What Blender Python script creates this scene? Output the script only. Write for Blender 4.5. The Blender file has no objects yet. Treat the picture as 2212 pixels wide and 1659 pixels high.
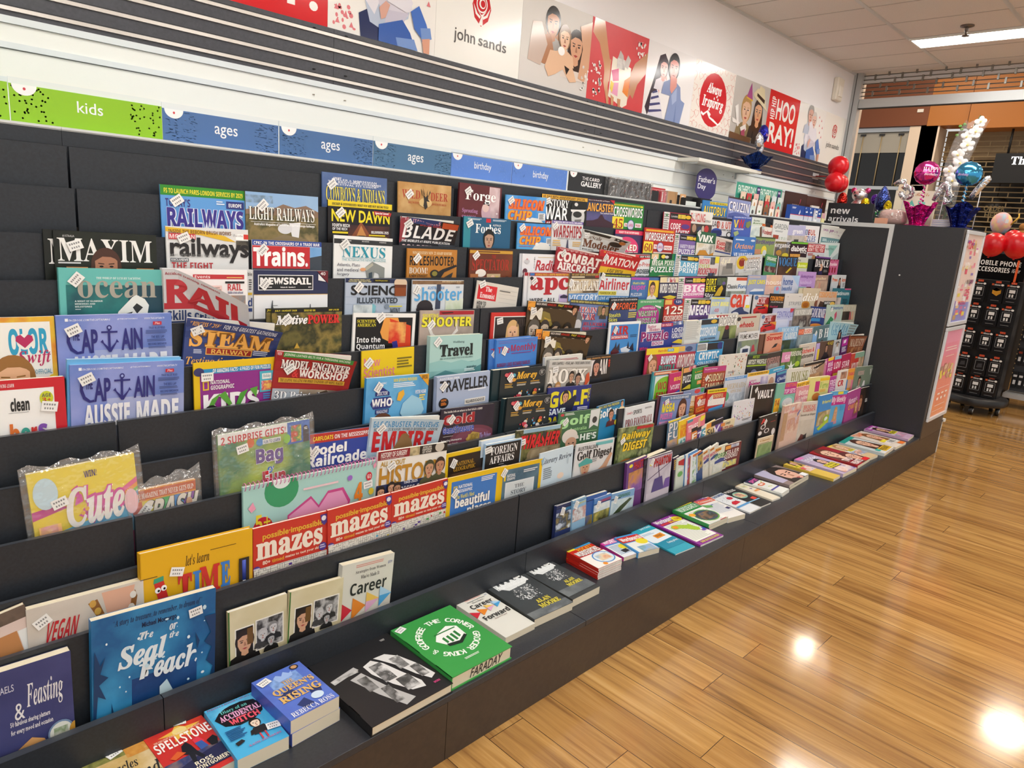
import bpy, math, random
from mathutils import Vector, Matrix
SC = bpy.context.scene
COL = SC.collection
PI = math.pi
R = random.Random(7)

# ---------------------------------------------------------------- camera, world, exposure
CAMZ = 1.3646
cam = bpy.data.objects.new('camera', bpy.data.cameras.new('camera'))
COL.objects.link(cam)
cam.data.sensor_width = 36.0
cam.data.lens = 1511.017 / 2212 * 36.0
cam.data.clip_start = 0.02
cam.data.clip_end = 100


def cam_axes(a, b, c):
    f = Vector((math.sin(a) * math.cos(b), math.cos(a) * math.cos(b), math.sin(b)))
    r0 = Vector((math.cos(a), -math.sin(a), 0))
    d0 = f.cross(r0)
    r = math.cos(c) * r0 + math.sin(c) * d0
    d = -math.sin(c) * r0 + math.cos(c) * d0
    return r, d, f


_r, _d, _f = cam_axes(.79872209, -.23013935, -.07469718)
mw = Matrix((( _r.x, -_d.x, -_f.x, 0), (_r.y, -_d.y, -_f.y, 0), (_r.z, -_d.z, -_f.z, CAMZ), (0, 0, 0, 1)))
cam.matrix_world = mw
SC.camera = cam

world = bpy.data.worlds.new('world')
SC.world = world
world.use_nodes = True
world.node_tree.nodes['Background'].inputs[0].default_value = (1.0, .985, .96, 1)
world.node_tree.nodes['Background'].inputs[1].default_value = 0.55
SC.view_settings.view_transform = 'Standard'
SC.view_settings.look = 'None'
SC.view_settings.gamma = 1
SC.view_settings.use_curve_mapping = False
SC.view_settings.exposure = 0.35
LAMP = 17.0          # brightness of the ceiling light diffusers
MALL = 7.0


# ---------------------------------------------------------------- helpers
def lin(h):
    h = h.lstrip('#')
    if len(h) == 3:
        h = h[0] * 2 + h[1] * 2 + h[2] * 2
    o = []
    for i in (0, 2, 4):
        c = int(h[i:i + 2], 16) / 255
        o.append(c / 12.92 if c <= .04045 else ((c + .055) / 1.055) ** 2.4)
    return (o[0], o[1], o[2], 1)


_M = {}


def M(col, rough=.5, metal=0.0, coat=0.0, emit=0.0, alpha=1.0, name=None):
    k = (col, rough, metal, coat, emit, alpha)
    if k in _M:
        return _M[k]
    m = bpy.data.materials.new(name or 'paint_' + col.strip('#'))
    m.use_nodes = True
    b = m.node_tree.nodes['Principled BSDF']
    c = lin(col)
    b.inputs['Base Color'].default_value = c
    b.inputs['Roughness'].default_value = rough
    b.inputs['Metallic'].default_value = metal
    b.inputs['Coat Weight'].default_value = coat
    b.inputs['Coat Roughness'].default_value = .08
    if emit:
        b.inputs['Emission Color'].default_value = c
        b.inputs['Emission Strength'].default_value = emit
    if alpha < 1:
        b.inputs['Alpha'].default_value = alpha
    m.diffuse_color = c
    _M[k] = m
    return m


def ink(col):
    return M(col, .38)


def noise_mat(cols, scale=20.0, rough=.38, stretch=(1, 1, 1), metal=0.0, detail=6.0, bump=0.0, key=None):
    """A surface whose colour wanders through a list of colours: print of landscapes, stone, cloth, wood."""
    k = ('n', tuple(cols), scale, rough, stretch, metal, bump, key)
    if k in _M:
        return _M[k]
    m = bpy.data.materials.new('mottled_' + cols[0].strip('#'))
    m.use_nodes = True
    nt = m.node_tree
    b = nt.nodes['Principled BSDF']
    tc = nt.nodes.new('ShaderNodeTexCoord')
    mp = nt.nodes.new('ShaderNodeMapping')
    mp.inputs['Scale'].default_value = stretch
    no = nt.nodes.new('ShaderNodeTexNoise')
    no.inputs['Scale'].default_value = scale
    no.inputs['Detail'].default_value = detail
    cr = nt.nodes.new('ShaderNodeValToRGB')
    n = len(cols)
    e = cr.color_ramp.elements
    e[0].position, e[1].position = .33, .67
    e[0].color, e[1].color = lin(cols[0]), lin(cols[-1])
    for i in range(1, n - 1):
        q = e.new(.33 + .34 * i / (n - 1))
        q.color = lin(cols[i])
    nt.links.new(tc.outputs['Object'], mp.inputs[0])
    nt.links.new(mp.outputs[0], no.inputs['Vector'])
    nt.links.new(no.outputs[0], cr.inputs[0])
    nt.links.new(cr.outputs[0], b.inputs['Base Color'])
    b.inputs['Roughness'].default_value = rough
    b.inputs['Metallic'].default_value = metal
    if bump:
        bp = nt.nodes.new('ShaderNodeBump')
        bp.inputs['Strength'].default_value = bump
        bp.inputs['Distance'].default_value = .004
        nt.links.new(no.outputs[0], bp.inputs['Height'])
        nt.links.new(bp.outputs[0], b.inputs['Normal'])
    _M[k] = m
    return m


def foil(col, rough=.16, bump=.5, scale=26):
    k = ('foil', col, rough, bump, scale)
    if k in _M:
        return _M[k]
    m = bpy.data.materials.new('foil_' + col.strip('#'))
    m.use_nodes = True
    nt = m.node_tree
    b = nt.nodes['Principled BSDF']
    b.inputs['Base Color'].default_value = lin(col)
    b.inputs['Metallic'].default_value = .85
    b.inputs['Roughness'].default_value = rough
    tc = nt.nodes.new('ShaderNodeTexCoord')
    no = nt.nodes.new('ShaderNodeTexNoise')
    no.inputs['Scale'].default_value = scale
    bp = nt.nodes.new('ShaderNodeBump')
    bp.inputs['Strength'].default_value = bump
    bp.inputs['Distance'].default_value = .02
    nt.links.new(tc.outputs['Object'], no.inputs['Vector'])
    nt.links.new(no.outputs[0], bp.inputs['Height'])
    nt.links.new(bp.outputs[0], b.inputs['Normal'])
    _M[k] = m
    return m


def clear_film(key='film', tint='#ffffff', a=.13):
    k = ('film', key)
    if k in _M:
        return _M[k]
    m = bpy.data.materials.new('clear_film')
    m.use_nodes = True
    nt = m.node_tree
    out = nt.nodes['Material Output']
    nt.nodes.remove(nt.nodes['Principled BSDF'])
    tr = nt.nodes.new('ShaderNodeBsdfTransparent')
    gl = nt.nodes.new('ShaderNodeBsdfGlossy')
    gl.inputs['Roughness'].default_value = .12
    di = nt.nodes.new('ShaderNodeBsdfDiffuse')
    di.inputs['Color'].default_value = lin(tint)
    tc = nt.nodes.new('ShaderNodeTexCoord')
    no = nt.nodes.new('ShaderNodeTexNoise')
    no.inputs['Scale'].default_value = 30
    bp = nt.nodes.new('ShaderNodeBump')
    bp.inputs['Strength'].default_value = .7
    bp.inputs['Distance'].default_value = .02
    nt.links.new(tc.outputs['Object'], no.inputs['Vector'])
    nt.links.new(no.outputs[0], bp.inputs['Height'])
    nt.links.new(bp.outputs[0], gl.inputs['Normal'])
    m1 = nt.nodes.new('ShaderNodeMixShader')
    m1.inputs[0].default_value = a
    m2 = nt.nodes.new('ShaderNodeMixShader')
    m2.inputs[0].default_value = .06
    nt.links.new(tr.outputs[0], m1.inputs[1])
    nt.links.new(gl.outputs[0], m1.inputs[2])
    nt.links.new(m1.outputs[0], m2.inputs[1])
    nt.links.new(di.outputs[0], m2.inputs[2])
    nt.links.new(m2.outputs[0], out.inputs[0])
    _M[k] = m
    return m


_MATH = {'b': (0x1D5D4, 0x1D5EE, 0x1D7EC), 'f': (0x1D400, 0x1D41A, 0x1D7CE), 'i': (0x1D468, 0x1D482, None),
         'c': (0x1D4D0, 0x1D4EA, None), 'm': (0x1D670, 0x1D68A, 0x1D7F6), 'h': (0x1D4D0, 0x1D4EA, None), 'o': (0x1D63C, 0x1D656, None)}


def styled(s, st):
    if st not in _MATH:
        return s
    U, L, D = _MATH[st]
    o = ''
    for ch in s:
        if 'A' <= ch <= 'Z':
            o += chr(U + ord(ch) - 65)
        elif 'a' <= ch <= 'z':
            o += chr(L + ord(ch) - 97)
        elif '0' <= ch <= '9' and D:
            o += chr(D + ord(ch) - 48)
        else:
            o += ch
    return o


_TX = {}


def text_mesh(s, st='s', off=0.0, res=3):
    """2-D outlines of a piece of writing: (points, faces, box), measured once."""
    k = (s, st, off, res)
    if k in _TX:
        return _TX[k]
    c = bpy.data.curves.new('writing', 'FONT')
    c.body = styled(s, st).replace('|', '\n')
    c.align_x = 'CENTER' if '|' in s else 'LEFT'
    c.resolution_u = res
    c.offset = off
    c.space_line = .85
    o = bpy.data.objects.new('writing', c)
    me = o.to_mesh()
    v = [(p.co.x, p.co.y) for p in me.vertices]
    f = [tuple(p.vertices) for p in me.polygons]
    o.to_mesh_clear()
    bpy.data.objects.remove(o)
    bpy.data.curves.remove(c)
    if not v:
        v, f = [(0, 0), (1, 0), (1, 1)], [(0, 1, 2)]
    xs = [p[0] for p in v]
    ys = [p[1] for p in v]
    _TX[k] = (v, f, (min(xs), min(ys), max(xs), max(ys)))
    return _TX[k]


class MB:
    """Collects shapes and links them as one mesh object."""

    def __init__(s):
        s.v, s.f, s.m, s.mats, s.sm = [], [], [], [], []

    def mi(s, mat):
        if mat not in s.mats:
            s.mats.append(mat)
        return s.mats.index(mat)

    def face(s, pts, mat, smooth=False):
        n = len(s.v)
        s.v += [tuple(p) for p in pts]
        s.f.append(tuple(range(n, n + len(pts))))
        s.m.append(s.mi(mat))
        s.sm.append(smooth)

    def raw(s, v, f, mat, smooth=False):
        n = len(s.v)
        s.v += [tuple(p) for p in v]
        i = s.mi(mat)
        for q in f:
            s.f.append(tuple(a + n for a in q))
            s.m.append(i)
            s.sm.append(smooth)

    def box(s, a, b, mat):
        (x0, y0, z0), (x1, y1, z1) = a, b
        v = [(x0, y0, z0), (x1, y0, z0), (x1, y1, z0), (x0, y1, z0), (x0, y0, z1), (x1, y0, z1), (x1, y1, z1), (x0, y1, z1)]
        s.raw(v, [(0, 3, 2, 1), (4, 5, 6, 7), (0, 1, 5, 4), (1, 2, 6, 5), (2, 3, 7, 6), (3, 0, 4, 7)], mat)

    def lathe(s, prof, mat, c=(0, 0, 0), seg=24, smooth=True, wob=0.0):
        v, f = [], []
        for (r, z) in prof:
            for k in range(seg):
                t = 2 * PI * k / seg
                q = r * (1 + wob * math.sin(5 * t + 3 * z * 40) * math.cos(3 * t))
                v.append((c[0] + q * math.cos(t), c[1] + q * math.sin(t), c[2] + z))
        for i in range(len(prof) - 1):
            for k in range(seg):
                a, b = i * seg + k, i * seg + (k + 1) % seg
                f.append((a, b, b + seg, a + seg))
        s.raw(v, f, mat, smooth)

    def tube(s, pts, r, mat, seg=8, smooth=True, caps=True):
        pts = [Vector(p) for p in pts]
        v, f = [], []
        for i, p in enumerate(pts):
            d = (pts[min(i + 1, len(pts) - 1)] - pts[max(i - 1, 0)]).normalized()
            u = d.cross(Vector((0, 0, 1)))
            if u.length < .05:
                u = d.cross(Vector((1, 0, 0)))
            u.normalize()
            w = d.cross(u)
            rr = r[i] if isinstance(r, (list, tuple)) else r
            for k in range(seg):
                t = 2 * PI * k / seg
                v.append(p + u * rr * math.cos(t) + w * rr * math.sin(t))
        for i in range(len(pts) - 1):
            for k in range(seg):
                a, b = i * seg + k, i * seg + (k + 1) % seg
                f.append((a, b, b + seg, a + seg))
        if caps:
            f.append(tuple(range(seg))[::-1])
            f.append(tuple(range((len(pts) - 1) * seg, len(pts) * seg)))
        s.raw(v, f, mat, smooth)

    def ball(s, c, r, mat, seg=24, rings=14, rot=None, fn=None):
        rx, ry, rz = r if isinstance(r, (tuple, list)) else (r, r, r)
        v, f = [], []
        for i in range(rings + 1):
            p = PI * i / rings
            for k in range(seg):
                t = 2 * PI * k / seg
                q = Vector((math.sin(p) * math.cos(t), math.sin(p) * math.sin(t), math.cos(p)))
                if fn:
                    q = fn(q)
                q = Vector((q.x * rx, q.y * ry, q.z * rz))
                if rot:
                    q = rot @ q
                v.append(q + Vector(c))
        for i in range(rings):
            for k in range(seg):
                a, b = i * seg + k, i * seg + (k + 1) % seg
                f.append((a, a + seg, b + seg, b))
        s.raw(v, f, mat, True)

    def text(s, txt, st, mat, P, box, off=0.0, shear=0.0, res=3):
        """Writing fitted to box (a0, b0, a1, b1) of the mapping P(a, b) -> point."""
        v, f, (x0, y0, x1, y1) = text_mesh(txt, st, off, res)
        a0, b0, a1, b1 = box
        sx, sy = (a1 - a0) / max(x1 - x0, 1e-6), (b1 - b0) / max(y1 - y0, 1e-6)
        s.raw([P(a0 + (x - x0) * sx + shear * (y - y0) * sy, b0 + (y - y0) * sy) for x, y in v], f, mat)

    def build(s, name, parent=None, loc=None, rot=None, bevel=0.0):
        me = bpy.data.meshes.new(name)
        me.from_pydata([tuple(p) for p in s.v], [], s.f)
        for m in s.mats:
            me.materials.append(m)
        me.polygons.foreach_set('material_index', s.m)
        me.polygons.foreach_set('use_smooth', s.sm)
        me.update()
        o = bpy.data.objects.new(name, me)
        COL.objects.link(o)
        if parent:
            o.parent = parent
        if loc:
            o.location = loc
        if rot:
            o.rotation_euler = rot
        if bevel:
            b = o.modifiers.new('edge', 'BEVEL')
            b.width = bevel
            b.segments = 2
            b.limit_method = 'ANGLE'
        return o


def tag(o, label=None, cat=None, group=None, kind=None):
    if label:
        o['label'] = label
    if cat:
        o['category'] = cat
    if group:
        o['group'] = group
    if kind:
        o['kind'] = kind
    return o


def empty(name, loc=(0, 0, 0), rot=(0, 0, 0), label=None, cat=None, group=None):
    o = bpy.data.objects.new(name, None)
    o.empty_display_size = .05
    COL.objects.link(o)
    o.location = loc
    o.rotation_euler = rot
    return tag(o, label, cat, group)


def struct(o, label=None, cat=None):
    o['kind'] = 'structure'
    return tag(o, label, cat)


def boxobj(name, a, b, mat, parent=None, bevel=0.0):
    m = MB()
    m.box(a, b, mat)
    return m.build(name, parent, bevel=bevel)
# ---------------------------------------------------------------- materials of the place
def wood_floor():
    m = bpy.data.materials.new('timber_boards')
    m.use_nodes = True
    nt = m.node_tree
    b = nt.nodes['Principled BSDF']
    N = nt.nodes.new
    L = nt.links.new
    tc = N('ShaderNodeTexCoord')
    sep = N('ShaderNodeSeparateXYZ')
    cmb = N('ShaderNodeCombineXYZ')
    L(tc.outputs['Object'], sep.inputs[0])
    L(sep.outputs[1], cmb.inputs[0])
    L(sep.outputs[0], cmb.inputs[1])
    br = N('ShaderNodeTexBrick')
    br.inputs['Scale'].default_value = 1
    br.inputs['Brick Width'].default_value = 1.35
    br.inputs['Row Height'].default_value = .1295
    br.inputs['Mortar Size'].default_value = .0011
    br.inputs['Mortar Smooth'].default_value = .3
    br.inputs['Bias'].default_value = 0
    br.offset = .37
    br.offset_frequency = 2
    br.squash_frequency = 3
    br.squash = .83
    br.inputs['Color1'].default_value = (0, 0, 0, 1)
    br.inputs['Color2'].default_value = (1, 1, 1, 1)
    br.inputs['Mortar'].default_value = (.5, .5, .5, 1)
    L(cmb.outputs[0], br.inputs['Vector'])
    # grain: long streaks that differ from board to board
    mp = N('ShaderNodeMapping')
    mp.inputs['Scale'].default_value = (.9, 17, 1)
    L(cmb.outputs[0], mp.inputs[0])
    ad = N('ShaderNodeVectorMath')
    ad.operation = 'MULTIPLY_ADD'
    ad.inputs[1].default_value = (9, 31, 5)
    L(br.outputs['Color'], ad.inputs[0])
    L(mp.outputs[0], ad.inputs[2])
    g1 = N('ShaderNodeTexNoise')
    g1.inputs['Scale'].default_value = 1.6
    g1.inputs['Detail'].default_value = 7
    g1.inputs['Roughness'].default_value = .62
    g1.inputs['Distortion'].default_value = .9
    L(ad.outputs[0], g1.inputs['Vector'])
    cr = N('ShaderNodeValToRGB')
    e = cr.color_ramp.elements
    e[0].position, e[0].color = .28, lin('#7d5d36')
    e[1].position, e[1].color = .74, lin('#d8b57c')
    q = e.new(.42)
    q.color = lin('#a98350')
    q = e.new(.56)
    q.color = lin('#c39c61')
    L(g1.outputs[0], cr.inputs[0])
    mx = N('ShaderNodeMix')
    mx.data_type = 'RGBA'
    mx.blend_type = 'MULTIPLY'
    mx.inputs[0].default_value = .75
    tone = N('ShaderNodeValToRGB')
    tone.color_ramp.elements[0].color = lin('#d2bb98')
    tone.color_ramp.elements[1].color = lin('#fff2d8')
    L(br.outputs['Color'], tone.inputs[0])
    L(cr.outputs[0], mx.inputs[6])
    L(tone.outputs[0], mx.inputs[7])
    gap = N('ShaderNodeMix')
    gap.data_type = 'RGBA'
    L(br.outputs['Fac'], gap.inputs[0])
    L(mx.outputs[2], gap.inputs[6])
    gap.inputs[7].default_value = lin('#3a2510')
    L(gap.outputs[2], b.inputs['Base Color'])
    b.inputs['Roughness'].default_value = .13
    b.inputs['Coat Weight'].default_value = .5
    b.inputs['Coat Roughness'].default_value = .1
    nz = N('ShaderNodeTexNoise')
    nz.inputs['Scale'].default_value = 3.0
    bp = N('ShaderNodeBump')
    bp.inputs['Strength'].default_value = .03
    bp.inputs['Distance'].default_value = .02
    L(tc.outputs['Object'], nz.inputs['Vector'])
    L(nz.outputs[0], bp.inputs['Height'])
    L(bp.outputs[0], b.inputs['Normal'])
    L(bp.outputs[0], b.inputs['Coat Normal'])
    return m


def laminate(c1, c2, rough=.42, scale=160, key='lam'):
    return noise_mat([c1, c2], scale, rough, (1, 1, 1), 0.0, 3.0, .05, key)


DARK = laminate('#23272d', '#292e35')
DARK_GLARE = laminate('#2b2d33', '#31343a', .34, 160, 'top')  # ledge top: glare put into the colour, paler than the panels
EDGE = M('#3a3e45', .3)  # edge band, paler to paint in the highlight along the top edges
ALU = M('#c9ccce', .32, .75)
ALUW = M('#d4d7d6', .4, .25)
WHITE = M('#eceee9', .45)
WALLP = M('#eeeced', .7)
SLATD = laminate('#3b3c43', '#43444b', .4, 120, 'slat')
KICK_BOUNCE = laminate('#3a302a', '#42372f', .4, 60, 'kick')  # brown tint is light bounced off the floor, put into the colour

YW = 2.189
CEIL = 2.581
XEND = 4.961
XFAR = 5.58

# floor: the shop and the walkway beyond the shutter
m = MB()
m.face([(-2.5, -4.2, 0), (14, -4.2, 0), (14, 4.6, 0), (-2.5, 4.6, 0)], wood_floor())
struct(m.build('floor'), 'polished honey timber board floor', 'floor')

m = MB()
m.box((-2.5, YW, 0), (XFAR, YW + .12, CEIL), WALLP)
struct(m.build('wall_back'), 'white wall above the magazine rack', 'wall')

# ceiling: white tiles in a thin grid, cell .347 x .585
m = MB()
TILE = noise_mat(['#dcd8d4', '#e4e0dc'], 220, .85, key='tile')
GRID = M('#b9b5b1', .6)
m.box((-2.5, -4.2, CEIL), (XFAR + .12, YW + .12, CEIL + .04), TILE)
x = 5.49
while x > -2.5:
    m.box((x - .004, -4.2, CEIL - .0015), (x + .004, YW, CEIL), GRID)
    x -= .347
for k in range(10):
    y = 1.603 - .5785 * k
    m.box((-2.5, y - .011, CEIL - .003), (XFAR, y + .011, CEIL), ALUW)
m.box((-2.5, YW - .012, CEIL - .012), (XFAR, YW, CEIL), ALUW)
struct(m.build('ceiling'), 'white tiled ceiling with thin metal grid', 'ceiling')

# ceiling lights: long troffers, one in view
LIGHT = M('#fffdf8', .5, 0, 0, LAMP)


def troffer(x, y0, y1, label, w=.19):
    t = empty('ceiling_light', (x, (y0 + y1) / 2, CEIL), label=label, cat='light', group='long ceiling lights')
    h = (y1 - y0) / 2
    f = MB()
    for a, b in (((-w / 2 - .012, -h - .012, -.012), (-w / 2, h + .012, 0)), ((w / 2, -h - .012, -.012), (w / 2 + .012, h + .012, 0)),
                 ((-w / 2, -h - .012, -.012), (w / 2, -h, 0)), ((-w / 2, h, -.012), (w / 2, h + .012, 0))):
        f.box(a, b, WHITE)
    f.build('light_frame', t)
    d = MB()
    d.box((-w / 2, -h, -.008), (w / 2, h, -.002), LIGHT)
    d.build('diffuser', t)


troffer(4.905, .40, 1.59, 'long glowing ceiling light near the shop entrance')
for k in range(1, 5):
    troffer(4.905 - 1.388 * k, .40, 1.59, 'long ceiling light further along the magazine wall')
for k in range(5):
    troffer(4.905 - 1.388 * k, -1.95, -.76, 'long ceiling light over the shop aisle')
for k in range(3):
    troffer(4.2 - 2.776 * k, -3.9, -2.7, 'long ceiling light on the far side of the aisle')

# fire sprinkler on the ceiling
t = empty('fire_sprinkler', (4.666, 1.2685, CEIL), label='small chrome fire sprinkler on the white ceiling', cat='sprinkler')
CH = M('#77706a', .3, .8)
s = MB()
s.lathe([(.0, 0), (.034, 0), (.034, -.006), (.012, -.012), (.0, -.012)], CH)
s.build('escutcheon', t)
s = MB()
s.lathe([(.010, -.012), (.010, -.03), (.005, -.034), (.005, -.05), (.02, -.052), (.02, -.055), (0, -.055)], CH, seg=14)
s.tube([(.012, 0, -.026), (.015, 0, -.04), (.006, 0, -.052)], .002, CH, 6)
s.tube([(-.012, 0, -.026), (-.015, 0, -.04), (-.006, 0, -.052)], .002, CH, 6)
s.build('deflector', t)

# motion sensor high on the wall
t = empty('wall_sensor', (5.29, YW, 2.42), label='small white motion sensor box high on the white wall', cat='sensor')
s = MB()
s.box((-.055, -.035, -.075), (.055, 0, .075), M('#e6e0d2', .5))
s.build('sensor_housing', t, bevel=.008)
s = MB()
s.box((-.03, -.043, -.05), (.03, -.034, .02), M('#f2eee4', .4))
s.build('sensor_lens', t, bevel=.004)

# ---------------------------------------------------------------- slat wall
m = MB()
m.box((-2.5, YW - .018, 1.9185 - .1672), (XFAR - .02, YW - .001, 1.9185), SLATD)
SL = m.build('slat_panel')
tag(SL, 'dark grey slatted wall panel with metal grooves under the posters', 'slat panel')
for z in (1.7675, 1.8105, 1.8545, 1.897):
    g = MB()
    g.box((-2.5, YW - .0225, z - .0045), (XFAR - .02, YW - .0175, z + .0045), M('#cfc9c2', .28, .8))
    g.box((-2.5, YW - .0205, z + .0045), (XFAR - .02, YW - .0178, z + .008), M('#26262a', .5))
    g.build('groove_strip', SL)
for x in (-.02, 1.29, 2.65, 3.94, 5.2):
    g = MB()
    g.box((x - .0008, YW - .0184, 1.752), (x + .0008, YW - .0178, 1.918), M('#222226', .6))
    for dx in (-.07, .045):
        for z in (1.786, 1.907):
            g.lathe([(.0, 0), (.0055, 0), (.0055, -.002)], M('#15151a', .4, .3), (x + dx, YW - .0182, z), 10)
    g.build('panel_joint', SL)

m = MB()
m.box((-2.5, YW - .016, 1.42), (XFAR - .02, YW - .001, 1.7508), WHITE)
WL = m.build('back_panel')
tag(WL, 'white slatted wall panel under the dark slatted band', 'wall panel')
g = MB()
STR = M('#dbe2e5', .35)
g.box((-2.5, YW - .022, 1.7345), (XFAR - .02, YW - .016, 1.7508), STR)
g.box((-2.5, YW - .0215, 1.678), (XFAR - .02, YW - .016, 1.692), STR)
g.box((-2.5, YW - .0175, 1.6762), (XFAR - .02, YW - .0158, 1.678), M('#6d6f70', .6))
g.box((-2.5, YW - .0175, 1.7335), (XFAR - .02, YW - .0158, 1.7345), M('#8d8f90', .6))
g.box((-2.5, YW - .0205, 1.600), (XFAR - .02, YW - .016, 1.612), STR)
for z in (1.71,):
    for x in (-.07, .045, 1.22, 1.335, 2.58, 2.695, 3.87, 3.98, 5.1, 5.2):
        g.lathe([(0, 0), (.004, 0), (.004, -.002)], M('#8a7a66', .5), (x, YW - .0165, z), 8)
g.build('trim_strip', WL)

# ---------------------------------------------------------------- the stepped magazine rack
NT = 11
TY = [1.9426 - .04115 * i for i in range(12)] + [1.444]
TZ = [1.4955, 1.4525, 1.361, 1.2622, 1.165, 1.066, .9668, .868, .773, .6715, .571, .4775, .2947]
FLOORZ = [TZ[i] - .172 for i in range(13)]
FLOORZ[1] = TZ[1] - .17
FLOORZ[12] = .1985
SEAM = [.4505 - 1.1435, .4505, 1.594, 2.737, 3.88, XEND]
XL = -1.9
TH = .011
PLAT = .190
segs = [(XL, SEAM[0])] + [(SEAM[i], SEAM[i + 1]) for i in range(5)]
words_bay = ['beyond the left edge', 'by the kids sign', 'second from the kids sign', 'in the middle', 'fourth along', 'beside the end panel']
for bi, (a, b) in enumerate(segs[1:], 1):
    b -= .0085 if bi == 5 else .0008
    bay = empty('magazine_rack', ((a + b) / 2, 1.6, 0), label='charcoal stepped magazine rack bay ' + words_bay[bi], cat='rack', group='rack bays along the wall')
    cx = (a + b) / 2
    g = .0022
    for i in range(1, 12):
        p = MB()
        z0 = FLOORZ[i] - .008 if i < 11 else PLAT + .001
        y = TY[i]
        p.box((a + g - cx, y - TH - 1.6, z0), (b - g - cx, y - 1.6, TZ[i]), DARK)
        p.face([(a + g - cx, y - TH - 1.6, TZ[i] + .0004), (b - g - cx, y - TH - 1.6, TZ[i] + .0004), (b - g - cx, y - 1.6, TZ[i] + .0004), (a + g - cx, y - 1.6, TZ[i] + .0004)], EDGE)
        yb = TY[i - 1] - TH
        p.box((a + g - cx, y - 1.6, z0), (b - g - cx, yb - 1.6, FLOORZ[i]), DARK)
        p.build('tier_panel', bay)
    p = MB()   # deep front lip and the floor of the lowest pocket
    p.box((a + .0006 - cx, TY[12] - .018 - 1.6, PLAT + .001), (b - .0006 - cx, TY[12] - 1.6, TZ[12]), DARK)
    p.face([(a + .0006 - cx, TY[12] - .018 - 1.6, TZ[12] + .0004), (b - .0006 - cx, TY[12] - .018 - 1.6, TZ[12] + .0004), (b - .0006 - cx, TY[12] - 1.6, TZ[12] + .0004), (a + .0006 - cx, TY[12] - 1.6, TZ[12] + .0004)], EDGE)
    p.box((a + g - cx, TY[12] - 1.6, PLAT), (b - g - cx, TY[11] - TH - 1.6, FLOORZ[12]), DARK)
    p.build('front_lip', bay)
    p = MB()   # top board with its pale front strip, and the back board under it
    p.box((a - cx, TY[0] - TH - 1.6, TZ[1] - .16), (b - cx, TY[0] - 1.6, TZ[0] - .008), DARK)
    p.box((a - cx, TY[0] - TH - 1.6, TZ[0] - .008), (b - cx, YW - .025 - 1.6, TZ[0] - .0035), ALUW)
    p.build('top_shelf', bay)
    p = MB()
    p.box((a - cx, TY[0] - TH - .003 - 1.6, TZ[0] - .0055), (b - cx, TY[0] - TH - 1.6, TZ[0]), M('#d3d6d5', .35))
    p.build('shelf_edge_strip', bay)
    for xe in (a,):
        p = MB()   # upright behind the gap between two bays
        p.box((xe - cx, TY[0] + .001 - 1.6, .2), (xe + .008 - cx, TY[0] + .02 - 1.6, TZ[0] - .012), M('#141518', .6))
        p.build('upright', bay)

# plinth under the rack, one deck board and kick board per bay
joints = [-.75, .33, 1.572, 2.73, 3.88, XEND]
for k in range(5):
    a, b = joints[k], joints[k + 1]
    pl = empty('rack_plinth', ((a + b) / 2, 1.3, 0), label='low charcoal display ledge in front of the rack, ' + ['under the blue paperbacks', 'under the big black hardback', 'under the puzzle books', 'under the thick red-edged paperbacks', 'next to the end panel'][k], cat='ledge', group='display ledge boards')
    cx = (a + b) / 2
    p = MB()
    p.box((a + .0008 - cx, 1.14 - 1.3, PLAT - .018), (b - .0008 - cx, TY[11] - 1.3, PLAT), DARK_GLARE)
    p.build('deck_board', pl, bevel=.001)
kj = [-.7, 1.026, 2.6, 4.15, XEND + .489]
for k in range(4):
    a, b = kj[k], kj[k + 1]
    p = MB()
    p.box((a + .0008, 1.1405, 0), (b - .0008, 1.155, PLAT - .0185), KICK_BOUNCE)
    o = p.build('kick_board')
    tag(o, 'dark kick board with painted floor bounce under the display ledge, ' + ['below the black hardback', 'below the puzzle books', 'below the thick paperbacks', 'reaching past the end panel'][k], 'kick board', 'kick boards')

# ---------------------------------------------------------------- end panel and end cabinet
END = empty('end_cabinet', (XEND, 1.14, 0), label='tall charcoal cabinet closing the far end of the rack', cat='cabinet')
EX, EY = XEND, 1.14


def endbox(name, a, b, mat, bevel=0.0):
    p = MB()
    p.box((a[0] - EX, a[1] - EY, a[2]), (b[0] - EX, b[1] - EY, b[2]), mat)
    return p.build(name, END, bevel=bevel)


ENDM = laminate('#27282b', '#2c2d31', .5, 140, 'end')
endbox('side_panel', (XEND, 1.142, .19), (XEND + .018, YW - .03, 1.5065), ENDM)
endbox('front_panel', (XEND + .0182, 1.141, .1725), (5.452, 1.16, 1.5065), laminate('#4a3d33', '#54463a', .42, 60, 'brown'))
endbox('top_panel', (XEND, 1.142, 1.507), (5.452, YW - .03, 1.5135), ENDM)
endbox('far_panel', (5.434, 1.162, 0), (5.452, YW - .03, 1.506), ENDM)
p = MB()
p.box((-.006, 1.532 - EY, .19), (0, 1.559 - EY, 1.5135), ALUW)
p.box((-.006, 1.559 - EY, 1.4875), (0, 1.93 - EY, 1.5135), ALUW)
p.build('trim_angle', END)
p = MB()
p.lathe([(0, 0), (.005, 0), (.005, -.002)], M('#d8d8d8', .5), (0, 0, 0), 10)
o = p.build('screw_cap', END, (-.001, 1.448 - EY, 1.20))
o.rotation_euler = (0, -PI / 2, 0)
p = MB()
p.box((5.452 - EX, -.002, .003), (5.458 - EX, .03, .235), WHITE)
p.box((5.452 - EX, -.012, .225), (5.485 - EX, .03, .245), WHITE)
p.build('bumper_bracket', END)


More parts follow.
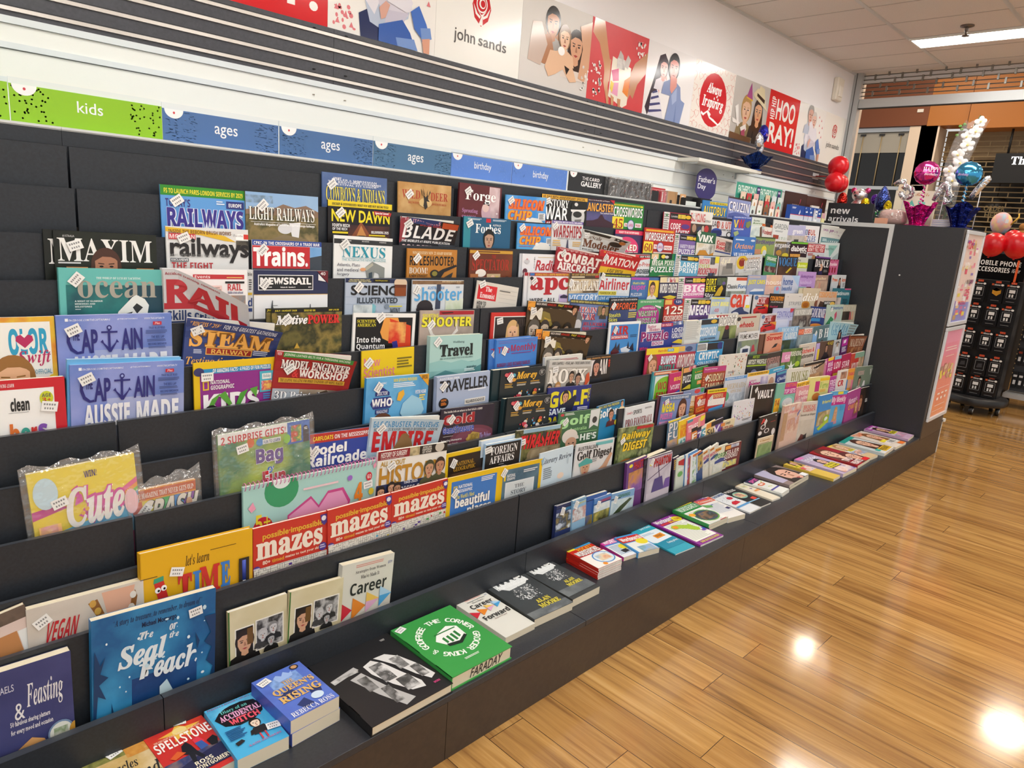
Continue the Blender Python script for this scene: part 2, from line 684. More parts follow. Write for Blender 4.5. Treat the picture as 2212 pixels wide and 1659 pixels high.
def poster_frame(z0, z1, label, art):
    t = empty('poster_frame', (5.225, 1.139, z0), label=label, cat='frame', group='white poster frames on the end cabinet')
    w, h = .218, z1 - z0
    f = MB()
    FR = M('#dfe3e8', .35, .2)
    f.box((-w, -.014, 0), (w, 0, .024), FR)
    f.box((-w, -.014, h - .024), (w, 0, h), FR)
    f.box((-w, -.014, .024), (-w + .024, 0, h - .024), FR)
    f.box((w - .024, -.014, .024), (w, 0, h - .024), FR)
    f.build('snap_frame', t, bevel=.003)
    a = MB()
    art(a, w - .024, h - .024)
    a.build('printed_sheet', t)
    g = MB()
    g.face([(-w + .024, -.010, .024), (w - .024, -.010, .024), (w - .024, -.010, h - .024), (-w + .024, -.010, h - .024)], clear_film('pane', a=.05))
    g.build('clear_cover', t)


def art_top(a, w, h):
    def q(x0, z0, x1, z1, c, k=0, n=None):
        y = -.004 - .0003 * k
        a.face([(x0 * w, y, .024 + z0 * h), (x1 * w, y, .024 + z0 * h), (x1 * w, y, .024 + z1 * h), (x0 * w, y, .024 + z1 * h)], n or ink(c))
    h = h - .024
    q(-1, 0, 1, 1, '#f1d9cf')
    q(-1, 0, 1, .22, '#8d8fd8', 1)
    rr = random.Random(3)
    for k in range(46):
        c = rr.choice(['#e9466b', '#f4e14a', '#f3cf9a', '#d77ab8', '#f07a92', '#ffffff', '#c9a26a', '#f6a7b8', '#8f6cc4'])
        x, z = rr.uniform(-.95, .6), rr.uniform(.02, .93)
        q(x, z, x + rr.uniform(.15, .38), z + rr.uniform(.02, .06), c, 2 + k * .1)
    for (s, x0, z0, x1, z1, c) in (('124', -.85, .84, -.2, .93, '#e02f4e'), ('25', .0, .30, .6, .38, '#e0457a'), ('WIN', -.7, .62, -.1, .69, '#ffffff'), ('8 EASY', .0, .44, .85, .49, '#222222'), ('PUZZLE', -.5, .20, .4, .24, '#e02f4e')):
        a.text(s, 'b', ink(c), lambda u, v: (u * w, -.0125, .024 + v * h), (x0, z0, x1, z1))


def art_low(a, w, h):
    h = h - .024
    cols = ['#f59a5f', '#f5966a', '#f39077', '#f08c86', '#ef8b98', '#ef8ea9', '#f09ab9']
    n = len(cols)
    for k, c in enumerate(cols):
        a.face([(-w, -.004, .024 + h * k / n), (w, -.004, .024 + h * k / n), (w, -.004, .024 + h * (k + 1) / n), (-w, -.004, .024 + h * (k + 1) / n)], ink(c))
    rr = random.Random(5)
    for k in range(26):
        x, z = rr.uniform(-.8, .6), rr.uniform(.42, .58)
        c = rr.choice(['#d8a27a', '#f0e04c', '#b98e74', '#e8c8a8', '#c9776b', '#f3d9b0'])
        a.face([((x) * w, -.005 - k * .0001, .024 + z * h), ((x + .25) * w, -.005 - k * .0001, .024 + z * h), ((x + .25) * w, -.005 - k * .0001, .024 + (z + .05) * h), (x * w, -.005 - k * .0001, .024 + (z + .05) * h)], ink(c))
    P = lambda u, v: (u * w, -.0082, .024 + v * h)
    for (x0, z0, x1, z1) in ((-.6, .80, .6, .812), (-.7, .77, .7, .782), (-.5, .70, .5, .708), (-.7, .33, .7, .336), (-.6, .12, .6, .128), (-.8, .06, .5, .066)):
        a.face([P(x0, z0), P(x1, z0), P(x1, z1), P(x0, z1)], ink('#fbe6dc'))
    for x in (-.55, -.1, .35):
        a.face([P(x, .19), P(x + .22, .19), P(x + .22, .22), P(x, .22)], ink('#fff4ea'))
        a.face([P(x, .255), P(x + .28, .255), P(x + .28, .275), P(x, .275)], ink('#fff4ea'))


poster_frame(.914, 1.5045, 'upper white frame with puzzle magazine poster on cabinet front', art_top)
poster_frame(.290, .905, 'lower white frame with orange and pink poster on cabinet front', art_low)
TPL = r'''
%silicon
n 0 0 100 60 58aee6,3a8cd8,8cccf0 4
t b^/:c83a1c 6 8 92 34 e8742c SILICON
t b^/:c83a1c 4 36 62 60 e8a02c CHIP
t b 4 63 44 67 c8382c THE VERY BEST DIY PROJECTS!
p e9e9e2 38,78 48,62 64,52 84,54 96,66 100,100 40,100
e 52 72 6 4 f0f0ea
e 54 58 5 5 f0f0ea
e 50 76 1.5 1.2 a83a2c
r 80 40 98 58 eef0f0
l 82 42 96 56 7 333
t s^ 14 74 40 92 c8404a Mic
S 12 13 35
%lovatts
r 0 0 20 140 e4e4e2
l 1 6 19 130 16 8a8a8a
p 3a8a4c 6,14 14,14 10,4
r 22 2 100 24 1d1a1c
t s 26 9 48 17 dfe0e4 Lovatts
n 50 5 78 20 c8a02c,e0c84a,8a6a1c 14
e 88 13 10 7 e0b82c
r 20 24 100 96 COLOR
r 24 98 96 100 fff
%captain
n 0 0 100 60 7f92d4,9aa4e0,6a84cc,8898d8 3
n 30 30 100 75 8a94c8,aab4dc,7886bc 3
n 0 52 100 80 6f7486,9aa0b0,565c70 4
t s/ 10 3.3 44 5 f0f4fc FACEBOOK.COM/THECAPTAINMAG
r 7 2.6 9.5 5 f0f4fc
t s/ 50 3.3 68 5 f0f4fc @THECAPTAINMAG
t s/ 74 3.3 93 5 f0f4fc WWW.THECAPTAIN.TV
p 2a2a78 8,14 12,9.5 16,8 19,8.5 19,10 15,10 11,14 10,21 12,27 16,30.5 19,30 19,32 15,32.5 10,29 7.5,22
t s^ 12 13 18 21 2a2a78 THE
t s^ 19 12 33 32 2a2a78 AP
r 41.7 12 43.7 29 2a2a78
r 36 14 50 15.6 2a2a78
e 43 11 2.2 2.2 2a2a78
e 43 11 1.1 1.1 9aa8dc
p 2a2a78 35,23 37,21 38,24 43,29 48,24 49,21 51,24 49,24 44,32 42,32 37,24.5
t s^ 53 12 72 31 2a2a78 AIN
r 82 7 90 10 c8283a
t i 83.5 7.4 88.5 9.5 f4e0e4 Plus
t b 78 11.5 93 13.5 2a3a78 TRUE BLUE RIGS
l 75 14.5 96 18 3 4a5a90
t b 80 19.5 92 21.8 2a3a78 THE BIG LAP
l 76 22.5 96 25 2 4a5a90
t b 77 26 94 28 2a3a78 RECORD BREAKER
l 77 29 96 31 2 4a5a90
t b^ 10 34 49 54 e8eaf0 AUSSIE
t b^ 55 34 94 54 e8eaf0 MADE
S 13 12 25
%mojo
p 4a3a24 0,12 100,12 100,100 0,100
r 0 0 14 22 e8a03a
t b 1 2 13 9 8a4a14 INCLUDES
t b 1 12 13 20 8a2a14 CD!
r 14 0 100 9 17120f
t b 16 2 36 7 e8e0d8 NICK DRAKE
t b 37 2 54 7 c8382c WINGLESS
t b 58 2 68 7 e8d83a PULP
t b 70 2 86 7 c8382c DEE ROSE
e 45 32 20 20 8a7a3a
t s^ 6 12 94 46 e8e2d4 MOJO
e 43 30 9 11 b89a3c
e 74 34 9 10 6a3a24
f 92 12 9 4a2c1c d8a888 3a3030
f 15 62 22 5a5248 d0c0b0 1c1a18 L
f 37 58 18 3a302a c8b49c 1c1a18 L
f 60 62 19 2a221c b89c80 1c1a18 L
f 84 60 17 2a221a a88c70 1c1a18
r 56 64 64 66 2a221c
r 0 84 100 120 161412
S 10 20 20
%money
t i^ 34 8 80 28 e8b43a Money
e 92 13 8 8 16191c
e 92 13 7 7 d8d8d4
e 92 13 6.5 6.5 16191c
l 88 9 96 17 3 c8c8c4
l 10 32 30 34 1 c89a3a
l 36 31 60 33 1 c89a3a
l 66 30 92 32 1 c89a3a
l 10 36 30 42 2 c8a85a
l 36 35 60 39 2 d8d4c8
l 66 34 92 38 2 d8d4c8
e 20 14 8 7 c83a4a
e 12 12 4 4 d8646c
e 28 14 4 4 5aa8c0
e 28 24 5 4 d89a3a
e 22 26 4 4 d8c4b8
d 30 50 90 80 30 c83a4a,d89a3a,e8e0d8,5a9ac0,c8546c,e0c84a
e 44 56 4 4 d8d0c8
e 42 62 5 5 c83a4c
e 46 66 4 4 e0a8b0
e 78 52 4 4 c84a3c
e 76 58 4 4 d8a03a
e 72 66 4 4 d8d0c8
e 64 62 3 3 5aa0c8
S 20 18 45
%unique
t s 40 4 96 9 4a5a8a classics, rarities and heroes
n 22 12 94 54 8a1c20,a8302c,6a1418 8
p cfd0d8 22,12 28,16 24,20 30,24 24,28 30,32 24,36 30,40 22,46
t f 24 16 66 48 e8d8dc CAR
t b 24 14 70 26 e4c8cc UNIQUE
e 14 16 10 12 5a7aa8
r 14 54 60 66 2a2424
r 14 56 50 60 dcdce0
n 60 54 100 100 d8862c,e0a83a 6
p c82424 4,84 20,66 70,62 96,76 98,104 8,110
p 3a1c1c 26,74 66,68 74,76 30,82
e 30 102 12 9 8a1418
%mazes
r 0 0 100 52 c8372a
t s^ 12 9 94 19 e0b43a possible·impossible
t f^ 4 20 94 42 f0e4d4 mazes
t s^ 12 44 22 49 f0dcc8 80+
t s^ 24 44 40 49 e0a43a timed
t s^ 42 44 92 49 f0dcc8 mazes to test your skill!
p 4a3a90 90,3 100,3 100,14 96,18 92,14
e 95 8 3.4 3.4 e8e4ec
e 4 54 5.5 5.5 4a3a90
l 0 51 8 57 2 c8c0e0
e 94 46 5.5 5.5 4a3a90
l 90 43 98 49 2 c8c0e0
r 0 52.2 100 140 e6e2d8
z 0 53 100 112
S -50 -50 0
%born
n 0 0 100 150 cfc49c,d8cfac,c0b488 5
r 0 0 2 150 2c6a24
r 10 30 42 82 ece8de
r 12 32 40 80 1a1614
f 26 54 17 2a1c14 d0a080 1c1a1a
r 30 34 40 60 6a4a1c
r 44 26 93 76 ece8de
n 46 28 91 74 4a4a4a,b8b8b8,222,8a8a8a 20
f 56 52 9 bbb c4c4c4 3a3a3a
f 74 46 9 888 c8c8c8 222
f 70 64 8 2a2a2a aaa 1a1a1a
t f^ 18 84 86 98 2a2418 Born in 1975?
t f 28 100 80 108 4a4030 What else happened?
r 14 110 90 120 3a8a2c
t f 18 112 86 118 e0ecd0 AUSTRALIAN SOCIAL HISTORY
%career
l 26 6 92 12 2 d89a90
t f 26 16 84 23 6a6a6a Strategies from Women
t f 36 26 72 33 6a6a6a Who've Made It
t s 88 12 96 18 5a6ab0 $37.99
t b 18 38 88 60 1c1c20 Career
p c8283a 0,66 24,86 0,106
p e0862c 24,64 50,84 24,104
p e8c05a 50,60 76,78 50,98
p d8a8c8 50,78 76,78 50,98
p 4aa0d8 76,56 100,74 76,94
p a8cce8 76,56 100,74 76,74
t b 12 108 94 132 1c1c20 Forward
t f 34 136 74 141 7a4a44 Grace Puma
%moore
n 0 0 100 150 34383a,42474a,2a2c2e 3
r 10 3 90 4 c8c05a
p e4e8e8 14,22 18,12 24,22 30,8 36,20 44,6 50,20 58,6 66,18 74,8 80,18 88,10 90,24 70,40 50,46 30,40
t s^ 12 10 90 30 f0f4f4 Illuminations
d 26 38 78 84 90 c8cccc,8a9090,e8ecec
p 585d60 30,40 76,36 58,88
d 34 42 72 84 60 dfe3e3
n 0 118 100 150 8a9090,5a6064,a8aeb0 4
t f^ 44 92 78 104 d8cc4a ALAN
t f^ 38 107 88 120 d8cc4a MOORE
S 74 7 10
%simply
r 6 10 50 30 e0963a
t b 10 14 46 26 7a3a14 Puzzler
t b 4 52 96 84 COLOR WORDS
p 3a4a8c 10,100 50,86 90,96 94,116 10,118
n 0 120 100 180 dfe0d8,c8ccc0 30
'''
ITEMS = r'''
@2|1.2001|1.8761|1.1902|.0305|.0021|.2247|.2697|.0048|0.84|5873a6||magazine|magazine|dusty blue magazine with tall yellow western style title
n 0 0 100 145 5873a6,4d6698,6d86b4 6
t f 16 6 28 10 fff SPORT
t f 46 9 57 13 fff MUSIC
t f 75 12 86 16 fff STYLE
t b 8 8 90 18 dfe6f2 MILLER & HORSEMAN | THE BROTHERS OSBORNE | FESTIVAL FIT CHECK
t f:3a4a70 5 20 96 42 e8d850 COWBOYS & INDIANS
t f 31 45 72 53 e8ecf4 GREAT
t i 21 46 29 51 e8ecf4 The
S 14 17 40
@2|1.4615|1.8715|1.191|.0267|.01|.2172|.2667|.0048|0.77|c49a5e||magazine|magazine|tan woodgrain magazine with red title split by a stag head
n 0 0 100 145 c9a063,b98a4c,d6b27a 9
t f 7 14 40 30 b03a26 WILD
t f 60 16 93 31 b03a26 DEER
t f 18 35 43 39 b3492f HUNTING
t f 59 36 90 40 b3492f ADVENTURES
e 50 36 12 9 d9b97e
p 2a2420 46,20 50,26 54,20 55,30 58,34 52,33 54,44 50,49 46,42 47,34
p 2a2420 41,10 43,22 48,25 44,22 43,14
p 2a2420 58,12 56,22 51,25 56,23 59,16
p 2a2420 45,8 46,21 48,21
p 2a2420 54,9 53,21 52,21
n 70 62 98 72 2d331d,58492f,1d1c18 40
S 20 22 40
@2|1.6976|1.8715|1.1909|.0146|-.0098|.1984|.2827|.008|0.72|571d22||magazine|magazine|maroon magazine with large white serif title and pale figure
n 0 0 100 145 571d22,65242a,4a181d 5
n 70 2 96 90 b98a8e,d9c4c8,8e5f6a 6
e 64 62 11 22 c9a7b4
e 63 52 8 11 e0c2bc
p 1c1418 56,46 62,36 70,38 72,48 62,44
t f 14 14 86 44 fff Forge
t f 8 58 44 70 c58ab8 Sprouting
t f 8 74 40 84 c58ab8 success
t s 88 62 93 67 fff +
S 20 17 35
@2|1.9328|1.8669|1.1918|.023|.0174|.2165|.2615|.0048|0.68|58aee6|S|magazine|magazine|light blue electronics magazine with orange bubble title, upper of two alike
+silicon
@2|2.1552|1.8715|1.1909|.0267|.0073|.2734|.2789|.0048|0.64|121212||magazine|magazine|black and white war magazine with yellow top strip and capped officer
r 0 0 100 8 e2ae3a
t b 2 1.5 95 7 111 VE DAY 80TH ANNIVERSARY SPECIAL
t f 16 9 58 26 fff STORY
t b 8 26 56 53 fff WAR
e 80 44 15 26 cfcfcf
e 80 20 17 12 161616
r 63 20 97 27 161616
p e4e4e4 62,28 98,26 92,32 64,33
e 78 38 10 7 2a2a2a
e 74 16 4 4 ddd
p 777 72,50 88,48 84,62 74,62
r 8 56 50 68 a31d22
t b 10 58 48 67 fff 45 - 2025
S 12 14 20
@2|2.3823|1.8761|1.1913|.0305|.0138|.2|.2827|.0048|0.60|2d3f63||magazine|magazine|night blue aircraft magazine with tall orange and yellow title
n 0 42 100 90 2d3f63,5b5588,31476e 5
r 0 0 100 10 3a1520
t s 12 3 82 8 fff Salute to the Aircraft, Men and Weapons
p c22434 84,0 100,0 100,14
t b:5a2a10 2 14 98 42 f0b04a LANCASTER
t s 52 44 98 49 fff The Landmark Raids
p 3d1f2e 0,90 8,74 30,72 46,66 54,52 60,52 68,66 100,80 100,95 0,95
@2|2.5855|1.8761|1.1907|.0305|.0067|.2277|.2808|.0048|0.58|2f8f3c||puzzle_magazine|magazine|green crossword puzzle magazine with yellow 45 box
r 0 0 100 4 1d6d2b
r 2 6 96 11 e6d839
t b 6 7 90 10.5 2f7a2c PACKED WITH FUN CROSSWORDS IN LARGE PRINT
t b:173f1f 3 14 96 45 fff CROSSWORDS
r 0 46 36 96 f0de3e
t f 4 52 33 82 a8221f 45
t b 2 86 34 93 2f8f3c GREAT PUZZLES
r 38 64 48 76 fff
t b 40 66 47 74 c2272d IN
e 59 70 11 17 5b6fb5
e 59 70 9.5 15 d8d6ea
t b 52 65 67 75 c95a8a LARGE
r 73 63 94 77 fff
t b 75 66 92 75 c2272d PRINT
r 36 88 94 99 e8c9c0
@2|2.9754|1.8715|1.1906|.0267|.0056|.2395|.2622|.0048|0.53|b62b45||puzzle_magazine|magazine|crimson puzzle magazine with white two-line title, black top strip
+lovatts b62b45
t b 26 38 62 60 fff CODE
t b 26 62 96 88 fff CRACKERS
e 80 48 16 9 5a3a86
@2|3.1896|1.8715|1.19|.0267|.0005|.2167|.2831|.0048|0.51|dfe0dc||magazine|magazine|pale grey cycling magazine with condensed red title
r 0 0 100 55 e3e3df
t s^ 4 10 66 48 c8484a BICYCLING
t s 64 36 92 46 666 AUSTRALIA
r 0 56 100 120 4a3b35
e 22 76 9 18 b9937a
e 45 80 10 14 3a3f58
e 76 76 10 16 c23a3a
e 60 82 6 20 cdbba4
S 15 20 40
@1|3.3833|1.9127|1.2847|.0331|.0097|.2508|.2485|.0048|0.49|2f7fc4||magazine|magazine|blue car magazine with big yellow title and yellow top strip
r 28 3 100 14 e8d53a
t b 30 5 96 13 333 BUY SELL OVER 1500 VEHICLES
t b:1c3a5c 4 22 96 58 f2d23a AUTOBUY
n 0 60 100 110 6d5a3c,8d8a86,3a3a3a 12
@1|3.6351|1.9127|1.2856|.0331|-.0169|.2495|.2819|.0048|0.47|8b97c9||magazine|magazine|lilac car magazine with fat white outlined title
r 0 0 100 7 3f2a2c
n 0 60 100 110 7d8cc8,a0a9d8,5d6bb0 8
t b:23285a 4 20 94 62 f4f4fb CRUZIN
p 5866a8 4,76 30,66 70,68 96,80 96,92 4,92
@2|3.4098|1.8715|1.1902|.0267|-.0024|.2332|.2582|.0048|0.48|d8d8dc||magazine|magazine|white four wheel drive magazine with red and orange title
r 0 0 100 8 2b2b2b
t b 4 14 30 38 222 LAN
t b 24 12 96 44 c9472c D & UTE
t b 40 46 90 54 444 BUYER'S GUIDE
e 24 64 24 20 2e4a9c
p 1b2b66 4,56 44,52 48,76 2,76
e 80 70 12 14 333
e 80 70 8 9 d7d7d7
@2|3.6085|1.8669|1.192|.023|.0202|.2109|.2796|.0048|0.47|4560b4||magazine|magazine|royal blue car magazine with red and yellow initials
t b 6 2 94 9 dfe8ff Australia's Best Air Cooled
t b 6 20 30 60 f1d83a V
t b 28 16 66 62 cf2b34 W.
t b 10 64 60 72 e8edff MAGAZINE
p 7d8a52 70,30 92,20 98,40 84,62 70,54
p 9fb07a 8,86 30,76 38,92 18,108
p 20284a 30,128 60,108 92,116 92,130
@2|3.8011|1.8715|1.1901|.0267|.0023|.1668|.2855|.0048|0.45|d5dfd8||magazine|magazine|pale mint garden magazine with fine green script
t i 14 14 60 30 4a6b58 home
t i 10 34 80 52 5d8a4e Kerry
n 0 60 100 130 c6d6dc,dfe8e4,a9c0c4 8
p 6a4a35 64,70 78,60 86,140 70,140
@2|3.9119|1.8715|1.1927|.0267|-.0382|.1443|.2512|.0048|0.44|e4ded6||magazine|magazine|white woodworking magazine with red title under orange blocks
r 0 0 28 22 c9682e
r 72 0 100 22 c9682e
r 28 0 72 22 2a1d18
t s^ 6 48 96 88 b2332f Woodsmith
@2|4.0767|1.8669|1.1911|.023|-.0115|.2017|.2836|.0048|0.43|dfe3e2||magazine|magazine|pale grey garden magazine with thin serif title
t s 6 24 96 58 6d7a80 GARDEN
l 16 68 80 80 2 9aa4a6
r 6 98 42 124 a2442e
n 46 108 98 150 8aa58e,dfe3dc,6f8f7d 20
@2|4.3176|1.8715|1.1925|.0267|.0208|.2513|.2654|.0048|0.41|b9b9dc||magazine|magazine|pale violet home magazine with soft white title over a house
n 0 60 100 140 b9b2aa,cfc6bc,8a8d88 10
r 0 0 100 58 b7b8dd
t s^ 28 28 84 58 f4f4fb green
r 40 82 66 100 4a4a48
@2|4.516|1.8761|1.1924|.0305|.0157|.3082|.2719|.0048|0.40|e8e8ea||puzzle_magazine|magazine|white mindfulness puzzle magazine with blue and orange lettering
t b 26 20 54 48 2a5fa8 MIND
t b 46 20 82 48 c9502f FUL
t b 24 52 44 80 d8932c PUZ
t b 42 52 84 80 6a7fb8 ZLES
n 20 84 86 120 c9502f,d8932c,e8b4a0 20
@2|4.8236|1.8669|1.1909|.023|-.0066|.3092|.2882|.0048|0.38|d9dcd8|B-.03|magazine|magazine|pale grey wellness magazine with purple title, curling by the end panel
t s^ 8 20 88 48 8a3a8c WellBeing
r 4 66 96 140 6b969c
l 12 74 40 90 3 d8e6e6
p 3a4a4c 56,120 66,104 78,120
@3|.7334|1.835|1.0912|.0297|-.0005|.2104|.295|.0048|0.99|5f9fe0||magazine|magazine|sky blue railway magazine with fat purple title and green top strip
r 0 0 100 11.5 2f8a2a
t b 4 3.5 97 9 f0e23a FS TO LAUNCH PARIS-LONDON SERVICES BY 2029
t b 5 15 33 24 3d2f80 TODAY'S
r 76 14 98 23 27327c
t b 79 16.5 95 21 fff EUROPE
l 64 14.5 74 20 2 d8e8f8
t b^:e8eefb 6 25 97 48 3b2f8c RAILWAYS
t b 7 50 97 60 2f9a4c “NEZ CASSÉ” ELECTRICS
S 18 17 35
@3|.9432|1.8304|1.0913|.026|.0014|.2114|.2955|.0048|0.91|7a6a48||magazine|magazine|bushland railway magazine with white serif title and steam plume
n 0 0 100 60 7fa9d6,8fb4dc,a8c4e0 2
p 8a705c 0,24 20,18 34,22 50,14 66,18 82,14 100,22 100,40 0,40
n 0 30 100 150 6b6238,8d7a4c,4a4a2a,a48c60 14
n 0 4 36 14 5f6a4a,8fb0d6,4a5238 22
p e8e8ea 58,40 74,38 70,70 64,70
e 52 48 10 7 dcdcdf
p 8d7a5a 24,66 50,56 84,62 92,78 20,76
p 7a2a2c 56,72 86,64 92,78 56,80
t f:2a2a22 4 19 94 37 f6f6f0 LIGHT RAILWAYS
r 6 39.5 96 39.9 fff
t b 10 41 94 45.5 fff Australia's Magazine of Industrial & Narrow Gauge Railways
S 22 17 45
@3|1.194|1.835|1.0912|.0297|-.0001|.2221|.2911|.0048|0.84|120d12||magazine|magazine|black magazine with wide yellow title above a glowing eye
r 0 0 100 9 e8d020
t m^ 6 3 94 7 1a1a1a SECRET & SUPPRESSED: WHAT YOU ARE NOT BEING TOLD
n 30 36 96 72 2a1420,5a2e22,1a1018 6
p 8a4a2a 50,30 72,62 30,62
p c98a4a 50,36 62,60 40,60
t s^ 5 13 96 32 ecdc28 NEW DAWN
p b3242a 70,12 99,14 97,20 70,18
t b 72 13.5 94 18 fff Special Issue
t b 6 35 32 40 fff FOURTH REICH
t b 6 41 28 45 fff OF THE RICH
l 6 47 38 50 1 e8d020
t b 66 44 94 48 fff BILDERBERG 2025
l 62 50 94 58 2 e8d020
e 50 62 20 10 0c0c0e
e 50 63 9 9 dfe6ea
e 50 63 6 7 17303c
S 18 18 40
@3|1.4369|1.8304|1.0932|.026|-.0192|.2196|.2559|.0048|0.78|1a1a22|B-.02|magazine|magazine|dark knife magazine with slanted white title and red flag stripes
p 93343c 0,0 14,0 10,40 0,48
p cfd0d6 2,0 10,0 8,20 2,24
p 263a70 18,0 70,0 66,12 18,10
r 72 2 99 14 c1522e
t b 8 2 68 9 d9a3b0 MILITARY KNIVES
t b 34 9.5 70 14 b9424c SPECIAL ISSUE
t b/ 4 14 92 38 f4f4f4 BLADE
t b/ 3 41 90 46 fff THE WORLD'S #1 KNIFE PUBLICATION
t b 4 50 62 62 e8c9cc SOLDIER
p 8d9298 60,62 74,48 72,62
n 70 46 100 70 2e3238,4a4f58,1c1e22 20
S 14 12 40
@3|1.7121|1.835|1.0912|.0297|.0008|.2248|.2735|.0048|0.72|1f5b80||magazine|magazine|deep teal business magazine with suited man portrait and white title
r 0 0 14 145 2f8c9c
r 46 1.5 56 10 c62330
l 8 3 40 7 2 c9dbe6
l 60 3 96 7 2 c9dbe6
t f 24 14 78 33 fff Forbes
t s 60 13 78 17 fff AUSTRALIA
f 53 47 20 15130f c09a82 14161c
S 12 14 30
@3|1.9547|1.8304|1.0919|.026|.0076|.1945|.2648|.0048|0.67|58aee6|S|magazine|magazine|light blue electronics magazine with orange bubble title, lower of two alike
+silicon
@3|2.1287|1.8257|1.0915|.0223|.0045|.1838|.2832|.0048|0.64|d6d8da||magazine|magazine|grey naval magazine with tall dark red title and purple strip
r 0 0 100 9 6a55a8
t b 4 2 96 7 fff RESTORING BRITISH NAVAL INFLUENCE
t b 4 14 96 54 a3262e WARSHIPS
t s 20 55 96 59 666 INTERNATIONAL FLEET REVIEW
l 4 62 36 84 3 d8b06a
l 68 66 96 84 3 d8b06a
p 454660 50,60 53,60 55,84 58,90 44,90 48,84
S 10 18 40
@3|2.3294|1.8212|1.1031|.0186|-.0901|.267|.2355|.0048|0.61|cfd3d2|B-.03|magazine|magazine|grey model making magazine with brown title, corner curling over
p 2a2a2a 0,0 60,1 100,3 100,12 60,8 0,6
t b 2 2 94 6 ddd PUT WOOD IN A FORD WOODY STATION WAGON
t f 2 10 42 20 5a3a24 FineScale
t f^ 2 22 86 42 6b3f22 Modeler
e 74 20 14 7 2a2622
e 86 12 7 5 b5733a
t s 2 45 30 49 555 MODEL BETTER
S 8 13 10
@3|2.5558|1.835|1.0917|.0297|-.0052|.2131|.2644|.0048|0.58|40315f||puzzle_magazine|magazine|purple puzzle magazine with pink arch and orange-edged title
r 0 0 100 14 d8355a
t b 12 4 80 11 fff READY TO BE ENTERTAINED
e 40 62 42 40 dd3f74
r 0 60 82 140 dd3f74
t b:c98a3c 8 48 76 70 fff MIXED
t b:c98a3c 34 74 80 90 fff PUZZLES
@3|2.769|1.8257|1.0924|.0223|-.0103|.2474|.2808|.0048|0.55|bb2a22||puzzle_magazine|magazine|red word search puzzle magazine with yellow 60 box
r 3 4 96 11 e08a2c
t b 6 5 92 10 f3e34a PACKED WITH FUN WORDSEARCHES IN LARGE PRINT
t b:5c1410 2 14 95 40 fff WORDSEARCHES
r 0 44 30 92 f0de3e
t f 3 50 28 76 a8221f 60
t b 2 80 28 88 4a7fb5 GREAT PUZZLES
r 32 52 42 66 fff
t b 33 55 41 63 c2272d IN
e 53 60 11 16 5b6fb5
e 53 60 9.5 14 d8d6ea
t b 45 55 61 64 c95a8a LARGE
r 65 54 92 68 fff
t b 67 57 90 66 c2272d PRINT
r 32 76 92 96 e8d0c8
@3|3.0009|1.8304|1.0936|.026|-.0241|.2083|.2606|.0048|0.52|7f6aa8||puzzle_magazine|magazine|violet and white variety puzzle magazine with black competition strip
+lovatts 7a62a6
t b 24 42 96 58 e8e4f4 VARIETY BUMPER
t b 22 62 94 84 fff PUZZLES
@3|3.1761|1.8257|1.0936|.0223|-.0278|.1811|.281|.0048|0.50|2c6244||magazine|magazine|dark green motocross magazine with big white initials
t b^ 6 16 86 54 f2f4f0 VMX
r 0 60 100 140 d3d6d0
n 0 62 100 140 c8b070,e0dfd8,8a8a80 10
p c98a2a 6,130 20,100 50,96 70,120 96,104 96,140
S 8 10 35
@3|3.3563|1.8304|1.0983|.026|-.0793|.1803|.2532|.0048|0.49|d3cfc8||magazine|magazine|cream hot rod magazine with red panel title
r 4 6 92 84 c8b9b0
t b^ 8 20 84 44 c2373a Custom
t b^ 8 46 60 68 c2373a Rod
n 56 14 94 74 3c3838,7c7470,2c2828 20
r 2 78 94 86 3b4a86
@3|3.584|1.8257|1.0912|.0223|.0004|.2475|.2752|.0048|0.46|3f74be||magazine|magazine|blue classic car magazine with orange script title
t i 8 30 92 56 f0a25c Octane
l 8 12 60 18 1 cfe0f4
e 86 16 10 5 cfd8e4
t b 6 74 90 90 f0f4fa V8 VANTAGE
t s 34 62 64 67 d0def2 ASTON MARTIN
@3|3.8378|1.8304|1.0914|.026|.0027|.2368|.2822|.0048|0.44|8aa05c||magazine|magazine|green bird magazine with purple title and yellow budgerigar
r 0 0 100 8 4a5a38
t b 2 14 98 46 5a3a8c BirdKeeper
e 46 72 14 26 e3cf3e
e 50 84 10 16 cfd6dc
r 0 66 30 92 c28a6a
@3|4.0639|1.8304|1.0912|.026|-.0003|.2239|.2728|.0048|0.43|d8d8d8||magazine|magazine|white framed gardening magazine with outlined lower case title
n 4 10 96 130 5a6a3a,7a6a48,3c4a6a 10
t f:345 4 14 94 52 f6f6f6 organic
e 30 76 16 16 b98a3a
e 70 90 20 14 d8c43a
@3|4.2819|1.8257|1.0919|.0223|.0063|.2387|.2665|.0048|0.41|35202a||magazine|magazine|dark brown food magazine with white rounded title and lime strip
r 0 0 100 10 74c23a
t s^ 2 22 96 56 f4f4f4 diabetic
t s^ 58 58 94 68 f4f4f4 living
n 0 72 60 100 c9822f,e0a850,8a4a1c 30
@3|4.5498|1.8304|1.0917|.026|-.004|.2758|.2669|.0048|0.40|c8ccd0||magazine|magazine|white health magazine with red block holding a two line title
r 0 4 98 50 b5262c
t b 4 8 94 26 f2e8e6 WHAT DOCTORS
t b 4 28 90 46 f2e8e6 DON'T TELL YOU
l 6 58 40 72 2 b5262c
e 40 84 10 20 b98a5a
e 64 84 10 20 5a4a44
@3|4.7845|1.835|1.0933|.0297|.0138|.3148|.2762|.0048|0.38|cfdad8||magazine|magazine|pale sage magazine with thin title and watery green shapes
p 8cc0b4 40,14 90,14 52,80
t s 12 24 70 40 5a7a78 breathe
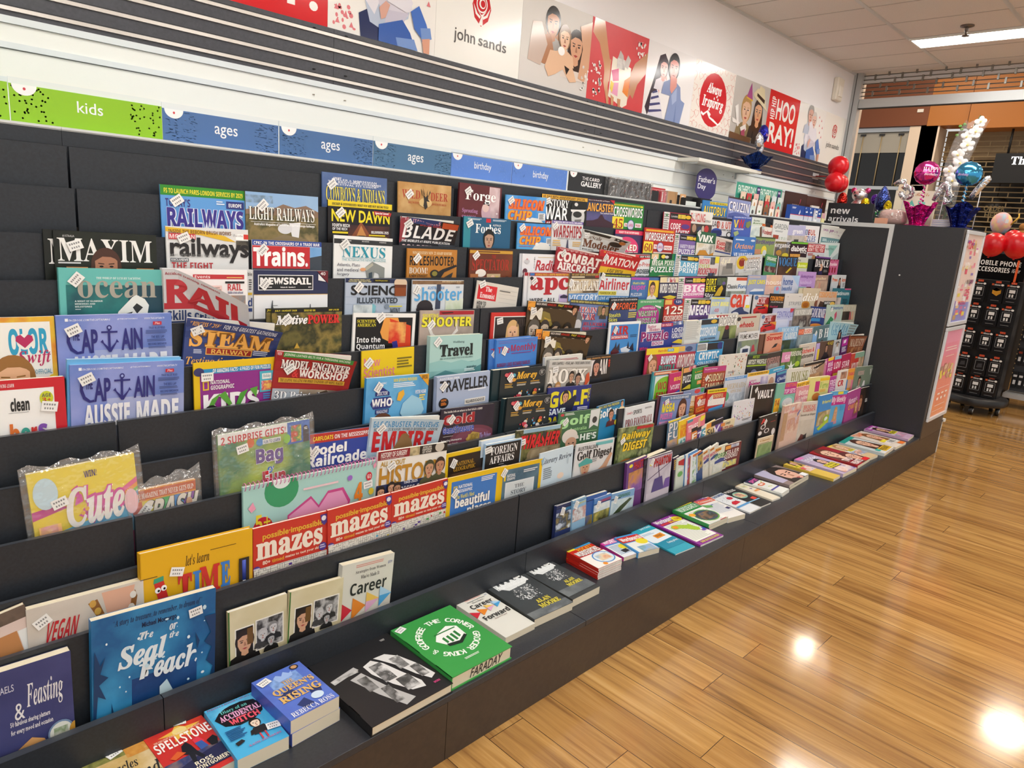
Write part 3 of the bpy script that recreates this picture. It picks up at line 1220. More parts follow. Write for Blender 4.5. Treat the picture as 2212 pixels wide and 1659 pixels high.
p a8b8b8 70,80 100,50 100,110 60,110
@4|.4694|1.7938|.996|.0299|-.0196|.2068|.2738|.0048|1.11|12160f||magazine|magazine|dark magazine with white serif title, copy behind and left of its twin
t f 4 8 96 32 efefec MAXIM
t i 8 44 40 56 f0f0f0 Chloe
r 8 60 16 64 c88a58
l 8 68 14 72 2 ddd
@4|.4901|1.7892|.9955|.0262|-.0146|.2097|.2732|.0048|1.10|12160f||magazine|magazine|dark magazine with white serif title and long haired woman portrait
n 0 0 100 145 12160f,1c2216,0c0e0a 14
t f 3 6 95 28 efefec MAXIM
t s 8 3.5 19 5.5 ccc AUSTRALIA
l 3 29 24 30.5 1 ccc
f 48 33 16 4a2c20 b07a5e 2c2018 L
r 10 33.5 30 36 c88a58
t i 3 37 36 49 f2f2f0 Chloe
r 78 34 96 37 c88a58
t b 76 38 98 41.5 fff THE FANTASTIC
t f 78 43 96 58 c9905a 14
S 19 13 20
@4|.7231|1.7938|.9946|.0299|-.0067|.2039|.2949|.0048|1.00|dfe0e0||magazine|magazine|white railway magazine with black lower case title, yellow strip curling
r 84 6 100 13 fff
t s 80 6 93 9.5 999 Welcome
r 94 6 100 12 d4362c
p e0b62c 0,1 40,3 70,9 84,16 70,15 40,9 0,6
t b 3 3.5 78 8 7a4a14 INSIDE THE REBORN BRUSH WORKS
n 84 14 106 26 4a453c,2e2b26,6a6458 20
r 3 8 34 15 c8343a
t b 4 9 33 14 f4dcdc MODERN
t s^ 4 12 100 42 221f20 railways
t s 4 32 78 35.5 8c8c8c NEWS, VIEWS & ANALYSIS ON TODAY'S RAILWAY
r 4 37 25 41 4a5056
t b 5 37.7 24 40.3 fff EXCLUSIVE
t b 5 42 54 50 b5262e THE FIGHT
l 5 52 66 54 1 b5262e
S 20 13 25
@4|.9337|1.7892|.9947|.0262|-.0078|.2016|.27|.0048|0.92|f0f0f2||magazine|magazine|railway magazine with red title block on blue sky
r 0 0 100 7.5 27479c
t b 2 2 97 6.5 fff CPKC: IN THE CROSSHAIRS OF A TRADE WAR
n 80 8 100 40 6aa4dc,8ab8e4,4c8cd0 4
p 3a4450 80,24 100,20 100,60 0,60 0,40 40,40 80,38
r 0 8 82 40 c2282e
t b^ 1 9 79 37 fff Trains.
n 50 42 100 60 4a4a48,7a756c,32322f 16
S 14 14 45
@4|1.1755|1.7938|.996|.0299|-.0206|.2024|.2877|.0048|0.84|edf0f0||magazine|magazine|white magazine with turquoise serif title and ruined stone arch
r 0 5.5 100 13.5 2c2e30
t b 12 7 28 9 ddd GLOBAL NEWS
t b 46 7 58 9 ddd REVIEWS
t b 76 7 88 9 ddd SCIENCE
t f 13 17 87 36 1f94ac NEXUS
r 13 37 88 37.5 1f94ac
t s 13 38.5 88 42 6fa9b4 THE ALTERNATIVE NEWS MAGAZINE
t s 5 46 43 52 445 Atlantis, Plato
t s 5 54 41 60 445 and medieval
t s 5 62 25 68 445 forgery
p 8a8f8c 52,52 64,42 86,52 86,72 78,74 76,62 68,60 66,74 56,72
p b4b2a2 50,54 64,44 66,48 54,58
e 48 56 5 3 e0a070
p 3a4a55 58,62 64,60 64,74 58,74
S 17 14 40
@4|1.4345|1.7892|.9946|.0262|-.0063|.2037|.2597|.0048|0.78|bc7c2c||magazine|magazine|ochre shooting magazine with condensed black title and scoped rifle
t f 10 5 89 11 e9d9b4 WINCHESTER'S NEW .21 SHARP RIMFIRE
t b 5 14 94 33 1d1710 RIFLESHOOTER
t f 4 37 40 49 e8e0d0 BOOM!
t s^ 4 51 40 56 3a2a14 A NEW STRAIGHT
t s^ 4 58 34 62 3a2a14 PULL FROM
p 17161a 42,62 60,46 70,40 98,30 100,34 74,46 64,62
e 54 49 9 8 1c1a1a
e 54 49 5.5 5 8d8436
p 2a2a2c 74,56 92,46 88,60 66,64
S 19 19 45
@4|1.7004|1.7938|.9942|.0299|-.0021|.2055|.2636|.0048|0.72|5a2a18||magazine|magazine|dark brown magazine with dull red serif title and pub bar cartoon
r 0 2 100 9 c99a34
l 18 4 88 6.5 1 5a2a18
n 0 10 100 145 4a2014,6b3018,8a4a20 3
t f 6 22 92 48 b02c1c SPECTATOR
t f 50 12 60 20 b02c1c THE
e 26 54 12 9 f0e9df
r 40 56 72 84 c9b088
e 54 66 5 7 e9c9b0
e 64 68 5 7 d8c060
e 88 72 8 10 2a1a14
e 88 72 6 8 c9a24a
r 2 56 20 68 a8683a
r 2 74 18 86 c98a3a
S 14 14 40
@4|1.9314|1.7938|.9944|.0299|-.0047|.181|.2531|.0048|0.67|dde0e8||magazine|magazine|pale radio magazine, copy showing behind at left
r 0 0 100 100 dde0e8
@4|1.9513|1.7892|.9941|.0262|-.0021|.206|.2536|.0048|0.67|e6e6ea||magazine|magazine|pale grey radio magazine with slanted red title
t s^/ 34 16 92 44 b9333c Radio
t s 30 8 33 38 555 A|M|A|T|E|U|R
r 40 8 92 9 c9a84a
e 12 20 7 6 c8c8cc
t b 10 12 14 16 c2333a 80
e 8 46 6 8 5a2a38
p 6a3040 2,60 6,46 14,50 18,60
@4|2.1281|1.78|1.0046|.0188|-.084|.2551|.2649|.0048|0.63|a52733|B-.02|magazine|magazine|red military aircraft magazine with blocky white two line title
t b 4 1.5 80 6 f0d8d8 TRACKING THE INSURGENTS - WHEN SMALL IS GOOD
t b^ 2 9 98 33 f4efec COMBAT
t b^ 5 34 92 53 f4efec AIRCRAFT
l 8 54 52 57 1 e8b8b8
t s 60 55 84 59 e8c8c8 JOURNAL
r 5 59 98 80 26303c
t b 4 61 36 74 e9d72e BUSY
e 78 68 20 7 7f8894
S 14 13 45
@4|2.388|1.78|1.003|.0104|-.0738|.249|.2634|.0048|0.59|c2242c|B-.02|magazine|magazine|red aviation magazine with white slanted title and yellow band
t b 6 3 14 7 f0d040 WIN
t s 16 3 78 7 f0c8c0 A PAIR OF RIAT TICKETS WORTH
t s^/ 4 14 92 38 f6eeea AVIATION
r 0 45 100 66 e2b823
t b/ 24 49 68 60 2a2418 A RIAT SPECIAL
r 0 66 100 80 dadada
S 16 20 60
@4|2.602|1.7938|.994|.0299|.0005|.1734|.2638|.0048|0.57|dfe5ea||puzzle_magazine|magazine|white large print puzzle magazine with red arched strip
p d8343a 0,0 100,2 100,16 60,22 30,30 0,22
r 40 4 96 14 222
t b 44 6 92 13 fff EASY 'N READ
t s 8 34 92 58 d0544c Large-Print
t s^ 6 64 94 84 3a4450 WORDSEEK
t s^ 22 92 90 106 3a4450 PUZZLES
@4|2.7712|1.7892|.9947|.0262|.0073|.1995|.2704|.0048|0.55|1f7d42||puzzle_magazine|magazine|green picture puzzle magazine with white two line title
r 34 0 84 24 111
e 48 12 9 8 e3d34a
e 62 14 8 6 ccc
r 0 2 28 22 e8c9a0
t b 4 28 98 48 f4f8f0 MEGA PIXEL
r 0 50 94 51 fff
t b 0 54 98 76 fff PUZZLES
p d8c890 10,100 40,88 80,92 98,104 90,120 10,120
S 14 22 40
@4|2.9534|1.7846|.9976|.0225|-.036|.205|.263|.0048|0.52|5fa8cc||puzzle_magazine|magazine|pale blue large print puzzle magazine with white title
+lovatts 5fa8cc
t b 18 30 96 54 f4fafc LARGE
t b 18 56 96 76 f4fafc PRINT
@4|3.1745|1.7892|.9943|.0262|-.0038|.1977|.2669|.0048|0.50|d9d4d2||magazine|magazine|white motorcycle magazine with red slanted headline and yellow box
r 20 3 82 9 7fb0d8
t b 4 16 52 40 d8525a MOTOR
t b 4 42 54 58 b8c84a CYCLE
n 56 6 78 42 2a2a2e,6a6a70,1c1c20 20
r 78 2 98 34 e8dc3a
t b/ 0 60 90 92 c43240 ROCKETMAN
n 50 84 84 100 4a6a9c,2a2a38,9aa 20
@4|3.3705|1.7892|.9958|.0262|.0232|.1662|.2645|.0048|0.49|c8c4c0||magazine|magazine|silver four wheel drive magazine with pale yellow slanted title
t b/ 4 8 62 48 e4e0c8 4x4
r 0 52 100 130 b8b4ae
p 8d8a84 20,60 76,52 90,110 16,112
r 40 40 80 74 6a6a68
@4|3.6113|1.7892|1.0026|.0262|.0592|.294|.2695|.0048|0.47|c9cccf||magazine|magazine|chrome grey car magazine with tall outlined white title
e 22 24 20 26 d8b82c
e 22 24 12 16 8a2a20
t b 10 8 88 16 c98a3a Australian
t b:333 30 18 96 58 f2f2f2 MUSCLE CAR
n 0 62 100 110 8a8c88,cfd0cc,4a4a46 9
@4|3.8377|1.7892|.999|.0262|-.0703|.1433|.2788|.0048|0.44|4a8c58||magazine|magazine|green gardening magazine with white and blue two line title
t b 10 18 94 48 f4f4f0 ORGANIC
t b 8 56 94 96 3c9cd0 Gardener
n 0 100 100 150 8a4a4c,4a2a2c,c9b8a8 12
@4|4.0592|1.7846|.9943|.0225|-.0027|.2731|.2785|.0048|0.42|3a2c28||magazine|magazine|dark fashion magazine with large blue letters and white edge
r 0 0 3 140 e8e8e8
t f 6 6 96 48 3c8cd2 VOGUE
n 6 52 96 96 3a2620,5a3c2c,241a18 8
p c9b428 44,80 66,54 74,58 52,84
@4|4.2774|1.7892|.9951|.0262|-.0152|.149|.2759|.0048|0.41|c9ccc0||magazine|magazine|grey magazine with lime yellow block and white writing
t f 2 18 30 40 444 St
r 0 50 100 104 c2d228
t i 10 60 90 96 eef2c8 home
@4|4.5792|1.7892|.9962|.0262|-.0193|.2374|.2826|.0048|0.39|17151c||magazine|magazine|black dance magazine with white title and arched dancer
r 0 0 100 10 6a3a8c
t f:000 2 18 92 70 f4f4f4 DANCE
e 42 56 8 8 c99a80
p c99a80 34,84 46,60 54,62 50,100 38,110
p 2c2450 30,100 52,92 56,120 26,122
l 62 86 90 104 4 888
@4|4.7821|1.7938|.994|.0299|.0002|.1607|.2705|.0048|0.38|c96a92||magazine|magazine|pink magazine with striped red edges and pale title
t s^ 6 30 84 66 f4dce6 frankie
r 8 84 22 140 9c2434
r 36 84 50 140 9c2434
r 64 84 78 140 9c2434
r 14 0 26 12 9c2434
r 44 0 56 12 9c2434
r 72 0 84 12 9c2434
@5|.4879|1.7527|.8972|.0105|-.0212|.2193|.2942|.01|1.10|66bcb6||magazine|magazine|turquoise yachting magazine with silver title over a white boat
t f 33 7.5 75 9.5 e8f4f2 THE WORLD OF LUXURY YACHTING
n 6 15 97 140 1f6a6c,2a7a78,184c58 9
p 1d4656 60,15 97,15 97,60 66,52
t f 16 11 90 27 a8a498 ocean
t b 13 29 38 30.5 e8f4f2 A NIGHT OF GLAMOUR
t b 13 31.5 31 33 e8f4f2 MEMORIES AND
t b 13 34 28 35.5 e8f4f2 MILESTONES
r 13 37 18 37.4 fff
t b 13 42 42 44 e8f4f2 RIVIERA YACHTS 4300 SE
p e8ece8 66,26 70,24 78,28 82,34 80,44 50,48 52,40
p 2a2f30 66,36 70,32 76,36 70,42
p 2a2f30 58,42 66,40 62,46 54,47
S 15 10 50
@5|.7012|1.7527|.8966|.0105|-.0148|.2232|.2959|.01|1.01|c7c9cb||magazine|magazine|railway magazine with its torn red and white cover peeling forward
r 0 0 100 100 cfd2d4
t b 94 3 99 7 222 ble
l 95 11 99 24 5 444
r 94 26 99 29 c8a83a
t b 94 32 99 42 1f3a78 d
r 92 44 99 48 1f3a78
@5|.6938|1.7434|.8961|.0253|-.0118|.2054|.2959|.004|1.01|f2f2f2|P|magazine|magazine|opened railway magazine page with red RAIL heading, half covered
r 34 6 96 11.5 c2343a
t b 36 7 54 10.5 f4e4e4 Events
l 74 9 96 10 1 e8c870
r 54 19 68 48 eed2cc
l 55 21 67 36 6 b09a94
r 72 14 96 16.5 222
t b 75 17 93 25 c2343a RAIL
t b 75 26 94 29 1f3a78 Skills crisis ahead
n 76 31 97 50 3a3c40,8a8c90,c8862c 24
r 76 51 97 54 e8d8c0
@5|.923|1.7481|.8961|.026|-.011|.2149|.2931|.0048|0.92|eceff2||magazine|magazine|railway magazine with navy top and rounded white-bordered nameplate
r 0 0 100 32 262d52
r 0 32 100 32.8 c9a24a
r 5.5 6 79 26.5 f2f2f2
r 6.5 7 78 25.5 1b1d22
t b^ 8 9.5 76 19 f4f4f4 NEWSRAIL
t b 10 21.5 23 23.5 fff August 2025
t b 34 21.5 54 23.5 fff Volume 53 - Number 8
t b 72 21.5 76 23.5 fff 611
p 6a1c28 84,0 100,0 100,17
p e9e9ec 86,4 97,15 86,13
t i 89 1.5 96 6 fff 40
p 4a5056 23,40 23.8,40 24,48 25,52 21,52
r 23 46.5 30 47.2 4a5056
p 4a5056 74,46 75,46 75.5,52 73.5,52
S 14 18 50
@5|1.1966|1.7527|.8978|.0297|-.0259|.218|.2676|.0048|0.84|b5c3d6||magazine|magazine|silver blue science magazine with black two line title and drink glass
r 0 0 100 7 1f2a50
r 43 .5 70 6 111
t b 6 1.5 38 3.5 e8e0a0 HAS FASTER-THAN-LIGHT
t b 4 4 40 6 e8e0a0 TACHYONS TURN BACK TIME?
t b 46 2 66 4.5 e0d040 Why ALCOHOL gets you drunk
t s^ 8 11 95 27 17181c SCIENCE
r 0 29.5 98 30 8fa0b8
t s^ 18 30.5 84 40 2e3a48 ILLUSTRATED
r 0 41 98 41.4 8fa0b8
e 88 6 11 9 d9c2a8
r 78 9 98 28 6a3418
p 8a4418 78,14 98,14 96,28 80,28
n 12 42 44 66 b9c2c6,d8e0e2,93a2a8 18
p 7fc0cc 42,40 48,44 46,62 42,60
e 66 45 4 4 7f8ea0
r 70 44 92 46 d8cc40
t b 72 48 88 56 2a3440 MINI
S 20 14 50
@5|1.4297|1.7481|.8964|.026|-.014|.2102|.2632|.0048|0.78|d6dde4||magazine|magazine|white rifle magazine with sky blue title behind a hunter
n 0 1 100 8 6a4a34,8a6a4a,4a3424 20
t b 56 1.5 96 4 f0d8b0 GAMO SWARM MAGNUM 1250 GEN 3
t b/ 28 12 60 18 4a90cc AUSTRALIAN
n 64 36 100 64 a8bf90,dfe6dc,c8d6b8 14
p 3a4258 46,8 54,8 54,56 44,56
t b 4 14 96 40 58a8e0 Shooter
e 24 52 15 14 2a2428
r 8 54 40 72 2a2428
l 84 12 94 16 2 8a96a0
S 8 18 60
@5|1.667|1.7481|.9091|.029|-.1399|.2027|.2373|.004|0.72|d8d3ca||magazine|magazine|beige news magazine with red title box, leaning crooked
p d4262e 4,8 48,8 48,42 4,42
t f 21 11 36 22 fff The
t f 10 25 44 38 fff Economist
r 54 12 96 12.4 999
l 54 14 90 16 1 555
r 54 22 96 22.4 999
r 54 32 96 32.4 999
r 54 42 96 42.4 999
t b 5 46 26 55 222 HOW TO
t b 5 56 24 65 222 WIN AT
t b 5 66 30 75 222 FOREIGN
e 48 72 12 9 d8c85a
e 76 64 8 7 c98a3a
S 12 7 30
@5|1.9416|1.7527|.896|.0297|-.0093|.2252|.2871|.0048|0.67|e4e4e8||magazine|magazine|computing magazine copy showing as a sliver at the far left of its stack
r 0 0 100 8 b02832
t b 10 14 98 50 b5222c apc
@5|1.9639|1.7481|.8961|.026|-.0102|.235|.2867|.0048|0.66|e6e7ea||magazine|magazine|white computing magazine with fat red lower case initials
r 0 0 100 8 a8262e
r 2 1 12 7 3a78b8
t b 14 1.8 96 6.5 f0d050 GOOGLE DOCS & SHEETS HIDDEN FEATURES
t f^ 4 11 97 52 b5222c apc
e 6 13 4 4 222
t b 4 60 34 70 222 WIPE
e 39 67 3 3 5aa0d8
t b 44 60 64 70 222 ALL
r 73 52 96 72 c8b4dc
p 3a3050 75,56 84,52 94,56 92,62 75,61
S 12 20 35
@5|2.1661|1.7434|.8955|.0223|-.0055|.2001|.2866|.0048|0.63|a89064||magazine|magazine|sepia aeroplane magazine with arched white outlined title
r 0 0 100 18 4a3a2c
t b/ 6 1.5 92 8 c9a858 VE-DAY 80TH ANNIVERSARY
l 6 10 60 14 1 dcd0b0
r 78 7 92 14 b02428
n 0 18 100 62 b89a68,d8c8a8,8a6a40 10
t f^:5a4428 0 22 94 54 eeeae0 AEROPLANE
r 42 56 100 60 3a2c1c
r 0 62 100 86 6a9ad0
t b/ 0 66 90 84 e8f0f8 VICTORY
S 6 30 70
@5|2.3455|1.7389|.8983|.0186|-.0324|.21|.2835|.0048|0.60|d8e2ea||magazine|magazine|airliner magazine with red condensed title and yellow yearbook label
r 0 0 100 12 1c1e20
t b 14 5 96 9.5 d8e04a COMMERCIAL AVIATION STORIES FROM THE PAST 12 MONTHS
t b 0 17 96 54 c22832 Airliner
t b 62 48 92 64 f0f4f8 World
r 0 58 56 70 e8dc4a
t b 2 60 54 68 222 YEARBOOK 2025
r 0 73 100 92 2f7ab8
t b/ 0 76 94 86 dcecf6 LOVE AT FIRST FLIGHT
S 8 12 70
@5|2.5849|1.7481|.8965|.026|-.0146|.2204|.2669|.0048|0.57|3f6aa8||puzzle_magazine|magazine|puzzle magazine with smiling man portrait and magenta super title
r 0 1 60 9 b04aa8
r 0 10 50 70 4a78b0
t b 6 16 46 24 e8e04a that's life!
t b 2 28 50 48 d848b0 super
t s 3 54 40 64 fff PUZZLER
r 60 10 100 70 e8c838
f 74 40 22 4a3526 d8a88c e8e8e8
@5|2.7626|1.7434|.8955|.0223|-.0083|.1497|.2684|.0048|0.54|20244c||puzzle_magazine|magazine|navy word finding puzzle magazine with condensed white title
r 0 0 100 30 e6d8b0
n 36 2 84 28 b03040,e8e8e8,3a3a50 20
t b:111 2 36 96 88 fff WORD FINDER
p e0c838 20,110 60,100 98,110 70,130
@5|2.9742|1.7481|.8955|.026|-.0044|.2483|.2679|.0048|0.52|d46aa8||puzzle_magazine|magazine|pink crossword magazine with large white block title
+lovatts d46aa8
t b^ 20 28 98 56 f6e6f0 BIG
t b 20 58 98 68 fff CROSSWORD
@5|3.1913|1.7434|.8957|.0223|-.0074|.2072|.267|.0048|0.49|16161a||magazine|magazine|black dirt bike magazine with yellow title and jumping rider
t b 2 8 48 38 e8dc2c DIRT
t b 2 42 48 70 e8dc2c BIKE
n 50 4 100 40 3a4a38,5a6a50,2a3428 14
p c9a82a 44,92 60,56 76,40 84,56 72,92
e 84 30 8 8 6a5a98
t b 0 78 40 100 e8e8e8 50cc
@5|3.4144|1.7481|.8961|.026|-.0102|.2263|.2647|.0048|0.48|dfe4e4||magazine|magazine|white classic car magazine with blue and black lower case title
r 44 2 96 16 c8502c
t s^ 4 34 52 54 444c50 Classic
t s^/ 54 34 96 54 1f6ab0 Ford
n 0 66 96 100 6a7a50,9aa49a,4a4a40 10
@5|3.6209|1.7434|.896|.0223|-.0105|.2114|.2748|.0048|0.45|9aa6c8||magazine|magazine|blue grey car magazine with yellow block title
l 6 6 90 14 1 c8b8b8
t b^ 2 26 96 56 e8e02c JUST CARS
p dfe4ec 20,88 40,76 90,78 96,100 16,100
p 4a78b0 16,92 96,90 96,110 16,110
@5|3.8481|1.7481|.8955|.026|-.0056|.2178|.275|.0048|0.44|d8b8a8||magazine|magazine|peach home magazine with soft white title
n 0 0 100 130 e8c8a0,d8b0a8,f0d8c0 6
t s 2 26 96 56 f6eee8 house
r 0 58 88 60 c86a70
r 52 66 86 110 9ac0e0
e 70 80 9 12 e080a0
@5|4.0459|1.7434|.897|.0223|-.0187|.2265|.2714|.0048|0.42|c4cce0||magazine|magazine|pale blue home magazine with large thin blue title
p a8c8ea 50,0 100,0 100,70 92,60
t s^ 4 14 62 60 4a68a8 home
t s^ 2 64 60 92 5a78b0 beautiful
@5|4.2809|1.7481|.8971|.026|-.0167|.2568|.2923|.0048|0.40|b894d0||magazine|magazine|lilac magazine with dark script title standing tall
t i 14 16 84 42 6a2c8c homegrown
t i 12 50 80 72 d8c0e8 handmade
l 20 78 60 80 1 6a2c8c
r 4 88 50 120 8ab0b8
r 52 88 80 120 6a3048
@5|4.5184|1.7527|.8964|.0297|-.014|.204|.2712|.0048|0.39|a88a7c||magazine|magazine|earthy brown magazine with cream title and standing woman
t f 2 14 84 42 e8d8b8 graziher
n 0 46 100 130 a88a78,c0a490,8a6a5c 7
p c9907c 34,60 44,60 46,110 32,110
@5|4.7906|1.7481|.8964|.026|-.0125|.2385|.273|.0048|0.37|cdd3d6||magazine|magazine|grey health magazine with orange title and dark haired woman
t s^ 4 22 40 50 d8622c Preve
t s^ 72 22 98 50 d8622c ion
f 56 48 24 2a1c1a c99478 2a2a30 L
l 80 60 96 90 4 888
@6|.2725|1.7115|.7968|.0297|-.0124|.1735|.2997|.0048|1.23|f0efe9||activity_book|book|coloring book with giraffe-print border and turquoise letters, at the left edge
n 0 0 100 140 e8922c,e8c03a,d8782c 9
r 4 5 95 130 f1f0ea
t b^ 52 11 92 37 2fa0c8 OLOR
e 68 24 8 8 f1f0ea
h 68 23 9 b82c60
t i 60 33 94 49 b82c60 Swift
t s 60 52 94 57 3f8fae 100% UNOFFICIAL
r 58 60 95 61.5 b82c60
r 58 63 92 100 cfe6f0
l 60 65 91 98 9 3f8fae
f 54 62 22 9a6a34 e8b48c e8a0b0 L
e 94 62 4 4 e8c83a
@6|.4774|1.7115|.7973|.0105|-.0139|.2339|.298|.01|1.12|7f90d0||magazine|magazine|large blue boating magazine with hand drawn navy title, upper of two
+captain
@6|.7092|1.7023|.8092|.0105|-.1201|.2251|.2636|.008|1.00|2e3f78|B-.03|magazine|magazine|navy railway magazine with gold STEAM title, corner flopping forward
n 0 0 100 60 26356c,3a4c88,31427c 3
n 0 62 100 84 5a6a70,3a4a4c,6a7a5a 6
t b/ 3 3 36 8 e8b05a 'PRINCESS ROYAL'
t b/ 38 3 94 8.5 dfe4f0 FOR THE GREATEST GATHERING
t f^:8a5a1c 5 11 93 31 f0b45c STEAM
r 23 31 74 39.5 e8b45a
r 24 32 73 38.5 9c2a20
t b 29 33 70 38 f0c060 RAILWAY
l 10 34 20 39 3 c8d0e8
l 75 31 92 38 3 c8d0e8
t i 3 42 74 53 f0b860 Testing times for
t b/ 2 54 70 67 eceef0 TORNADO
S 12 13 30
@6|.9384|1.7115|.7973|.0297|-.0143|.2151|.2957|.0048|0.92|2c2c1c||magazine|magazine|forest railway magazine copy showing as a sliver beside its twin
r 0 0 100 5 101010
t b 1 1 6 4 e8d83a JU
n 0 5 100 140 4a4a24,2c3018,7a6a34 14
@6|.9466|1.7069|.7975|.026|-.0169|.2083|.2945|.0048|0.92|3c4426||magazine|magazine|forest railway magazine with white script and red serif title
n 0 4 100 140 4a4a24,6b6230,2c3018,8c7a3c,384020 12
r 0 0 100 5.5 101010
t b 4 1.5 34 4.3 e8d83a JULY / AUGUST 2025
t b 44 1.5 60 4.3 e8d83a ISSUE NO 160
t b 80 1.5 95 4.3 e8d83a RRP $16.50
t i^:333 5 9 49 22 f4f4f4 Motive
t f^:5a1010 49 9 96 22 d8302c POWER
p c8a03a 30,56 34,48 38,56
S 20 15 40
@6|1.1951|1.7115|.8011|.0297|-.0478|.2224|.2665|.0048|0.84|f0f0ee||magazine|magazine|white framed science magazine with orange flame on black space
r 4 6.5 95 140 0d0d10
t s 38 1.5 61 4 777 SPECIAL EDITION
t f 6 10 35 15 e8dc3a SCIENTIFIC
t f 6 16 35 21 e8dc3a AMERICAN
p e8a04a 48,7 70,7 78,30 90,66 70,70 62,48 46,40 42,30
p d8401c 56,8 92,20 94,66 80,70 66,40
n 56 14 84 48 e8602c,d8301c,f0b060,a01c14 9
p 2a2a8a 62,46 70,44 76,70 66,70
t b 6 37 43 46 fff Into the
t b 6 48 50 58 fff Quantum
t b 6 59 38 68 fff Realm
S 42 7 40
@6|1.4357|1.7069|.7993|.026|-.0318|.2243|.2689|.0048|0.78|a89a94||magazine|magazine|dusky hunting magazine with yellow title over antlers
n 0 0 100 70 a08c90,b8a89c,8a8078 6
r 34 1 99 8 a8202c
p 3a1a14 36,4 58,3 60,5 40,6
t b 4 6 32 13 e8e03a SPORTING
t b^:4a4a20 3 12 96 30 e8e03a SHOOTER
p e0dcd8 18,28 24,42 34,50 32,52 20,46 14,32
p e0dcd8 64,20 66,34 54,50 56,52 70,38
t f 72 44 96 51 e8e0dc GONE
S 20 26 45
@6|1.7355|1.7115|.7989|.0297|-.0309|.2057|.25|.0048|0.71|c9342c||magazine|magazine|red framed magazine with white line and blonde woman portrait
r 3 4 97 140 c8302a
r 7 9 93 140 f2efec
r 9 11 91 140 2a2220
f 52 48 26 d8b078 e8b894 1c1a1c L
t f 58 16 90 34 4a3c36 TIME
S 20 20 10
@6|1.9248|1.7069|.8039|.026|-.0625|.2631|.2776|.0048|0.67|2a2620|B-.015|magazine|magazine|dark music magazine with cream title over four long haired men, upper of two
+mojo
@6|2.1443|1.7023|.8054|.0223|-.077|.2511|.2745|.0048|0.62|4a5f8c||magazine|magazine|military history magazine with red and white title on blue
r 0 0 100 9 2a2c30
t b 0 2 96 7 e8dc7a UNDER FIRE: BRITISH TROOPS FACE THE HORRORS OF DENMARK
n 0 10 100 90 4a6090,6a80b0,3a4c74 8
t f:f4e8e8 4 16 66 30 b02a34 BRITAIN
t f 12 32 30 36 b02a34 AT
t f:f4e8e8 24 32 64 48 b02a34 WAR
p 6a6a6c 12,40 22,26 32,44 30,82 16,82
e 22 62 9 14 c8c8cc
n 68 12 98 36 5a4a34,8a7a54,3a3a2c 16
f 82 22 10 2a2018 c89878 3a3428
t b 34 54 92 64 c83240 JELLICOE'S
t b 34 66 92 74 c83240 REAL VICTORY?
@6|2.3706|1.6977|.7966|.0186|-.0092|.1935|.2898|.0048|0.59|20242e||magazine|magazine|dark air force magazine with slanted orange title
r 0 0 100 12 16181c
t b 4 4 96 10 dcdcdc A PAIR OF RIAT TICKETS WORTH
n 0 44 100 90 2c3c6c,3c4c7c,20284a 6
t b/ 2 18 94 42 e8622c AIRFORCES
t b 70 42 96 49 dcdcdc MONTHLY
t b 0 54 40 68 e0dc4a Stealth
t b 0 70 30 84 e0dc4a Skies
l 68 54 98 76 3 d8c85a
S 14 28 50
@6|2.5851|1.7069|.7974|.026|-.0165|.2092|.2745|.0048|0.57|4fa06a||puzzle_magazine|magazine|green and magenta puzzle magazine with arched magenta panel
t b 10 4 86 13 dff0e0 MORE THAN 160 PUZZLES FOR YOU TO ENJOY
e 40 56 42 36 b02c8c
r 0 56 82 110 b02c8c
t b 18 26 64 34 f0d8ec PROGRESS PUZZLES
t b:f4e0f0 4 40 74 60 5a9a5c VARIETY
t b:f4e0f0 2 66 72 88 5a9a5c PUZZLES
p e8e8e8 62,20 100,30 100,40 66,26
p 2a2a2a 86,26 100,30 100,96 82,96
@6|2.7619|1.7023|.797|.0223|-.0158|.1585|.2729|.0048|0.54|c03428||puzzle_magazine|magazine|red crossword puzzle magazine with big cream number
r 0 4 36 28 e0b45c
e 68 14 24 18 2a3a78
t b 54 8 84 20 dfe4f4 125
t b:7a140c 2 36 96 80 f2ece0 125
t b 0 86 96 114 f2ece0 CROSSWORDS
@6|2.9712|1.7069|.7994|.026|-.031|.2361|.2662|.0048|0.52|e4e6e4||puzzle_magazine|magazine|purple edged puzzle magazine with white block MEGA title
+lovatts 6a4494
t b^:3a2468 20 24 96 64 f6f4fa MEGA!
t s 20 68 92 78 555 CROSSWORDS
@6|3.184|1.7069|.7995|.026|-.0363|.2058|.2693|.0048|0.49|9ab4d0||magazine|magazine|hazy blue motorbike magazine with pale yellow block title
n 0 0 100 100 9ab4d0,c0d0e0,88a0bc 5
t b^/ 4 24 96 50 f0ec7a JUST BIKES
l 6 4 92 10 1 e8e04a
t b 24 56 46 74 d87a8a 40
p 8a96a4 40,96 60,76 80,96
@6|3.3844|1.7023|.8001|.0223|-.0383|.2276|.2793|.0048|0.47|c8ccd4||magazine|magazine|car magazine with huge orange lower case title
t s^ 0 2 84 66 d8442c car
r 70 10 92 62 e8eaf4
r 74 52 94 66 e8dc3a
p 32406c 10,86 40,66 60,60 70,80 96,90 90,110 20,112
e 30 96 16 10 d8dce4
@6|3.6373|1.7069|.8001|.026|-.0418|.2087|.268|.0048|0.45|d4d4d8||magazine|magazine|white classic car magazine with sawtooth red panel, upper of two
+unique
@6|3.8037|1.7023|.7997|.0223|-.0441|.1817|.2723|.0048|0.43|26201e||magazine|magazine|black magazine with orange block title and pink script
t b^ 2 18 96 50 e8962c COUNTRY
t s 8 54 94 64 d8d8d8 AUSTRALIA
t i 4 84 60 98 d83a6a bluebird
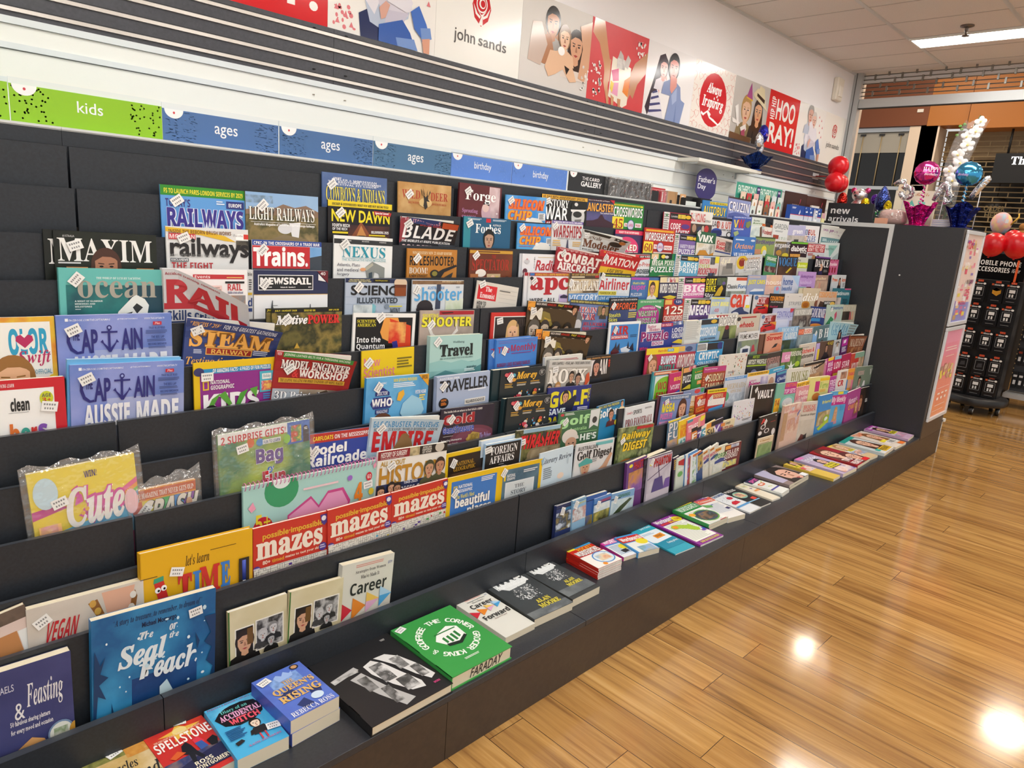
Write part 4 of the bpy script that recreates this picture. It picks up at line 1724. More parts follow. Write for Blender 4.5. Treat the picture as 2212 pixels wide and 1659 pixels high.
@6|4.0368|1.7069|.7986|.026|-.0237|.2459|.2696|.0048|0.42|d9d6d2||magazine|magazine|plain pale grey magazine with thin low set capitals
t s 26 46 96 66 8a8c90 STRIPES
l 14 16 22 20 1 aaa
l 78 14 94 18 1 aaa
@6|4.1992|1.7115|.7973|.0297|-.0175|.1739|.2988|.0048|0.41|c9c0a4||magazine|magazine|beige food magazine standing tall beside the plain grey cover
e 44 16 20 8 b8a878
r 10 50 90 120 b8aa88
@6|4.2851|1.7069|.8|.026|-.0331|.2558|.2952|.0048|0.40|cdbfa4||magazine|magazine|tan food magazine with large white brush script and pasta
t i 2 30 92 76 f8f6f2 dish
e 22 98 24 22 c8862c
e 22 98 16 14 a8601c
e 86 92 14 22 7a4a34
@6|4.5283|1.7023|.8003|.0223|-.0324|.2853|.2717|.0048|0.38|cdb8a8||magazine|magazine|beige fashion magazine with orange condensed title and dark hat
t b 0 4 96 36 e8962c COSMOPOLITAN
p 4a3028 0,96 10,56 34,64 40,96
r 30 56 96 100 2c2a2a
t b 34 60 70 74 e8e8e8 WIN
e 80 72 14 12 e8c05a
@6|4.7664|1.7069|.7992|.026|-.0223|.3077|.2871|.0048|0.37|2f7080||magazine|magazine|deep teal magazine with thin pale title by the end panel
t s^ 10 16 92 46 c8d8dc platinum
r 64 0 100 8 d85a88
n 10 52 50 100 d8ccc4,a89c98,4a5a60 10
l 60 60 90 96 4 1c3c4a
@7|.255|1.6561|.6999|.0559|-.0241|.2025|.2774|.012|1.24|f0f0ee||activity_book|book|wipe-clean numbers book with red border and coloured stars
r 0 0 100 8 c8202c
r 90 0 100 120 c8202c
t b 44 3 56 6 fff T H I N K - L E A R N
t b^ 52 15 68 26 222 clean
r 50 27 67 27.4 999
e 83 17 6 6 c8d02c
t b 79 13 87 16 555 AGE
t b 79 16.5 87 20 c8302c 3+
t b 79 20.5 87 22.5 555 YEARS
t b^ 50 36 58 52 d8702c b
t b^ 59 40 67 52 3a9a8c e
t b^ 68 40 73 52 c8302c r
t b^ 74 38 82 52 7a4aa8 s
s 56 58 5 7a4aa8
s 64 58 5 2c4aa0
s 72 58 5 3a9a3c
s 80 58 5 c8283a
s 56 70 5 3a6ac8
s 64 70 5 e0a02c
s 72 70 5 c84aa8
s 80 70 5 6ab83a
S 85 24 -10
@7|.4687|1.6704|.7036|.0105|-.0582|.2314|.2999|.01|1.12|5aa8e0||magazine|magazine|pale blue edge of a boating magazine behind the lower copy
n 0 0 100 60 5aa8e0,7ab8e8 5
@7|.478|1.6658|.7016|.0068|-.0407|.2332|.2923|.01|1.12|7f90d0||magazine|magazine|large blue boating magazine with hand drawn navy title, lower of two
+captain
@7|.7295|1.6658|.6981|.026|-.0112|.207|.2785|.0048|1.01|e6c016||magazine|magazine|yellow framed children's wildlife magazine with panda and bamboo
r 7 9 94 140 8c2c88
r 10 8 94 14 2f8fc0
t b 22 8.5 93 13 f4f4f4 OF AMAZING FACTS • 4 PAGES OF FUN PUZZLES
e 6 11 6 5 3a3a6a
r 10 22 17 33 e8c82c
r 11.5 23.5 15.5 31.5 8c2c88
t b 19 22 42 26.5 f4f4f4 NATIONAL
t b 19 28 47 33 f4f4f4 GEOGRAPHIC
t b^ 10 38 78 60 f2f0f4 KIDS
r 79 16 97 42 4ab0c8
r 82 19 94 26 eef0ee
t i 83 20 93 25 4a8a9a Holiday
n 81 28 96 40 4ab0c8,e8c05a,c84a5a,eee 40
l 83 44 95 52 3 3a8ac8
p 5aa03a 12,60 20,44 30,38 22,52
p 5aa03a 28,40 36,36 44,52 40,54
p 4a9a34 44,64 54,40 64,36 54,54
p 5aa03a 66,36 76,34 74,48
e 44 74 22 16 ece9e4
e 19 60 9 9 1c1a1c
e 68 60 8 9 1c1a1c
e 36 76 6 4 2a2628
e 56 75 6 4 2a2628
S 15 17 0
@7|.9085|1.6612|.7131|.0105|-.145|.2246|.268|.008|0.92|9c1f22|B-.02|magazine|magazine|red model engineering magazine with green top strip, corner dropping
r 0 0 7 6 c8303a
t b 1 1 6 5 f0d0d0 NEW
r 8 0 96 7 3a8a3c
t b 9 1.5 92 6 e0ecd8 JOINING LEATHER BELTS FOR A THRESHING MACHINE
t f^:3a0808 7 10 95 22 f2ece8 MODEL ENGINEER
t f^ 22 22 30 33 d83a3c &
t b^ 31 22 94 33 f2ece8 WORKSHOP
r 6 34 92 40 d8a83a
t f 8 35 90 39 3a1c0c THE LEADING MAGAZINE FOR HOBBY ENGINEERS AND MODEL MAKERS
n 0 48 100 140 7a6a5a,a89a88,4a4038,c8bcae 9
n 0 48 34 140 8c98a8,a8b4c0,788494 5
p d8e0e4 40,66 62,58 74,62 66,72 44,74
p 4a3a2c 60,52 70,48 92,70 84,74
t f:445 3 51 62 61 eef0f2 3D Printed
t f:445 3 65 36 76 eef0f2 Metal
S 18 22 40
@7|1.1895|1.6658|.6971|.029|-.0019|.1858|.272|.004|0.85|e8c818||magazine|magazine|plain yellow science weekly with pink title
t b 4 14 34 30 e0808a New
t b 4 32 62 50 e0808a Scientist
l 66 18 96 40 4 7a6c1c
r 4 54 96 54.5 8a7a1c
t b 27 58 76 67 2a2618 THE NEW RULES
S 13 23 45
@7|1.4411|1.6561|.7|.0412|-.0231|.2185|.2956|.016|0.77|a9cfcb||travel_guide|magazine|thick pale mint travel guide with tall black serif title
n 0 52 100 140 6aa4a4,8abab8,508c90 4
p 8fc0be 0,50 20,46 40,52 60,48 80,54 100,48 100,66 0,66
p 4a8488 0,78 30,66 60,76 100,60 100,100 0,100
t s 42 11 64 16 3a5a5c WellBeing
t f^ 18 17 82 40 1c2424 Travel
t s 19 42 82 46 3a6466 FEEL GOOD JOURNEYS FOR YOUR WELLBEING
t b 70 60 90 65 1c4a54 wander
l 66 66 90 72 2 d8ecec
S 14 11 45
@7|1.7014|1.6704|.6972|.0297|.0029|.2022|.2712|.0048|0.72|4078c8||magazine|magazine|blue current affairs magazine copy peeking out behind its twin
t b 4 22 20 38 a83a6a T
S 14 34 45
@7|1.7253|1.6658|.6974|.0142|-.0049|.2039|.2692|.008|0.71|4584d4||magazine|magazine|bright blue current affairs magazine with crimson title
r 5 5 96 5.6 a03a6c
r 5 9 96 9.6 a03a6c
t b 4 17 32 33 b02c54 The
t b 35 14 97 36 b02c54 Monthly
l 36 35 92 37 1 7a3a8a
t b 4 57 84 66 8c2c5c NOBODY LIKES RICHARD MARLES
l 30 68 70 70 1 7a3a8a
r 5 73 84 90 2a1a24
S 20 28 60
@7|1.9334|1.6658|.7015|.026|-.0374|.246|.2858|.0048|0.66|2a2620||magazine|magazine|dark music magazine copy showing only its left edge and cover CD flash
r 0 0 14 22 e8963a
t b 1 9 12 20 8a2a14 CD
@7|1.9565|1.6561|.7078|.0559|-.082|.2519|.2692|.012|0.65|2a2620|B-.02|magazine|magazine|dark music magazine with cream title over four long haired men, lower of two
+mojo
@7|2.3527|1.6658|.6989|.026|-.0184|.2169|.2931|.0048|0.60|e9eef2||magazine|magazine|white framed aviation magazine with red title and display jets on blue
r 6 8 94 140 3d8ad0
t b^ 8 12 62 40 b8242e AIR
r 8 42 62 54 b8242e
t b 9 43.5 61 51 f4f0f0 INTERNATIONAL
l 68 42 90 52 2 24507c
p 2a2a3a 22,76 25,60 28,80 36,66 38,90 10,92
p d8e0ec 40,84 60,78 78,84 66,98 44,96
p 24243a 60,84 64,62 68,86 80,68 84,96
p 5a1c24 10,92 24,82 40,96 12,104
S 20 24 60
@7|2.5828|1.6612|.6979|.0223|-.0085|.2449|.2777|.0048|0.57|2f3f94||puzzle_magazine|magazine|blue puzzle book with plum title on white panel
r 16 0 62 26 e4e2e6
t f 20 4 46 14 b02c6c Better
t f 26 13 58 24 b02c6c Homes
r 62 2 100 13 b82c50
t b 64 4 94 11 f4dce4 260+ PUZZLES
t b^:f4e8f4 2 22 88 54 8c1c6c Puzzle
r 36 56 74 70 e4e0ec
t b 38 58 72 68 b02c7c BOOK
t b 0 70 24 80 e83a6c Win!
t b:4a1c6c 2 80 80 100 f4f0fa $75,000
@7|2.7621|1.6658|.6971|.026|.0027|.1331|.2786|.0048|0.55|2a3f8a||puzzle_magazine|magazine|blue logic puzzle magazine with white title, tucked behind the plum one
n 10 0 96 22 c8b03a,2a5ca0,e8e8f0 20
t b 14 40 96 68 f0f2fa LOGIC
t b 0 72 92 104 f0f2fa PROBLEMS
p e0c838 20,130 60,112 98,124 80,144
@7|2.8672|1.6593|.6985|0|-.0263|.1329|.2759|.024|0.52|dfe3e0||puzzle_magazine|magazine|pile of white crossword magazines showing their dotted spines
l 2 4 98 130 20 b8bcba
p 3a8a4c 70,14 76,14 73,6
@7|3.0156|1.6566|.6973|.0186|-.0046|.1788|.2777|.0048|0.51|7fb0d8||puzzle_magazine|magazine|pale blue codeword puzzle magazine with white competition title
r 0 0 10 130 e8ecec
r 8 2 100 28 2a2c34
e 74 14 16 10 d8b43a
t s^ 6 42 92 90 eaf2fa CODEWORDS
t b 16 98 90 108 445 ALL NEW CODEWORDS
r 8 114 60 130 5a9a3c
@7|3.1537|1.6612|.6994|.0223|-.0176|.2862|.2934|.0048|0.50|d8d8d0||magazine|magazine|white motorbike magazine with tall slanted title and rider
r 24 4 66 11 b83a3c
t b/:333 4 6 96 40 f4f4f0 ROADRIDER
n 0 42 100 120 6a7a44,98a46a,3a4a28 12
p 26262a 50,96 60,46 74,52 80,96
e 66 48 7 8 8a2a3a
p 9ab8d8 16,52 44,60 40,110 10,110
@7|3.4349|1.6658|.6983|.026|-.0101|.2698|.2811|.0048|0.47|c9c0b0||magazine|magazine|sandy car magazine with thin red lower case title and two cars
t s^ 14 30 74 54 c2302a wheels
l 20 10 90 16 1 b84a44
e 10 18 8 8 333
p 2e3c48 4,96 22,72 46,70 56,88 56,110 4,110
p c02a28 50,88 66,72 84,76 94,110 52,110
S 10 40 40
@7|3.6573|1.6612|.6972|.0223|.0034|.1904|.2753|.0048|0.45|cfd0d8||magazine|magazine|white classic car magazine with sawtooth red panel, lower of two
+unique
@7|3.851|1.6658|.7009|.026|-.0271|.2927|.2944|.0048|0.43|b8bfe0||magazine|magazine|pale lilac magazine with thin violet capitals and red corner flag
r 74 2 98 20 c83a4a
t s 16 14 92 46 7a80c8 CENTRIQUE
n 0 50 70 110 d8dcec,c0c8e4 4
l 76 58 96 100 7 8a7a6a
@7|4.0937|1.6612|.6989|.0223|-.0154|.2523|.2874|.0048|0.41|8a8a86||magazine|magazine|grey country magazine with white serif title over riders
r 0 0 100 50 a8aaa4
t f 4 8 96 36 f2f2ee COUNTRY LIFE
n 0 40 100 110 d0d0c8,3a3034,8a8078,28242c 9
@7|4.335|1.6658|.7055|.026|-.0637|.2705|.2806|.0048|0.39|2a3c7c||magazine|magazine|deep blue gourmet magazine with white serif title
t f 4 10 94 62 f0f0f4 GOURMET
r 0 66 60 84 3a8cc8
e 40 110 34 14 d88a3a
p c02c50 84,30 98,24 98,60 80,66
@7|4.5744|1.6612|.6999|.0223|-.0217|.2707|.2927|.0048|0.38|b4c8bc||magazine|magazine|pale green art magazine with small blue title and leaping figure
t s^ 20 8 96 30 5a78a8 Adventure
p 3a8a5c 4,120 30,70 50,90 30,124
p c84a6c 50,60 60,40 66,70 56,100
l 64 40 92 90 6 b8b8c0
S 30 30 10
@7|4.8334|1.6658|.7001|.026|-.0251|.2511|.2829|.0048|0.36|b8b4a0||magazine|magazine|khaki magazine with pale title and two women, against the end panel
t f 10 8 96 44 d8d4c4 YOUTH
n 0 48 60 110 2a2620,4a4034 8
p a85a5c 56,52 66,52 72,110 56,110
p d8a888 74,50 82,50 86,110 72,110
@8|1.1855|1.6246|.6058|.0069|-.0353|.2224|.2912|.01|0.85|3c94d4||magazine|magazine|blue television sci-fi magazine with yellow corner flash
n 0 0 100 140 3c94d4,68b4e4,2a78bc 4
t b 23 8 31 11 e8f0f8 BBC
t b 42 4 80 9 f0dc3a NEW EPISODE PREVIEWS!
l 42 11 78 19 3 e8f0f8
p e0a42c 82,0 100,0 100,20
t b 88 2 98 8 5a2a14 OFFICIAL
p 26347c 14,24 24,15 36,24 36,29 14,29
p 26347c 12,31 38,31 43,40 38,49 12,49 7,40
t b 17 22 33 28 d8dce8 DOCTOR
t b^ 9 33 41 46 f4f4f4 WHO
r 15 50 36 57 26347c
t b 17 51 34 56 d8dce8 MAGAZINE
t b 78 25 96 31 f0f4f8 PETER HOAR
l 85 33 95 44 3 f0d85a
p e8b03a 50,26 58,22 60,30 54,40 48,38
e 26 70 16 14 6a4430
p 9ccce4 58,44 72,32 88,40 94,58 86,74 66,74 54,60
S 18 15 55
@8|1.4479|1.6292|.6037|.0301|-.0157|.2275|.2722|.0048|0.78|98a8c8||magazine|magazine|grey blue travel magazine copy edge behind its twin
r 0 0 100 100 98a8c8
@8|1.4528|1.6246|.6022|.0144|-.0029|.224|.2739|.008|0.78|a9b8d4||magazine|magazine|grey blue travel magazine with black condensed slanted title
t b 4 3 40 7 eef2f8 AUSTRALIAN
t s^ 5 8 97 30 20242c TRAVELLER
l 58 30 96 33 1 dfe6f2
e 13 49 9 9.5 1c1c20
t b 8 42 18 46 e8862c WIN!
l 8 48 18 54 3 e8862c
r 52 48 92 58 e6e2dc
t s^ 54 50 90 56 444 NULLARBOR ROADHOUSE
t f 16 62 40 72 4a5a78 EPIC
S 12 18 45
@8|1.6589|1.6241|.604|0|-.0238|.1814|.2696|.018|0.73|223a40||magazine|magazine|dark green finance magazine copies showing as three spines, upper stack
r 0 0 100 100 1f343a
@8|1.71|1.6154|.6057|.0189|-.0345|.2237|.2659|.0048|0.71|21292c||magazine|magazine|dark finance magazine with gold script title, upper of two
+money
@8|1.9378|1.6292|.6031|.0107|-.011|.2113|.2907|.01|0.67|d4d4d0||magazine|magazine|grey music magazine copies crumpled behind the front one
t b/ 4 6 40 12 777 MIKE CAMPBELL
l 40 8 90 14 2 b06a6a
@8|2.1511|1.6292|.6031|.0301|-.0147|.1634|.272|.0048|0.63|26211f||magazine|magazine|black basketball magazine with white title and woman player
t b 4 6 96 12 d8a05a NBA SEASON PREVIEW
r 0 16 40 76 e8e0e0
t b 44 16 84 74 f0ece8 LAM
s 92 24 5 c83a2c
s 92 34 5 c83a2c
s 92 44 5 c83a2c
f 42 44 26 1c1416 c8907c 20242c L
@8|1.9452|1.6154|.6114|.0037|-.0779|.2462|.2655|.01|0.65|b4b0a8||magazine|magazine|grey music magazine with white ROCK letters and bearded musicians
r 0 0 100 15 c9c8c4
t b/ 6 3 95 11 4a4a48 MIKE CAMPBELL + PEARL JAM + THOSE DAMN CROWES
t b 28 18 62 24 f6f4f0 ★CLASSIC★
t f^:8a8880 2 19 92 53 f2efe8 ROCK
f 54 38 12 2a2220 c09a80 2a2624
f 70 44 13 241c1c b8907a 2a2624
f 6 64 11 2a2422 c09a80 555
f 24 62 12 b88a50 d8b090 777
p c8502c 88,34 94,28 98,48 86,70
S 14 20 10
@8|2.5783|1.62|.6069|.0227|-.0398|.2522|.2681|.0048|0.56|b82c54||puzzle_magazine|magazine|crimson bumper puzzle magazine with smiling woman and yellow strip
r 0 0 100 19 e8d02c
t b/ 34 5 62 13 c83a3c that's life!
r 64 4 84 13 3a9ac8
t b 66 5.5 82 11 eaf4fa SPECIAL
f 22 54 30 8a5a34 d8a484 c88a9a L
t b^ 46 26 94 52 d8eaf8 BUMPER
t b^ 42 54 92 76 3a9a8c PUZZLE
S 12 28 40
@8|2.7691|1.6246|.6046|.0264|-.0244|.2197|.2704|.0048|0.54|a83044||puzzle_magazine|magazine|dark red puzzle magazine with tall white title, partly hidden at left
r 0 0 100 30 7a90b8
r 20 6 50 26 e0b45c
e 66 18 14 10 3a4a78
t b 20 38 96 88 f2ece8 ARROWORDS
p e0c838 10,112 50,104 96,120 70,132 10,128
@8|2.9874|1.62|.605|.0227|-.0253|.244|.264|.0048|0.51|3c9ad0||puzzle_magazine|magazine|bright blue cryptic puzzle magazine beside a gap in the rack
r 0 0 38 30 e8ecec
l 0 4 36 28 5 333
r 38 2 96 28 22242c
e 86 14 10 14 2c347c
t b^ 10 34 86 64 eef6fa CRYPTIC
t b 8 70 82 80 eef6fa COLLECTION
t b 8 86 78 94 2a6aa0 PUZZLE EDITION
@8|3.3846|1.6246|.6029|.0264|-.0083|.2243|.2939|.0048|0.47|c9ccd0||magazine|magazine|truck magazine with thin title over a white lorry
r 0 0 100 40 dcdee0
t s 6 10 92 34 444 PRIME MOVER
n 0 42 100 130 6a7a94,8a9878,4a5a7c 8
p dfe4ea 14,78 40,66 60,74 60,120 14,120
r 24 82 52 100 2a3a5c
p b83a4c 70,70 78,66 86,100 66,104
@8|3.5998|1.6281|.6047|0|-.0283|.2041|.2691|.014|0.45|8a4a3c||magazine|magazine|brown edged magazines stacked behind a peach car magazine
r 0 0 100 100 6a4a3c
@8|3.6574|1.6154|.603|.0189|-.0108|.2055|.2733|.0048|0.45|d8a088||magazine|magazine|peach street car magazine with red slanted title
r 20 4 90 12 c85a44
t s^/ 4 16 92 42 c2282c Street
p d88a68 10,130 40,90 80,66 96,80 90,130
p 2c2c30 40,90 58,66 74,64 66,84
@8|3.8502|1.6246|.6043|.0264|-.0176|.2666|.2916|.0048|0.43|8ab8e0||magazine|magazine|light blue garden magazine with white serif title and dark hedge
t f 16 4 96 24 d8e8f4 HOUSE &
t f 34 28 98 60 f2f6f4 GARDEN
n 0 64 100 130 1e3024,34482c,6a90b8 7
@8|4.0741|1.62|.6042|.0227|-.0221|.2054|.2805|.0048|0.41|8a98a0||magazine|magazine|grey homes magazine with orange and white title blocks
r 0 14 36 52 d8603c
r 38 10 92 50 e8dcd4
t b 2 20 34 46 f0a080 HO
t b 40 18 90 44 d8603c USES
n 0 60 100 130 7a8a90,9cacb0,5a686c 7
@8|4.3337|1.6246|.6032|.0264|.0089|.2764|.2764|.0048|0.40|5c7a84||magazine|magazine|white framed style magazine with two large white initials
r 3 6 96 140 56747c
r 3 40 26 140 8ab8e8
t f 34 20 88 70 eef2f4 B H
p 5a3a34 40,120 56,80 62,84 66,120
S 18 38 45
@8|4.6197|1.62|.6145|.0227|-.0635|.3985|.2718|.0048|0.36|a8d0dc|B-.02|magazine|magazine|pale aqua fashion magazine with tall blue title and fanning pages
t f 8 4 70 60 5aa0c8 GRAZIA
f 44 60 24 2a1c1c b8886c 8a4a3c L
l 72 6 98 60 4 8a9a9c
@8|4.81|1.6292|.6023|.0301|-.0042|.1551|.2284|.0048|0.37|8a7440||magazine|magazine|small golden landscape magazine tucked by the end panel
n 0 0 100 100 8a7440,b89a5c,5c4c2c 8
t i 20 20 80 50 d8c890 wood
@9|.3789|1.5835|.5049|.0141|.0455|.199|.3006|.008|1.23|f0d82c|F|childrens_magazine|magazine|bagged girls' magazine with bubbly pink-edged title and rainbow
p c83a94 0,34 20,32 34,36 0,42
n 0 0 100 30 f0d82c,f4e04a 3
p 6ac0e8 0,60 100,44 100,74 0,90
p 5ab0e0 10,64 62,54 66,76 10,84
p e86aa0 60,42 100,22 100,28 60,47
p f0a04a 60,46 100,27 100,32 60,51
p 8acc5a 60,50 100,31 100,36 60,55
p 5aa8d8 60,54 100,35 100,40 60,58
e 14 20 11 14 c8e4f0
t b 50 7 62 13 3a2a78 WIN!
p d84a9c 37,21 43,18 44,28 36,29
t b 30 27 38 31 f4d8ec £100!
t i^:d84aa8 30 20 86 56 f4f2ee Cute
e 45 44 2 2 e8b83a
e 49 41 2 2 e8b83a
p c83a8c 0,78 100,72 100,110 0,110
t s 48 72 76 78 f4d0e8 FAN AND PHONE SET
t i^ 24 84 44 98 f4e8f0 Barbie
e 62 66 9 9 e8ecf4
n 4 48 24 74 f0a8c8,f4d83a,e880b8 9
t s 86 40 94 44 7a8ac0 FROZEN
e 92 44 7 12 f0c8d0
S 25 30 15
@9|.5263|1.5835|.501|.0141|.0087|.1371|.2206|.008|1.15|e8a03a|F|childrens_magazine|magazine|small bagged rainbow comic magazine with orange top strip
r 0 2 100 16 c85a2c
t f 3 6 96 14 f4f0e8 THE MAGAZINE THAT NEVER GETS OLD
p d84a2c 0,18 24,18 20,60 0,66
p e8d83a 14,18 40,18 34,60 16,62
p 4ab868 36,18 60,18 56,60 34,60
p 3a8ad0 58,18 80,18 80,60 54,60
p 8a4ab0 80,18 100,18 100,60 78,60
t b/^:333 8 18 96 52 e8e4d8 CRASH
e 44 48 5 6 c89878
e 70 40 4 5 c8a078
e 88 32 5 6 d8a884
t b 18 54 46 64 e0d05a FAN
S 18 32 50
@9|.7745|1.5835|.5033|.0141|.0239|.239|.3172|.008|1.02|5a9a4c|F|childrens_magazine|magazine|bagged preschool magazine with white gift strip and balloon lettering
n 0 8 100 120 4a9a4c,c8d84a,2a7a5c,e0e4b8 4
r 0 0 76 10 eef0f0
t b 3 3 72 11 c8283a 2 SURPRISE GIFTS!
r 74 0 100 24 3a6cc0
n 78 4 90 22 e8e8e8,d84a3a,4a9a5c,f0d84a 50
r 92 10 99 24 22243c
e 95 9 3 3 1c1c20
t b 93 7.5 97 10.5 fff 102
e 33 14 4 5 d8683a
e 43 15 4 4 3a8ad0
e 73 17 4 5 8ac84a
r 46 13 66 18 f0f4f0
t b 47 14 65 17.5 3a5a9a FUN TO LEARN
t b^:f4f4fa 38 22 68 42 5a3a94 Bag
t b^:f4f4fa 50 43 57 50 3a6cc0 O'
t b^:f4f4fa 44 47 70 66 c8303a Fun
t b 60 68 65 71 333 176
e 36 71 6 6 e8d84a
p e890b0 5,64 12,62 12,74 6,76
S 24 18 10
@9|.9731|1.5835|.5053|.0258|-.0456|.2149|.2689|.0048|0.92|2f459c||magazine|magazine|blue model railway magazine with white title and red top strip
r 0 0 100 13 b83430
t b 10 4 38 10 f0dc3a CARFLOATS
t b 40 4 90 10 f4f0f0 ON THE MISSISSIPPI
t b^ 3 16 58 30 f4f4f4 Model
t b^ 3 30 97 46 f4f4f4 Railroader
r 0 48 100 64 7a7c90
p 3a3a44 70,52 78,46 84,56
t b 3 51 56 60 d8dce4 Let's get modeling
S 13 25 50
@9|1.1672|1.5789|.5145|.0068|-.1142|.2473|.2711|.009|0.84|b8cddc|B-.015|magazine|magazine|pale blue film magazine with red title behind a hooded figure
t b 3 4 95 13 3a8cc4 BLOCKBUSTER PREVIEWS!
t f 4 14 94 19 3a4a58 HEROES - JURASSIC WORLD REBIRTH - ANDOR
n 0 40 100 60 8ab0cc,a8c4d8,6a98bc 6
t b^ 4 19 89 48 c22028 EMPIRE
p 8a6a44 32,50 44,24 50,22 58,30 64,50 62,66 28,66
p 5a4028 40,34 50,30 56,40 54,60 40,60
p c8a878 46,36 50,50 48,66 43,66
r 4 54 12 64 dfe4ea
l 5 56 11 63 4 333
S 14 15 45
@9|1.4324|1.5835|.5057|.0258|-.0469|.2268|.2736|.0048|0.78|2a1c28|B.0|magazine|magazine|dark gold fossicking magazine with red and blue titles over a nugget
n 0 0 100 40 241c2c,2c2438,1c1420 4
e 62 62 44 26 6a3448
e 62 62 36 20 7a4054
t b 5 4 76 8 e8e4e0 The inside info on where to find GOLD & GEMS
t b^:d8b8b8 5 11 62 30 a02028 Gold
t b^:c8c8e0 5 33 62 46 2c4aa8 Gem&Treasure
p b89a4a 48,60 60,48 74,52 74,66 56,74
n 52 52 72 68 c8a850,8a7030,e0cc80 40
r 6 50 24 50.6 e0dcd8
t b 3 56 40 61 e8e4e0 Detecting Wannyarra
t b 3 63 34 68 e8e4e0 (aka Jones Creek)
t i 74 52 96 64 b8a8e0 The Palmer
S 19 20 45
@9|1.6605|1.587|.5048|0|-.0582|.1565|.2745|.014|0.72|223a40||magazine|magazine|dark green finance magazine copies showing as spines, lower stack
r 0 0 100 100 1f343a
@9|1.6998|1.5743|.5069|.0185|-.0595|.2198|.2738|.0048|0.71|21292c||magazine|magazine|dark finance magazine with gold script title, lower of two
+money
@9|1.9332|1.5881|.5078|.0294|-.0597|.2471|.2771|.0048|0.66|28307c||magazine|magazine|navy golf magazine with huge yellow title and swinging player
t b^ 3 9 93 46 e6da2c GOLF
t b 92 8 98 40 d8d03a M|O|N|T|H|L|Y
f 40 24 14 1c1c2c d8a484 1c2038
p 1c2038 38,38 62,20 66,26 58,56 34,58
t b^ 3 48 42 62 e0ecf8 SAVE
t b^ 3 66 44 92 e6da2c PAR!
l 70 50 96 58 2 d8dcf0
t b 64 58 98 66 e6da2c TODAY
@9|2.5721|1.5881|.5037|.0177|-.0329|.1976|.2773|.008|0.57|4a9aa4||puzzle_magazine|magazine|lime and teal word finding book with red hand lettering
r 4 2 100 14 c8502c
l 8 5 94 11 1 e8c8a8
p d8e4e0 10,18 100,18 100,140 10,140
e 56 58 44 36 7ab82c
r 12 58 100 120 7ab82c
t b 22 42 86 72 b02430 WORD
t b 20 82 72 108 b02430 FIND
@9|2.6513|1.5789|.5013|.0221|.0185|.0945|.2663|.0048|0.57|c02c6c||puzzle_magazine|magazine|narrow magenta large print puzzle book
t b 40 40 96 70 e8d02c BIG
t b 14 96 94 140 f4e4ec Large|Print
p 3a6ac8 50,170 96,150 96,190 50,190
@9|2.7699|1.5835|.5021|.0258|.0278|.1206|.2819|.0048|0.56|24222a||puzzle_magazine|magazine|black puzzle magazine with gold left edge and white title
r 0 0 10 190 c8a04a
r 14 8 64 40 e0a060
n 50 2 100 36 5a6a9c,c83a4a,dfe4ea 20
t b 14 60 98 110 f2f2f2 PUZZLE
p d8c838 10,150 60,126 98,136 80,160
@9|2.8619|1.5789|.5021|.0221|.0251|.1339|.2704|.0048|0.55|2f8a3c||puzzle_magazine|magazine|green word search collection with orange label
t b 16 20 90 34 e8982c Lovely
t b 16 40 98 74 f2f4ea WORDSEARCH
r 34 84 96 108 e88a2c
t b 38 88 94 104 f4e4b8 COLLECTION
p eef0ea 0,130 60,130 100,116 100,190 0,190
e 26 160 16 14 d88a3a
@9|2.9708|1.5743|.5049|.0185|-.043|.2119|.2593|.0048|0.51|a8452c||puzzle_magazine|magazine|rust and magenta sudoku magazine with cream outlined title
r 0 0 100 24 b83a7c
t b 4 6 60 14 f0dcea The great challenge!
t b:5a1c10 26 32 92 66 f0dcb0 SUDOKU
t b:5a1c10 14 72 98 108 f0dcb0 SAMURAI
l 2 40 10 130 8 d88a5c
S 18 48 40
@9|3.1618|1.5835|.5057|.0141|-.0374|.2801|.3006|.008|0.49|dcd8d0||magazine|magazine|cream cover scattered with tiny coloured leaves
d 4 4 96 110 60 c8502c,3a8a4c,d8a02c,4a3a3a
l 34 62 62 70 2 888
t s 40 92 74 104 c8c4bc TREE
@9|3.4036|1.5789|.5073|.0221|-.0619|.222|.2782|.0048|0.46|22262c||magazine|magazine|black art magazine with white title on lime bar and temple figure
r 0 0 100 8 3a5a3a
r 4 22 100 64 3a4430
t b 24 6 60 20 a8c82c ARTIST
t b 4 26 96 50 f0f4e8 ARTIST PROFILE
r 0 54 100 60 a8c82c
e 40 96 16 20 7a80a0
p e8c8b0 34,104 40,90 46,104
p d8a83a 4,130 10,86 18,130
p d8a83a 66,130 72,86 80,130
@9|3.6307|1.5835|.5015|.0258|.0117|.1848|.2763|.0048|0.46|3a3432||magazine|magazine|dark magazine with dull rose tall title over stone sculpture
t b 2 30 90 72 c89a94 POWERSOUND
n 0 72 100 130 6a6a68,b0aca8,8a4a44 8
@9|3.832|1.5789|.5045|.0221|-.0315|.2612|.2777|.0048|0.43|4a6a38||magazine|magazine|green gardening magazine with pink label and white flower
n 0 0 100 130 3a5a2c,6a8a48,2c4424 12
r 0 14 42 64 d890b8
t b 16 28 40 50 f4e4ee GA
t b 42 14 96 38 e8ece0 RDENING
p eef0ec 50,60 56,84 72,76 60,92 66,110 52,98 38,110 44,92 32,80 46,84
e 82 80 12 14 a8c83a
@9|4.0552|1.5835|.5012|.0141|.0066|.2287|.2937|.008|0.42|cfc6ba||magazine|magazine|beige kitchen magazine with red and dark thin title
t s^ 12 28 92 56 d85048 Kitchens &
t s^ 6 60 90 86 4a4440 Bathrooms
r 90 0 100 130 dcd4cc
l 16 18 70 22 1 999
@9|4.2924|1.5789|.5022|.0221|-.0134|.2677|.2908|.0048|0.40|5a4438||magazine|magazine|dark brown fashion magazine with seated figure and yellow script
